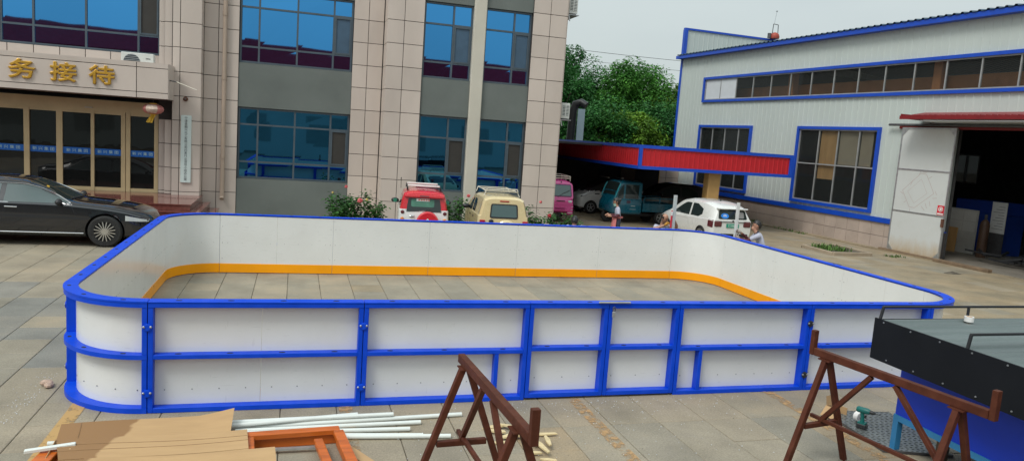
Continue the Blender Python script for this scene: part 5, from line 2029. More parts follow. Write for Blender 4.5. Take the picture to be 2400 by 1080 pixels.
    def top(s, name, mat, parent, x0, x1, wf, off=.005, nx=10, ny=10):
        def fn(u, v):
            x = x0 + (x1 - x0) * u
            y = wf(x) * (2 * v - 1)
            z = s.ztop(x, y)
            return (x + s.shift(x, z), y, z + off)
        return MB().grid(fn, nx, ny).build(name, mat, parent, smooth=True, local=True)


def wheel(parent, x, y, r, w, spokes=5, rim=STEEL, rr=.66, sp_w=.03):
    sg = 1 if y > 0 else -1
    t = MB().lathe([(r * .62, -w / 2), (r * .9, -w / 2), (r * .985, -w * .36), (r, -w * .2), (r, w * .2), (r * .985, w * .36), (r * .9, w / 2), (r * .62, w / 2)], (x, y, r), 'y', 28, cap=False)
    o = t.build('wheel', TYRE, parent, smooth=True, local=True)
    b = MB()
    f = y + sg * w * .47
    R = r * rr
    b.lathe([(R, -.012), (R, .012), (R * .90, .012), (R * .88, -.05 * sg if False else -.012)], (x, f, r), 'y', 28, cap=False)
    b.lathe([(R * .24, -.01), (R * .24, .012), (R * .1, .018)], (x, f, r), 'y', 14)
    for k in range(spokes):
        a = 2 * PI * k / spokes + .2
        p = (x + math.cos(a) * R * .18, f, r + math.sin(a) * R * .18)
        q = (x + math.cos(a) * R * .95, f - sg * .004, r + math.sin(a) * R * .95)
        b.beam(p, q, sp_w, .02, up=(0, 1, 0))
    b.build('rim', rim, o, local=True)
    MB().lathe([(R * .96, 0), (R * .96, .01)], (x, f - sg * .05, r), 'y', 20).build('brake_shadow', BLACK, o, local=True)
    return o


def wells(parent, arches, w, AR, AZ, depth=.3):
    for ax in arches:
        for sg in (-1, 1):
            b = MB()
            y0, y1 = sg * (w - .035), sg * (w - depth)
            n = 18
            vs = []
            for y in (y0, y1):
                for k in range(n + 1):
                    a = PI * k / n * 1.24 - .12 * PI
                    vs.append((ax + (AR + .003) * math.cos(a), y, max(.1, AZ + (AR + .003) * math.sin(a))))
            fs = [(i, i + 1, i + n + 2, i + n + 1) for i in range(n)]
            fs.append(tuple(range(n + 1, 2 * n + 2)))
            b.add(vs, fs)
            b.build('wheel_well', BLACK, parent, local=True)


def mirror(parent, x, y, z, mat, sg, s=1.0, face=None):
    b = MB().ell((x, y + sg * .12 * s, z), (.07 * s, .12 * s, .075 * s), 12, 8)
    b.beam((x + .02, y - sg * .02, z - .05), (x, y + sg * .08, z - .03), .05, .03)
    o = b.build('wing_mirror', mat, parent, smooth=True, local=True)
    if face:
        MB().lathe([(.001, 0), (.062 * s, 0)], (x - .072 * s, y + sg * .12 * s, z), 'x', 14, cap=False).build('mirror_glass', face, o, local=True)


# black saloon -----------------------------------------------------
sed = thing('black_saloon_car', 'glossy black saloon car with chrome window trim parked beside the entrance steps', 'car', (0, 0, 0))
SB = Body([(-2.80, .30, .70, .6, .80, .60, .98, .01, .04), (-2.70, .24, .84, .7, .86, .68, 1.02, .02, .05), (-2.3, .22, .94, .82, .95, .74, 1.07, .03, .06), (-1.95, .22, .965, .85, .965, .68, 1.20, .03, .08), (-1.35, .22, .97, .86, .96, .64, 1.40, .035, .10), (-.7, .22, .97, .86, .955, .64, 1.455, .035, .10), (-.2, .22, .97, .86, .95, .645, 1.42, .035, .10),
           (.25, .22, .97, .86, .945, .67, 1.27, .035, .10), (.72, .22, .97, .86, .935, .74, 1.045, .04, .07), (.95, .22, .968, .86, .92, .80, .975, .045, .06), (1.5, .22, .965, .86, .87, .80, .925, .045, .06), (2.0, .22, .94, .82, .79, .76, .855, .04, .06), (2.3, .21, .87, .74, .70, .70, .765, .03, .05), (2.44, .23, .76, .66, .62, .60, .68, .015, .04), (2.50, .28, .62, .54, .56, .5, .60, .01, .03)])
AX = (1.565, -1.565)
SB.shell('body', P_BLACK, sed, AX, .405, .36)
wells(sed, AX, .965, .405, .36)
for ax in AX:
    for sg in (-1, 1):
        wheel(sed, ax, sg * .855, .36, .25, 16, CHROME, .765, .022)


def sgb(x):
    return .965 if x < .3 else .965 - .0 * x


def sgt(x):
    t = max(0, min(1, (x + .2) / 1.0))
    z = 1.335 - .37 * t ** 1.7
    tb = max(0, min(1, (-1.1 - x) / .75))
    return max(.972, z - .36 * tb ** 1.7)


for sg in (-1, 1):
    SB.side('side_window', SGLASS, sed, -.44, .80, sgb, sgt, sg)
    SB.side('side_window', SGLASS, sed, -1.80, -.54, sgb, sgt, sg)
    top = [(-1.85, .965)] + [(x, sgt(x) + .012) for x in [-1.8 + 2.6 * i / 24 for i in range(25)]] + [(.83, .958)]
    SB.line('chrome_trim', CHROME, sed, top, sg, .013)
    SB.line('chrome_trim', CHROME, sed, [(-1.85, .955), (-.5, .955), (.83, .952)], sg, .012)
    SB.line('sill_trim', CHROME, sed, [(-1.14, .305), (0, .305), (1.13, .305)], sg, .012, .002)
    for hx in (-.28, -1.35):
        MB().tube([(hx - .12, sg * (SB.yside(hx, .86) + .03), .865), (hx + .12, sg * (SB.yside(hx, .86) + .03), .86)], .014, 8).build('door_handle', CHROME, sed, smooth=True, local=True)
    for dx_ in (-.49, .92, -1.62):
        SB.line('door_gap', BLACKP, sed, [(dx_, .33), (dx_ + .01, .62), (dx_, .94)] if dx_ < .9 else [(.98, .40), (.97, .7), (.90, .90)], sg, .005, -.002)
    mirror(sed, .66, sg * .90, 1.0, BLACKP, sg, 1.0)

    def lf(u, v):
        x = 1.98 + .46 * u
        z0, z1 = .615 - .02 * u, .715 - .075 * u + .02 * (1 - u)
        z = z0 + (z1 - z0) * v
        return (x, sg * (SB.yside(x, z) + .006), z)
    MB().grid(lf, 10, 4).build('headlight', LCLR, sed, smooth=True, local=True)
SB.top('windscreen', CGLASS, sed, -.02, .82, lambda x: .60 + .08 * max(0, x))
SB.top('rear_window', CGLASS, sed, -1.98, -1.48, lambda x: .56)
MB().box(2.44, 2.515, -.42, .42, .30, .60).build('grille', CHROME, sed, bevel=.02, local=True)
MB().tube([(.80, -.62, 1.045), (.88, 0, 1.055), (.80, .62, 1.045)], .02, 6).build('cowl', BLACKP, sed, local=True)
SB.line('sticker', YEL, sed, [(.36, 1.29), (.31, 1.31)], -1, .018, -.03)
place(sed, (-5.68, 19.50, 0), 0)


# small boxy electric cars --------------------------------------------------
def mini_body(L_, W_, H, belt, rear_tilt, roof_taper=.10, nose=.8):
    w = W_ / 2
    x0, x1 = -L_ / 2, L_ / 2
    return Body([(x0, .30, w - .05, w - .12, belt, w - roof_taper - .03, H - .05, .02, .13), (x0 + .05, .26, w - .012, w - .1, belt, w - roof_taper, H - .02, .025, .14), (x0 + .15, .25, w, w - .09, belt, w - roof_taper, H, .03, .14),
                 (x0 + .9, .24, w, w - .09, belt, w - roof_taper, H + .01, .03, .14), (x1 - 1.35, .24, w, w - .09, belt, w - roof_taper, H - .01, .03, .14), (x1 - 1.05, .24, w, w - .09, belt - .01, w - roof_taper + .01, H - .12, .03, .13), (x1 - .55, .24, w, w - .09, belt - .05, w - .08, belt + .10, .03, .06),
                 (x1 - .30, .25, w - .02, w - .1, nose, w - .12, nose + .09, .03, .06), (x1 - .08, .26, w - .08, w - .16, nose - .08, w - .18, nose, .02, .05), (x1, .30, w - .2, w - .24, nose - .16, w - .26, nose - .10, .01, .04)], rear_tilt, .9)


def rear_prism(b, poly, xf, t=.012):
    """poly in (y,z) laid on the tilted rear face, thickness t outwards"""
    k = len(poly)
    vs = [(xf(z), y, z) for y, z in poly] + [(xf(z) - t, y, z) for y, z in poly]
    return b.add(vs, [tuple(range(k)), tuple(range(2 * k - 1, k - 1, -1))] + [(i, i + k, (i + 1) % k + k, (i + 1) % k) for i in range(k)])


def rrect(y0, y1, z0, z1, r, n=4, top_in=0.0):
    pts = []
    for cx_, cz_, a0 in ((y1 - r, z1 - r, 0), (y0 + r, z1 - r, PI / 2), (y0 + r, z0 + r, PI), (y1 - r, z0 + r, 1.5 * PI)):
        for k in range(n + 1):
            a = a0 + PI / 2 * k / n
            y, z = cx_ + r * math.cos(a), cz_ + r * math.sin(a)
            f = 1 - top_in * (z - z0) / (z1 - z0)
            pts.append((y * f, z))
    return pts


# red and white car; heading +x, rear at -1.45
redc = thing('mini_car', 'small red and white boxy car with a red spare wheel cover seen from behind', 'car', (0, 0, 0), 0, 'small boxy cars nosed in to the office')
L_ = 2.9
RB = mini_body(L_, 1.30, 1.56, 1.12, .16)
RB.shell('body', [P_WHITE, P_RED], redc, (.92, -.92), .31, .28, matf=lambda v, j, k: 1 if v[2] >= 1.115 else 0)
wells(redc, (.92, -.92), .65, .31, .28)
for ax in (.92, -.92):
    for sg in (-1, 1):
        wheel(redc, ax, sg * .57, .28, .17, 5, STEEL, .66, .05)
xf = lambda z: -L_ / 2 + .16 * max(0, z - .9) - .004
rw = rear_prism(MB(), [(-.40, 1.075), (-.20, 1.065), (.02, 1.10), (.14, 1.075), (.44, 1.06), (.425, 1.25), (.395, 1.40), (-.395, 1.40), (-.425, 1.25), (-.44, 1.06)], xf, .008).build('rear_window', CGLASS, redc, local=True)
rear_prism(MB(), rrect(-.26, .33, 1.19, 1.385, .04), lambda z: xf(z) - .0085, .002).build('window_reflection_sheet', PM('green_window_reflection', (.08, .22, .16), .25, var=.3, scale=6), rw, local=True)  # painted green reflection laid on the rear window
cardp = rear_prism(MB(), rrect(-.14, .20, 1.335, 1.40, .006), lambda z: xf(z) - .012, .003).build('window_card', SGNW, rw, local=True)
b = MB()
for k in range(5):
    yy = .15 - k * .062
    rear_prism(b, [(yy, 1.352), (yy - .045, 1.352), (yy - .045, 1.385), (yy, 1.385)], lambda z: xf(z) - .0155, .001)
b.build('card_print', PM('orange_red_print', (.6, .12, .06), .6), rw, local=True)
rear_prism(MB(), rrect(-.50, .50, 1.43, 1.50, .03), lambda z: xf(z) - .0, .085).build('spoiler', P_RED, redc, bevel=.012, local=True)
rear_prism(MB(), rrect(-.12, .12, 1.455, 1.485, .01), lambda z: xf(z) - .086, .004).build('brake_lamp', LDRED, redc, local=True)
MB().lathe([(.27, -.02), (.285, -.05), (.285, -.13), (.25, -.165), (.06, -.18), (.001, -.18)], (xf(.7), -.10, .81), 'x', 30).build('spare_wheel_cover', P_RED, redc, smooth=True, local=True)
em = MB()
em.add([(xf(.8) - .178, -.10 + .15, .74), (xf(.8) - .181, -.10, .93), (xf(.8) - .178, -.10 - .15, .74), (xf(.8) - .185, -.10 - .09, .72), (xf(.8) - .188, -.10, .84), (xf(.8) - .185, -.10 + .09, .72)], [(0, 1, 4, 5), (1, 2, 3, 4)])
em.build('cover_emblem', P_WHITE, redc, local=True)
MB().lathe([(.05, -.185), (.05, -.192)], (xf(.8), -.10, .79), 'x', 5).build('cover_badge', FBLUE, redc, local=True)
for sg in (-1, 1):
    for zz, mt, nm in ((1.045, LDRED, 'tail_lamp'), (.87, LAMB, 'turn_lamp')):
        MB().lathe([(.048, .0), (.048, -.022), (.03, -.034), (.001, -.036)], (xf(zz) + .01, sg * .54, zz), 'x', 16).build(nm, mt, redc, smooth=True, local=True)
    RB.side('side_window', CGLASS, redc, -1.05, -.30, 1.14, 1.42, sg)
    RB.side('side_window', CGLASS, redc, -.22, .42, 1.13, lambda x: 1.41 - max(0, x - .15) * .5, sg)
    mirror(redc, .36, sg * .62, 1.17, BLACKP, sg, .9, FOLIAGEMIR)
    RB.line('door_gap', BLACKP, redc, [(-.26, .35), (-.26, .9), (-.26, 1.12)], sg, .005, -.002)
    rear_prism(MB(), [(sg * .45, .40), (sg * .455, .40), (sg * .455, 1.12), (sg * .45, 1.12)], xf, .003).build('tailgate_gap', BLACKP, redc, local=True)
MB().ell((xf(.95) - .02, .30, .95), (.02, .075, .025), 12, 6).build('tailgate_handle', CHROME, redc, smooth=True, local=True)
MB().tube([(xf(1.1) - .02, .05, 1.10), (xf(1.15) - .02, -.12, 1.14), (xf(1.15) - .02, -.2, 1.16)], .008, 5).build('wiper', BLACKP, redc, local=True)
rk = MB()
for sg in (-1, 1):
    rk.tube([(-.95, sg * .43, 1.64), (-.3, sg * .44, 1.67), (.45, sg * .43, 1.64)], .018, 6)
    for xx in (-.9, .4):
        rk.beam((xx, sg * .43, 1.55), (xx, sg * .43, 1.64), .05, .04)
rk.build('roof_rail', BLACKP, redc, local=True)
MB().box(-.75, -.68, -.42, .42, 1.655, 1.70).box(.1, .17, -.42, .42, 1.655, 1.70).build('roof_bar', SGNW, redc, bevel=.01, local=True)
RB.top('windscreen', CGLASS, redc, .46, .85, lambda x: .5)
MB().tube([(.5, .58, 1.5), (.5, .585, 1.76)], .008, 5).ell((.5, .585, 1.77), (.016, .016, .03), 6, 5).build('aerial', BLACKP, redc, local=True)
place(redc, (3.36, 20.15, 0), rad(83))

# cream car
crc = thing('mini_car', 'small cream boxy car with a roof rack and black framed rear window', 'car', (0, 0, 0), 0, 'small boxy cars nosed in to the office')
CB = mini_body(3.0, 1.34, 1.56, 1.10, .13, .12)
CB.shell('body', P_CREAM, crc, (.95, -.95), .31, .28)
wells(crc, (.95, -.95), .67, .31, .28)
for ax in (.95, -.95):
    for sg in (-1, 1):
        wheel(crc, ax, sg * .59, .28, .17, 5, STEEL, .66, .05)
xf = lambda z: -1.5 + .13 * max(0, z - .9) - .004
cw = rear_prism(MB(), rrect(-.37, .37, 1.04, 1.405, .05, top_in=.07), xf, .010).build('rear_window', BLACKP, crc, local=True)
rear_prism(MB(), rrect(-.335, .335, 1.075, 1.375, .03, top_in=.07), lambda z: xf(z) - .0105, .002).build('pane', CGLASSL, cw, local=True)
rear_prism(MB(), rrect(-.12, .12, 1.465, 1.49, .01), lambda z: xf(z) - .004, .012).build('brake_lamp', LRED, crc, local=True)
rear_prism(MB(), rrect(-.46, .46, .42, 1.455, .05, top_in=.06), lambda z: xf(z) + .002, .004).build('tailgate', P_CREAM, crc, bevel=.003, local=True)
MB().lathe([(.27, .0), (.27, -.05), (.22, -.09), (.001, -.10)], (xf(.7), -.07, .74), 'x', 28).build('spare_wheel_cover', P_CREAM, crc, smooth=True, local=True)
MB().ell((xf(.95) - .012, .33, .965), (.02, .065, .045), 14, 6).build('tailgate_handle', BLACKP, crc, smooth=True, local=True)
for sg in (-1, 1):
    MB().box(-1.53, -1.40, sg * .56 - .07, sg * .56 + .07, .78, .99).build('tail_lamp', LRED, crc, bevel=.01, local=True)
    CB.side('side_window', CGLASS, crc, -.62, -.16, lambda x: 1.11, lambda x: 1.44 - max(0, -.45 - x) * .6, sg)
    CB.side('side_window', CGLASS, crc, -.04, .52, lambda x: 1.09 + 0 * x, lambda x: 1.43 - max(0, x - .05) * .55, sg)
    mirror(crc, .42, sg * .62, 1.14, BLACKP, sg, .9)
    CB.line('door_gap', PM('cream_gap', (.25, .2, .1), .6), crc, [(-.10, .35), (-.10, .9), (-.10, 1.08)], sg, .005, -.002)
    for hx in (-.02, -.56):
        MB().ell((hx, sg * (CB.yside(hx, .98) + .01), .985), (.05, .015, .025), 10, 6).build('door_handle', BLACKP, crc, smooth=True, local=True)
    CB.side('vent_strip', STEEL, crc, -1.28, -1.22, 1.13, 1.40, sg, .004, 3, 4)
rk = MB()
for sg in (-1, 1):
    rk.tube([(-.98, sg * .42, 1.68), (-.3, sg * .42, 1.70), (.5, sg * .40, 1.68)], .014, 6)
    for xx in (-.95, .45):
        rk.tube([(xx - .05, sg * .47, 1.565), (xx, sg * .42, 1.69)], .012, 6)
for xx in (-.98, -.6, -.1, .5):
    rk.tube([(xx, -.42, 1.69), (xx, .42, 1.69)], .014, 6)
rk.tube([(-1.02, -.4, 1.76), (-1.02, .4, 1.76)], .016, 6).tube([(-1.02, .42, 1.69), (-1.02, .4, 1.76)], .014, 6).tube([(-1.02, -.42, 1.69), (-1.02, -.4, 1.76)], .014, 6)
rk.build('roof_rack', CREAMCOL, crc, local=True)
CB.top('windscreen', CGLASS, crc, .50, .90, lambda x: .5)
place(crc, (5.29, 19.62, 0), rad(85))

# white hatchback -------------------------------------------------------
hat = thing('hatchback_car', 'white hatchback car with a blue round sticker in the rear window and green number plate', 'car', (0, 0, 0))
w = .80
HB = Body([(-1.86, .34, w - .08, w - .2, .92, w - .24, 1.33, .03, .14), (-1.80, .26, w - .03, w - .14, .93, w - .20, 1.38, .035, .16), (-1.62, .24, w, w - .1, .93, w - .17, 1.44, .03, .15), (-1.0, .24, w, w - .1, .91, w - .14, 1.53, .035, .16), (-.2, .24, w, w - .1, .89, w - .14, 1.545, .035, .16), (.25, .24, w, w - .1, .87, w - .14, 1.49, .035, .15),
           (.75, .24, w, w - .1, .86, w - .12, 1.22, .035, .12), (1.1, .24, w, w - .1, .84, w - .1, 1.0, .04, .07), (1.5, .24, w - .02, w - .12, .76, w - .14, .86, .04, .06), (1.78, .24, w - .10, w - .2, .66, w - .2, .74, .03, .05), (1.88, .30, w - .25, w - .3, .56, w - .32, .62, .01, .04)], .34, .92, -1.0)
HX = (1.17, -1.17)
HB.shell('body', P_WHITE, hat, HX, .335, .30)
wells(hat, HX, w, .335, .30)
for ax in HX:
    for sg in (-1, 1):
        wheel(hat, ax, sg * .71, .30, .18, 10, STEEL, .68, .03)
for sg in (-1, 1):
    HB.side('side_window', CGLASS, hat, -.30, .70, lambda x: .935, lambda x: 1.40 - max(0, x + .02) ** 1.3 * .62, sg)
    HB.side('side_window', CGLASS, hat, -1.12, -.40, lambda x: .945 + max(0, -.9 - x) * .5, lambda x: 1.41 - max(0, -.7 - x) * .38, sg)
    HB.line('door_gap', STEELD, hat, [(-.35, .32), (-.35, .9)], sg, .004, -.002)
    HB.line('door_gap', STEELD, hat, [(-1.05, .62), (-1.15, .93)], sg, .004, -.002)
    HB.line('body_crease', STEELD, hat, [(-1.7, .80), (0, .79), (.8, .77)], sg, .003, -.001)
    mirror(hat, .62, sg * .74, .98, P_WHITE, sg, .85)

    def tl(u, v):
        x = -1.60 - .24 * u
        z = .68 + .25 * v - .03 * u * (1 - v)
        return (x + HB.shift(x, z), sg * (HB.yside(x, z) + .008), z)
    MB().grid(tl, 6, 5).build('tail_lamp', LDRED, hat, smooth=True, local=True)
    MB().box(-1.885, -1.84, sg * .56 - .14, sg * .56 + .14, .69, .90).build('tail_lamp_inner', LDRED, hat, bevel=.03, local=True)
xf = lambda z: -1.86 + .34 * max(0, z - .92) - .006
hw = rear_prism(MB(), rrect(-.56, .56, .98, 1.30, .06, top_in=.12), xf, .010).build('rear_window', CGLASS, hat, local=True)
rear_prism(MB(), rrect(-.44, -.10, 1.02, 1.25, .05), lambda z: xf(z) - .0102, .0015).build('headrest_shape', PM('grey_headrest', (.20, .20, .20), .4), hw, local=True)
stk = [(.30 + .15 * math.cos(t * PI / 10), 1.09 + .095 * math.sin(t * PI / 10)) for t in range(20)]
rear_prism(MB(), stk, lambda z: xf(z) - .013, .002).build('round_sticker', PM('sky_blue_sticker', (.02, .22, .72), .4), hw, local=True)
b = MB()
for k in range(3):
    rear_prism(b, [(.36 - k * .045, 1.07), (.325 - k * .045, 1.07), (.325 - k * .045, 1.10), (.36 - k * .045, 1.10)], lambda z: xf(z) - .0155, .001)
rear_prism(b, [(.36, 1.125), (.24, 1.125), (.26, 1.14), (.34, 1.14)], lambda z: xf(z) - .0155, .001)
b.build('sticker_mark', SGNW, hw, local=True)
rear_prism(MB(), rrect(-.58, .58, 1.335, 1.375, .015), lambda z: xf(z) + .03, .14).build('roof_spoiler', P_WHITE, hat, bevel=.012, local=True)
rear_prism(MB(), rrect(-.14, .14, 1.312, 1.334, .008), lambda z: xf(z) - .05, .02).build('brake_lamp', BLACKP, hat, local=True)
MB().box(-1.885, -1.868, -.50, .50, .865, .885).build('chrome_bar', STEELD, hat, local=True)
MB().lathe([(.035, 0), (.035, -.012)], (-1.872, 0, .91), 'x', 14).build('tailgate_badge', STEELD, hat, local=True)
pt_ = MB().box(-1.882, -1.868, -.24, .24, .665, .805).build('number_plate', PM('plate_green', (.02, .30, .20), .4), hat, local=True)
me = text_mesh('E 5A881', .10, .0008, SGNW)
me.transform(Matrix.Translation((-1.8845, 0, .735)) @ Euler((PI / 2, 0, -PI / 2)).to_matrix().to_4x4())
link('plate_lettering', me, pt_)
rear_prism(MB(), rrect(-.62, .62, .30, .44, .04), lambda z: -1.862, .02).build('bumper_insert', BLACKP, hat, bevel=.01, local=True)
HB.top('windscreen', CGLASS, hat, .30, .98, lambda x: .55)
MB().prism([(-1.05, 1.56), (-.93, 1.56), (-1.04, 1.64)], 'y', -.008, .008).build('fin_aerial', BLACKP, hat, local=True)
place(hat, (14.12, 23.5, 0), rad(91))
hat.scale = (1, 1, .91)

# pink three-wheeler: faces the camera (heading -Y => local +x turned to -Y)
pk = thing('pink_tricycle', 'bright pink enclosed electric tricycle with a cream roof rack facing the yard', 'tricycle', (0, 0, 0))
w = .54
KB = Body([(-1.1, .35, w - .04, w - .1, .95, w - .08, 1.50, .02, .10), (-1.0, .30, w, w - .06, .95, w - .06, 1.56, .03, .12), (.4, .30, w, w - .06, .95, w - .06, 1.57, .03, .12), (.72, .30, w, w - .06, .95, w - .07, 1.53, .03, .12), (.80, .30, w - .01, w - .08, .93, w - .09, 1.48, .02, .11), (.95, .34, w - .03, w - .1, .88, w - .13, 1.36, .01, .10), (1.10, .40, w - .06, w - .13, .80, w - .14, .98, .01, .10), (1.16, .44, w - .10, w - .18, .72, w - .2, .84, .01, .06)])
KB.shell('cab_body', P_PINK, pk, (), .1, .1)
xk = lambda z: 1.115 - max(0, z - .95) * .42 + .0


def front_prism(b, poly, t=.012, base=0.0):
    k = len(poly)
    vs = [(xk(z) + base, y, z) for y, z in poly] + [(xk(z) + base + t, y, z) for y, z in poly]
    return b.add(vs, [tuple(range(k)), tuple(range(2 * k - 1, k - 1, -1))] + [(i, i + k, (i + 1) % k + k, (i + 1) % k) for i in range(k)])


front_prism(MB(), rrect(-.50, .50, .86, 1.50, .10, top_in=.04), .02).build('front_panel', P_PINK, pk, bevel=.008, local=True)
ws = front_prism(MB(), rrect(-.44, .44, .99, 1.44, .05, top_in=.06), .012, .021).build('windscreen', PM('purple_seal', (.09, .03, .10), .5), pk, local=True)
front_prism(MB(), rrect(-.405, .405, 1.02, 1.41, .04, top_in=.06), .003, .034).build('pane', CGLASSL, ws, local=True)
MB().tube([(xk(1.0) + .06, -.12, .97), (xk(1.15) + .06, .12, 1.12), (xk(1.2) + .06, .36, 1.24)], .011, 5).build('wiper', BLACKP, pk, local=True)
MB().box(1.0, 1.17, -.50, .50, .62, .86).build('nose_panel', P_PINK, pk, bevel=.04, local=True)
MB().box(1.17, 1.185, -.17, .17, .80, .835).build('grille_slot', BLACKP, pk, local=True)
for sg in (-1, 1):
    MB().ell((1.13, sg * .37, .80), (.06, .11, .06), 12, 8).build('headlight', LCLR, pk, smooth=True, local=True)
    MB().box(.9, 1.14, sg * .40 - .12, sg * .40 + .12, .30, .70).build('fender', P_PINK, pk, bevel=.03, local=True)
    b = MB()
    for k in range(3):
        b.box(1.14, 1.155, sg * .40 - .10, sg * .40 + .10, .36 + k * .12, .385 + k * .12)
    b.build('fender_trim', STEEL, pk, local=True)
    wheel(pk, -.7, sg * .46, .24, .12, 5)
    KB.side('side_window', CGLASS, pk, -.8, .55, 1.0, 1.42, sg)
wheel(pk, .86, .0, .24, .12, 5)
MB().box(1.03, 1.16, -.26, .26, .42, .62).build('front_mudguard', P_PINK, pk, bevel=.05, local=True)
MB().prism([(1.0, 1.50), (1.02, 1.50), (1.01, 1.56)], 'y', -.02, .02).build('roof_fin', BLACKP, pk, local=True)
rk = MB()
for z in (1.66, 1.74):
    rk.tube([(.62, -.44, z), (.66, -.40, z), (.66, .40, z), (.62, .44, z), (-.9, .44, z), (-.9, -.44, z), (.62, -.44, z)], .02, 6)
for xx in (.62, -.1, -.85):
    for sg in (-1, 1):
        rk.beam((xx, sg * .44, 1.55), (xx, sg * .44, 1.74), .03, .03)
rk.build('roof_rack', CREAMCOL, pk, local=True)
place(pk, (9.92, 27.75, 0), rad(-97))

# teal cargo three-wheeler, heading -X
tl_ = thing('teal_cargo_tricycle', 'teal cargo tricycle with a closed cab and open load bed under the canopy', 'tricycle', (0, 0, 0))
w = .60
TB = Body([(-.02, .42, w, w - .04, .98, w - .04, 1.66, .02, .08), (.06, .40, w, w - .04, .98, w - .04, 1.68, .03, .08), (.82, .40, w, w - .04, .98, w - .04, 1.68, .03, .08), (.95, .40, w, w - .04, .98, w - .05, 1.63, .03, .08), (1.12, .40, w, w - .04, .95, w - .06, 1.22, .02, .06), (1.22, .40, w - .02, w - .08, .90, w - .08, .98, .02, .05), (1.32, .44, w - .1, w - .16, .78, w - .16, .84, .01, .05), (1.37, .50, w - .2, w - .24, .66, w - .26, .70, .01, .04)])
TB.shell('cab_body', P_TEAL, tl_, (), .1, .1)
for sg in (-1, 1):
    TB.side('side_window', CGLASS, tl_, .12, .72, 1.0, 1.56, sg)
    TB.side('side_window', CGLASS, tl_, .80, 1.04, 1.0, lambda x: 1.56 - max(0, x - .84) * 1.6, sg)
    TB.line('door_gap', BLACKP, tl_, [(.76, .46), (.76, .95)], sg, .006, -.002)
    TB.line('door_gap', BLACKP, tl_, [(.08, .46), (.08, .95)], sg, .006, -.002)
    TB.side('door_decal', PM('dark_decal', (.05, .03, .05), .5), tl_, .48, .66, .82, .94, sg, .004, 3, 3)
    TB.side('door_decal', PM('pale_decal', (.30, .35, .35), .5), tl_, .26, .46, .70, .735, sg, .004, 3, 2)
    TB.side('door_decal', PM('pale_decal2', (.30, .38, .40), .5), tl_, .22, .50, .58, .60, sg, .004, 3, 2)
    wheel(tl_, -.95, sg * .52, .27, .14, 5)
TRIMT = PM('teal_bright_trim', (.02, .30, .36), .3)
for sg in (-1, 1):
    MB().tube([(.97, sg * .575, 1.58), (1.05, sg * .58, 1.42), (1.12, sg * .59, 1.22), (1.19, sg * .59, 1.0)], .022, 8).build('a_pillar_trim', TRIMT, tl_, smooth=True, local=True)
TB.top('windscreen', CGLASS, tl_, .97, 1.19, lambda x: .50)
wheel(tl_, 1.16, 0, .27, .12, 5)
bed_ = MB()
bed_.box(-1.62, -.10, -.60, .60, .50, .56)
for sg in (-1, 1):
    y0_, y1_ = (sg * .60, sg * .57) if sg < 0 else (sg * .57, sg * .60)
    bed_.box(-1.62, -.10, y0_, y1_, .56, .84)
bed_.box(-1.62, -1.59, -.57, .57, .56, .84).box(-.13, -.10, -.57, .57, .56, .84)
bed_.build('load_bed', P_TEAL, tl_, bevel=.006, local=True)
rb = MB()
for sg in (-1, 1):
    rb = MB()
    rb.tube([(-1.60, sg * .585, .84), (-1.60, sg * .585, 1.02), (-1.55, sg * .585, 1.05), (-.16, sg * .585, 1.05), (-.12, sg * .585, 1.02), (-.12, sg * .585, .84)], .02, 6).beam((-.86, sg * .585, .84), (-.86, sg * .585, 1.05), .04, .03)
    for k in range(5):
        rb.box(-1.5 + k * .29, -1.5 + k * .29 + .16, sg * .606 - .008, sg * .606 + .008, .64, .78)
    rb.build('bed_rail', P_TEAL, tl_, local=True)
MB().box(-1.5, 1.2, -.3, .3, .30, .42).build('chassis', BLACK, tl_, local=True)
place(tl_, (13.25, 27.45, 0), rad(180 + 4))

# white small car deep under the canopy, heading -X
wm = thing('mini_car', 'small white boxy car in the shade deep under the canopy', 'car', (0, 0, 0))
WB = mini_body(3.1, 1.36, 1.52, .98, .05)
WB.shell('body', [P_WHITE, P_DARK], wm, (1.0, -1.0), .31, .28, matf=lambda v, j, k: 1 if v[2] > 1.0 else 0)
wells(wm, (1.0, -1.0), .68, .31, .28)
for ax in (1.0, -1.0):
    for sg in (-1, 1):
        wheel(wm, ax, sg * .60, .28, .17, 5)
for sg in (-1, 1):
    WB.side('side_window', CGLASS, wm, -.9, -.1, 1.02, 1.38, sg)
    WB.side('side_window', CGLASS, wm, 0, .62, 1.02, lambda x: 1.38 - max(0, x - .2) * .7, sg)
    WB.side('side_moulding', BLACKP, wm, -.75, .15, .50, .62, sg, .006)
    WB.side('side_moulding', BLACKP, wm, .28, .52, .50, .62, sg, .006)
    WB.side('fender_badge', BLACKP, wm, .62, .85, .86, .91, sg, .006, 3, 2)
    WB.line('door_gap', BLACKP, wm, [(.2, .35), (.2, .95)], sg, .005, -.001)
    MB().ell((1.38, sg * .52, .70), (.10, .08, .09), 12, 8).build('headlight', CGLASS, wm, smooth=True, local=True)
    mirror(wm, .58, sg * .62, 1.05, BLACKP, sg, .9)
MB().box(-.6, -.5, -.45, .45, 1.60, 1.63).box(.1, .2, -.45, .45, 1.60, 1.63).build('roof_bar', STEEL, wm, local=True)
place(wm, (13.5, 30.9, 0), rad(182))

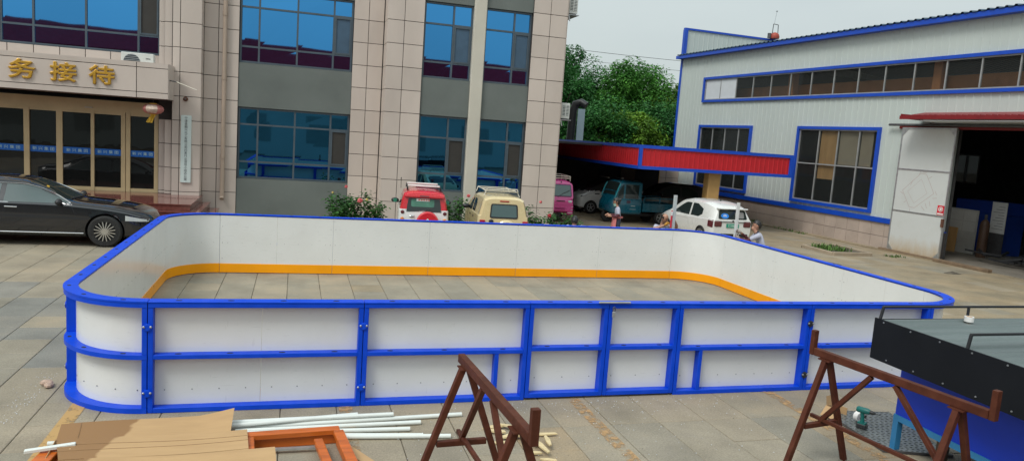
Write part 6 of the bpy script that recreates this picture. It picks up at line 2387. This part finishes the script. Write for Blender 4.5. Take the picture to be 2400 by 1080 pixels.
# dark car behind the tricycle
dk = thing('dark_car', 'dark hatchback car parked behind the teal load bed under the canopy', 'car', (0, 0, 0))
DB = Body([(-1.9, .34, .76, .66, .95, .62, 1.2, .02, .1), (-1.75, .26, .82, .70, .96, .66, 1.38, .03, .13), (-1.0, .24, .85, .74, .94, .68, 1.50, .03, .15), (-.2, .24, .85, .74, .92, .68, 1.52, .03, .15), (.3, .24, .85, .74, .91, .69, 1.42, .03, .14), (.95, .24, .85, .74, .9, .74, 1.04, .03, .08), (1.5, .24, .83, .72, .8, .7, .9, .03, .06), (1.95, .30, .6, .56, .62, .54, .7, .01, .04)], .2, .95)
DB.shell('body', P_DARK, dk, (1.2, -1.2), .34, .31)
wells(dk, (1.2, -1.2), .85, .34, .31)
for ax in (1.2, -1.2):
    for sg in (-1, 1):
        wheel(dk, ax, sg * .75, .31, .18, 8)
for sg in (-1, 1):
    DB.side('side_window', CGLASS, dk, -.35, .72, .98, lambda x: 1.38 - max(0, x) ** 1.2 * .5, sg)
    DB.side('side_window', CGLASS, dk, -1.2, -.45, .98, lambda x: 1.38 - max(0, -.8 - x) * .5, sg)
    mirror(dk, .62, sg * .80, 1.02, P_DARK, sg)
DB.top('windscreen', CGLASS, dk, .35, .92, lambda x: .58)
place(dk, (16.3, 30.5, 0), rad(175))
# ------------------------------------------------------------------ people
SKIN = PM('skin', (.42, .22, .145), .5, var=.10, scale=12)
SHIRT = PM('pale_lavender_work_shirt', (.42, .43, .52), .8, var=.08, scale=14, bump=.25, bscale=25)
NAVY = PM('navy_trousers', (.03, .035, .06), .8, var=.15, bump=.2, bscale=25)
APRON = PM('pink_apron_cloth', (.55, .17, .165), .75, var=.10, scale=7, bump=.2, bscale=18)
MAROON = PM('maroon_sleeve_guard', (.10, .018, .03), .7, var=.15)
HAIR = PM('black_hair', (.012, .010, .010), .45, var=.3, scale=60)
GLOVE = PM('orange_yellow_glove', (.48, .24, .035), .8, var=.2, scale=25)
GLOVEG = PM('greyish_glove', (.30, .25, .22), .8, var=.2, scale=25)
MASK = PM('pale_green_mask', (.34, .55, .48), .7)
SHOE = PM('dark_shoe', (.02, .02, .022), .6)
COLLAR = PM('dark_collar', (.02, .02, .035), .8)
EYE = PM('dark_eye', (.015, .012, .01), .3)
LIP = PM('lip', (.30, .12, .09), .5)


def skin_mesh(joints, edges, mats, matof, subdiv=2):
    """grow one continuous surface on a skeleton; joints: name->(pos, rx, ry)"""
    names = list(joints)
    idx = {n: i for i, n in enumerate(names)}
    me = bpy.data.meshes.new('sk')
    me.from_pydata([joints[n][0] for n in names], [(idx[a], idx[b]) for a, b in edges], [])
    o = bpy.data.objects.new('sk', me)
    COL.objects.link(o)
    md = o.modifiers.new('s', 'SKIN')
    md.use_smooth_shade = True
    md.branch_smoothing = .3
    ss = o.modifiers.new('d', 'SUBSURF')
    ss.levels = ss.render_levels = subdiv
    if not me.skin_vertices:
        bm = bmesh.new()
        bm.from_mesh(me)
        bm.verts.layers.skin.verify()
        bm.to_mesh(me)
        bm.free()
    for i, n in enumerate(names):
        me.skin_vertices[0].data[i].radius = joints[n][1:3]
        me.skin_vertices[0].data[i].use_root = (n == 'pelvis')
    bpy.context.view_layer.update()
    dg = bpy.context.evaluated_depsgraph_get()
    out = bpy.data.meshes.new_from_object(o.evaluated_get(dg))
    bpy.data.objects.remove(o)
    out.materials.clear()
    for mt in mats:
        out.materials.append(mt)
    seg = [(a, b, Vector(joints[a][0]), Vector(joints[b][0])) for a, b in edges]
    for p in out.polygons:
        c = p.center
        best, bd, bt = None, 9e9, 0
        for a, b, pa, pb in seg:
            ab = pb - pa
            t = max(0, min(1, (c - pa).dot(ab) / max(1e-9, ab.length_squared)))
            d = (c - (pa + ab * t)).length
            if d < bd:
                best, bd, bt = (a, b), d, t
        p.material_index = matof(best[0], best[1], bt, c)
        p.use_smooth = True
    return out


def hand_mesh(b, wrist, d, palm_n, curl=.5, s=1.0, m=0):
    """palm, four unequal curled fingers and a thumb; d = pointing direction, palm_n = palm side"""
    d, n = Vector(d).normalized(), Vector(palm_n).normalized()
    n = (n - d * n.dot(d)).normalized()
    side = d.cross(n)
    W_ = Vector(wrist)
    b.tube([W_ - d * .02, W_ + d * .02 * s, W_ + d * .06 * s, W_ + d * .085 * s], [.026 * s, .034 * s, .040 * s, .034 * s], 8, m)
    for k, (off, ln_) in enumerate(((-.030, .066), (-.010, .076), (.011, .072), (.031, .056))):
        p = W_ + d * .078 * s + side * off * s
        pts = [p]
        dr = d.copy()
        for j in range(3):
            dr = (dr * math.cos(curl) + n * math.sin(curl)).normalized()
            p = p + dr * ln_ * s * (.44, .32, .24)[j]
            pts.append(p)
        b.tube(pts, [.0105 * s, .0098 * s, .009 * s, .007 * s], 6, m)
    p = W_ + d * .03 * s - side * .034 * s
    q = p + (d * .6 - side * .7 + n * .5).normalized() * .036 * s
    r_ = q + (d * .8 + n * .7 + side * .1).normalized() * .032 * s
    b.tube([p, q, r_], [.012 * s, .0105 * s, .008 * s], 6, m)


def head(t, c, fwd, up, mats=(SKIN,), hair='short', mask=False, s=1.0):
    """head centred at c; returns nothing, adds skin surface parts as children"""
    f, u = Vector(fwd).normalized(), Vector(up).normalized()
    u = (u - f * u.dot(f)).normalized()
    l = u.cross(f)
    Mx = Matrix((f, l, u)).transposed().to_4x4()
    Mx.translation = Vector(c)

    def H(v):
        return Mx @ (Vector(v) * s)
    b = MB()
    n, k = 20, 14
    vs = []
    for i in range(k + 1):
        th = PI * i / k
        for j in range(n):
            ph = 2 * PI * j / n
            x, y, z = math.sin(th) * math.cos(ph), math.sin(th) * math.sin(ph), math.cos(th)
            px, py, pz = x * .098, y * .076, z * .118
            if z < 0:
                px = px * (1 + .18 * z) + .010 * -z * (1 if x > 0 else .3)
                py *= 1 + .30 * z
            if x > 0:
                px -= .012 * max(0, 1 - abs(z) * 2.2) * (1 if abs(y) > .25 else 0)
                if abs(y) < .22 and -.45 < z < .12:                      # nose
                    px += .024 * (1 - abs(y) / .22) * max(0, (.12 - z) / .45 if z > -.33 else (z + .45) / .12 * .9)
            vs.append(H((px, py, pz)))
    b.add(vs, [(i * n + j, (i + 1) * n + j, (i + 1) * n + (j + 1) % n, i * n + (j + 1) % n) for i in range(k) for j in range(n)])
    for sg in (-1, 1):
        e = MB().ell((0, 0, 0), (.020, .010, .032), 8, 6)
        b.add([H(Vector(v) + Vector((-.010, sg * .078, -.005))) for v in e.v], e.f)
    b.build('head', SKIN, t, smooth=True, local=True, angle=70)
    e = MB()
    for sg in (-1, 1):
        q = MB().ell((0, 0, 0), (.006, .013, .006), 8, 5)
        e.add([H(Vector(v) + Vector((.083, sg * .030, .010))) for v in q.v], q.f)
        q = MB().box(-.004, .004, -.018, .018, -.003, .004)
        e.add([H(Vector(v) + Vector((.090, sg * .031, .034))) for v in q.v], q.f)
    e.build('eyes_and_brows', EYE, t, local=True)
    if mask:
        mk_ = MB().grid(lambda a, c_: tuple(H((.094 * math.cos((a - .5) * 2.0) + .022 * (1 - abs(2 * a - 1)) + .004, .088 * math.sin((a - .5) * 2.0), -.020 - .085 * c_))), 8, 4)
        mk_.build('face_mask', MASK, t, smooth=True, local=True)
    else:
        q = MB().ell((0, 0, 0), (.006, .022, .006), 8, 4)
        MB().add([H(Vector(v) + Vector((.088, 0, -.062))) for v in q.v], q.f).build('mouth', LIP, t, local=True)
    hb = MB()
    vs = []
    for i in range(k + 1):
        th = PI * i / k
        for j in range(n):
            ph = 2 * PI * j / n
            x, y, z = math.sin(th) * math.cos(ph), math.sin(th) * math.sin(ph), math.cos(th)
            q = 1.10 + .03 * math.sin(5 * ph + 3 * th) * math.sin(th)
            vs.append((x, y, z, H((x * .098 * q - .006, y * .079 * q, z * .118 * q + .004))))
    fs = []
    for i in range(k):
        for j in range(n):
            q = (i * n + j, (i + 1) * n + j, (i + 1) * n + (j + 1) % n, i * n + (j + 1) % n)
            cx_ = sum(vs[a][0] for a in q) / 4
            cz_ = sum(vs[a][2] for a in q) / 4
            if hair == 'short':
                ok = cz_ > .52 or (cx_ < .35 and cz_ > .12 + .5 * cx_) or (cx_ < -.25 and cz_ > -.55)
            elif hair == 'bald':
                ok = (cx_ < .25 and -.35 < cz_ < .35 + .0) and not (cx_ > .0 and cz_ < -.1) or (cx_ < -.5 and cz_ < .6 and cz_ > -.5)
            else:
                ok = cz_ > .50 or (cx_ < .40 and cz_ > -.25) or (cx_ < -.1 and cz_ > -.75)
            if ok:
                fs.append(q)
    hb.add([v[3] for v in vs], fs)
    hb.build('hair', HAIR, t, smooth=True, local=True, angle=80)
    if hair == 'tied':
        q = MB().ell((0, 0, 0), (.045, .04, .04), 10, 7)
        MB().add([H(Vector(v) + Vector((-.115, 0, .02))) for v in q.v], q.f).build('hair_bun', HAIR, t, smooth=True, local=True)


def person(label, loc, J, headc, hf, hu, hair='short', mask=False, sleeves='short', hands=(), glove=None, rz=0, apron=None, s=1.0):
    """J: joint positions (local). Left/right names end in _l/_r"""
    t = thing('person', label, 'person', loc, rz)
    R = dict(pelvis=(.125, .105), belly=(.125, .10), chest=(.150, .105), neckb=(.062, .062), neck=(.052, .052), skull=(.06, .07),
             sh=(.068, .064), el=(.046, .046), wr=(.030, .028), hip=(.088, .092), kn=(.060, .062), an=(.040, .042), toe=(.038, .03))
    joints = {}
    for k, v in J.items():
        r = R[k.split('_')[0]]
        joints[k] = (tuple(v), r[0] * s, r[1] * s)
    E = [('pelvis', 'belly'), ('belly', 'chest'), ('chest', 'neckb'), ('neckb', 'neck'), ('neck', 'skull')]
    for q in ('l', 'r'):
        E += [('chest', 'sh_' + q), ('sh_' + q, 'el_' + q), ('el_' + q, 'wr_' + q), ('pelvis', 'hip_' + q), ('hip_' + q, 'kn_' + q), ('kn_' + q, 'an_' + q), ('an_' + q, 'toe_' + q)]
    mats = [SHIRT, SKIN, NAVY, SHOE, MAROON, COLLAR]

    def matof(a, b, tt, c):
        if a.startswith('hip') or b.startswith('hip') or (a == 'pelvis' and b == 'belly' and tt < .25):
            return 2
        if a.startswith('kn'):
            return 2
        if a.startswith('an'):
            return 3
        if a.startswith('sh'):
            return 0 if tt < .72 else (4 if sleeves == 'guard' else 1)
        if a.startswith('el'):
            return (4 if tt < .86 else 1) if sleeves == 'guard' else 1
        if a == 'neckb' or a == 'neck':
            return 1
        if a == 'chest' and b == 'neckb' and tt > .80:
            return 5
        return 0
    me = skin_mesh(joints, E, mats, matof)
    body = link('body', me, t)
    head(t, headc, hf, hu, hair=hair, mask=mask, s=1.0)
    for (w_, d_, n_, cu) in hands:
        b = MB()
        hand_mesh(b, w_, d_, n_, cu)
        b.build('hand', glove or SKIN, t, smooth=True, local=True, angle=80)
    return t


def std(h=1.63, lean=0.0):
    """standing figure facing +x, feet at origin"""
    k = h / 1.70
    V = lambda x, y, z: (x * k, y * k, z * k)
    return dict(pelvis=V(0, 0, .93), belly=V(.0 + lean * .15, 0, 1.08), chest=V(lean * .4, 0, 1.29), neckb=V(.0 + lean * .6, 0, 1.43), neck=V(.015 + lean * .7, 0, 1.49), skull=V(.03 + lean * .8, 0, 1.56),
                sh_l=V(lean * .45, .185, 1.37), sh_r=V(lean * .45, -.185, 1.37), el_l=V(.02, .23, 1.09), el_r=V(.02, -.23, 1.09), wr_l=V(.15, .18, .88), wr_r=V(.15, -.18, .88),
                hip_l=V(0, .10, .88), hip_r=V(0, -.10, .88), kn_l=V(.02, .11, .48), kn_r=V(.02, -.11, .48), an_l=V(-.01, .11, .09), an_r=V(-.01, -.11, .09), toe_l=V(.17, .13, .035), toe_r=V(.17, -.13, .035))


# woman with a mask, facing left (-X): local +x turned to 180 degrees
J = std(1.51, .10)
J['el_l'] = (.02, .22, 1.0)
J['wr_l'] = (.24, .12, .98)
J['el_r'] = (.04, -.22, 1.0)
J['wr_r'] = (.26, -.10, 1.0)
wmn = person('woman in pink apron and green face mask looking down by the teal tricycle', (9.36, 20.35, 0), J, (.085, 0, 1.41), (1, 0, -.42), (.2, 0, 1), 'tied', True, 'guard',
             [((.24, .12, .98), (1, -.25, .1), (0, 0, -1), .45), ((.26, -.10, 1.0), (1, .2, .15), (0, 0, -1), .5)], None, rad(162))


def apr(u, v):
    a = (u - .5) * 2.5
    z = .96 - .58 * v
    r = .158 + .045 * v + .012 * math.sin(9 * a + 2) * v
    return (.015 + r * math.cos(a), r * 1.08 * math.sin(a), z)


MB().grid(apr, 18, 8).build('apron', APRON, wmn, smooth=True, local=True)
MB().grid(lambda u, v: (.012 + .152 * math.cos((u - .5) * 6.28), .158 * math.sin((u - .5) * 6.28), 0.94 + .04 * v), 22, 2).build('apron_belt', APRON, wmn, smooth=True, local=True)

# bald man stooping, facing the camera-right, both gloved hands up on the grey post
J = std(1.68, .0)
dn = -.20
for k in list(J):
    x, y, z = J[k]
    if k.split('_')[0] in ('pelvis', 'belly', 'chest', 'neckb', 'neck', 'skull', 'sh', 'el', 'wr', 'hip'):
        f = max(0, (z - .8)) / .7
        J[k] = (x + .20 * f - .10, y, z + dn - .02 * f)
J['kn_l'] = (.16, .15, .46)
J['kn_r'] = (.16, -.15, .46)
J['el_l'] = (.34, .20, 1.11)
J['wr_l'] = (.37, -.02, 1.30)
J['el_r'] = (.22, -.32, 1.10)
J['wr_r'] = (.36, -.12, 1.22)
J['el_l'] = (.30, .30, 1.16)
J['wr_l'] = (.38, .10, 1.40)
bald = person('balding man in pale work shirt and yellow gloves holding the grey post', (8.93, 16.85, 0), J, (.20, -.03, 1.37), (1, .3, -.5), (.35, .0, 1), 'bald', False, 'short',
              [((.38, .10, 1.40), (.4, -.5, .8), (-.2, -1, .1), .8), ((.36, -.12, 1.22), (.5, .6, .7), (-.2, 1, .1), .8)], GLOVE, rad(-82))
gp = thing('steel_post', 'upright pale grey square post held by the balding man behind the rink', 'post', (9.0, 16.33, 0))
POSTG = PM('pale_grey_post', (.50, .54, .54), .4, .1, var=.05)
MB().box(-.04, .04, -.03, .03, 0, 1.985).build('square_tube', POSTG, gp, bevel=.006, local=True)
MB().box(-.031, .031, -.021, .021, 1.978, 1.988).build('tube_bore', STEELD, gp, local=True)
lv = thing('spirit_level', 'red and white spirit level pressed against the grey post', 'level', (8.925, 16.30, 1.18), 0)
MB().box(-.022, .022, -.012, .012, .0, .42).build('level_body', PM('level_red', (.60, .04, .06), .4), lv, bevel=.003, local=True)
MB().box(-.023, .023, -.014, .014, .30, .40).build('level_window', SGNW, lv, bevel=.002, local=True)

# young man right of the rink corner, facing left, arm stretched to a white post
J = std(1.68, .28)
dn = -.19
for k in list(J):
    x, y, z = J[k]
    if k.split('_')[0] in ('pelvis', 'belly', 'chest', 'neckb', 'neck', 'skull', 'sh', 'el', 'wr', 'hip'):
        f = max(0, (z - .8)) / .7
        J[k] = (x + .10 * f - .12, y, z + dn)
J['kn_l'] = (.14, .14, .45)
J['kn_r'] = (.14, -.14, .45)
J['el_l'] = (.34, .20, 1.00)
J['wr_l'] = (.52, .06, 1.04)
J['el_r'] = (.26, -.26, .98)
J['wr_r'] = (.50, .0, 1.18)
yng = person('young black haired man in pale work shirt steadying the white post', (11.06, 15.62, 0), J, (.13, 0, 1.385), (1, .05, -.05), (0, 0, 1), 'short', False, 'guard',
             [((.52, .06, 1.04), (1, -.1, .35), (-.1, -1, .2), .7), ((.50, .0, 1.18), (1, .1, .3), (0, 1, .2), .7)], GLOVEG, rad(150))
wp = thing('steel_post', 'upright white square post held by the young man at the rink corner', 'post', (10.56, 15.98, 0))
MB().box(-.035, .035, -.03, .03, 0, 1.90).build('square_tube', PM('white_post', (.66, .67, .66), .4, var=.04), wp, bevel=.006, local=True)
MB().box(-.027, .027, -.022, .022, 1.893, 1.903).build('tube_bore', STEELD, wp, local=True)

# crouching person with only black hair and white shoulders showing
J = dict(pelvis=(-.12, 0, .62), belly=(-.06, 0, .76), chest=(.02, 0, 1.0), neckb=(.05, 0, 1.13), neck=(.05, 0, 1.15), skull=(.06, 0, 1.21),
         sh_l=(.03, .17, 1.11), sh_r=(.03, -.17, 1.11), el_l=(.16, .24, .80), el_r=(.16, -.24, .80), wr_l=(.34, .14, .70), wr_r=(.34, -.14, .70),
         hip_l=(-.10, .11, .58), hip_r=(-.10, -.11, .58), kn_l=(.22, .17, .46), kn_r=(.22, -.17, .46), an_l=(.0, .14, .09), an_r=(.0, -.14, .09), toe_l=(.17, .16, .035), toe_r=(.17, -.16, .035))
person('crouching person with black hair and white shirt half hidden behind the rink back', (6.42, 16.42, 0), J, (.08, 0, 1.235), (1, 0, -.5), (.3, 0, 1), 'short', False, 'short',
       [((.34, .14, .70), (1, -.2, -.3), (0, -1, 0), .5), ((.34, -.14, .70), (1, .2, -.3), (0, 1, 0), .5)], None, rad(60))

# ------------------------------------------------------------------ the yard's other side, behind the camera, seen only in the mirror windows
opp = thing('opposite_workshop', 'low workshop with a dark red roof across the yard mirrored in the upper office windows', 'building', (2, -24, 0))
bx('wall', (-60, 60, -30, -20, 0, 5.2), CLAD, opp)
ORED = PM('dark_red_roof', (.27, .008, .014), .7, var=.2, spec=.03)
MB().prism([(-19.4, 5.2), (-19.4, 7.6), (-25, 10.2), (-31, 10.2), (-31, 5.2)], 'x', -61, 61).build('roof', ORED, opp)
b = MB()
for k in range(18):
    b.box(-56 + k * 6.4, -53 + k * 6.4, -20.02, -19.98, 1.2, 3.6)
b.build('window_band', FGLASS, opp)
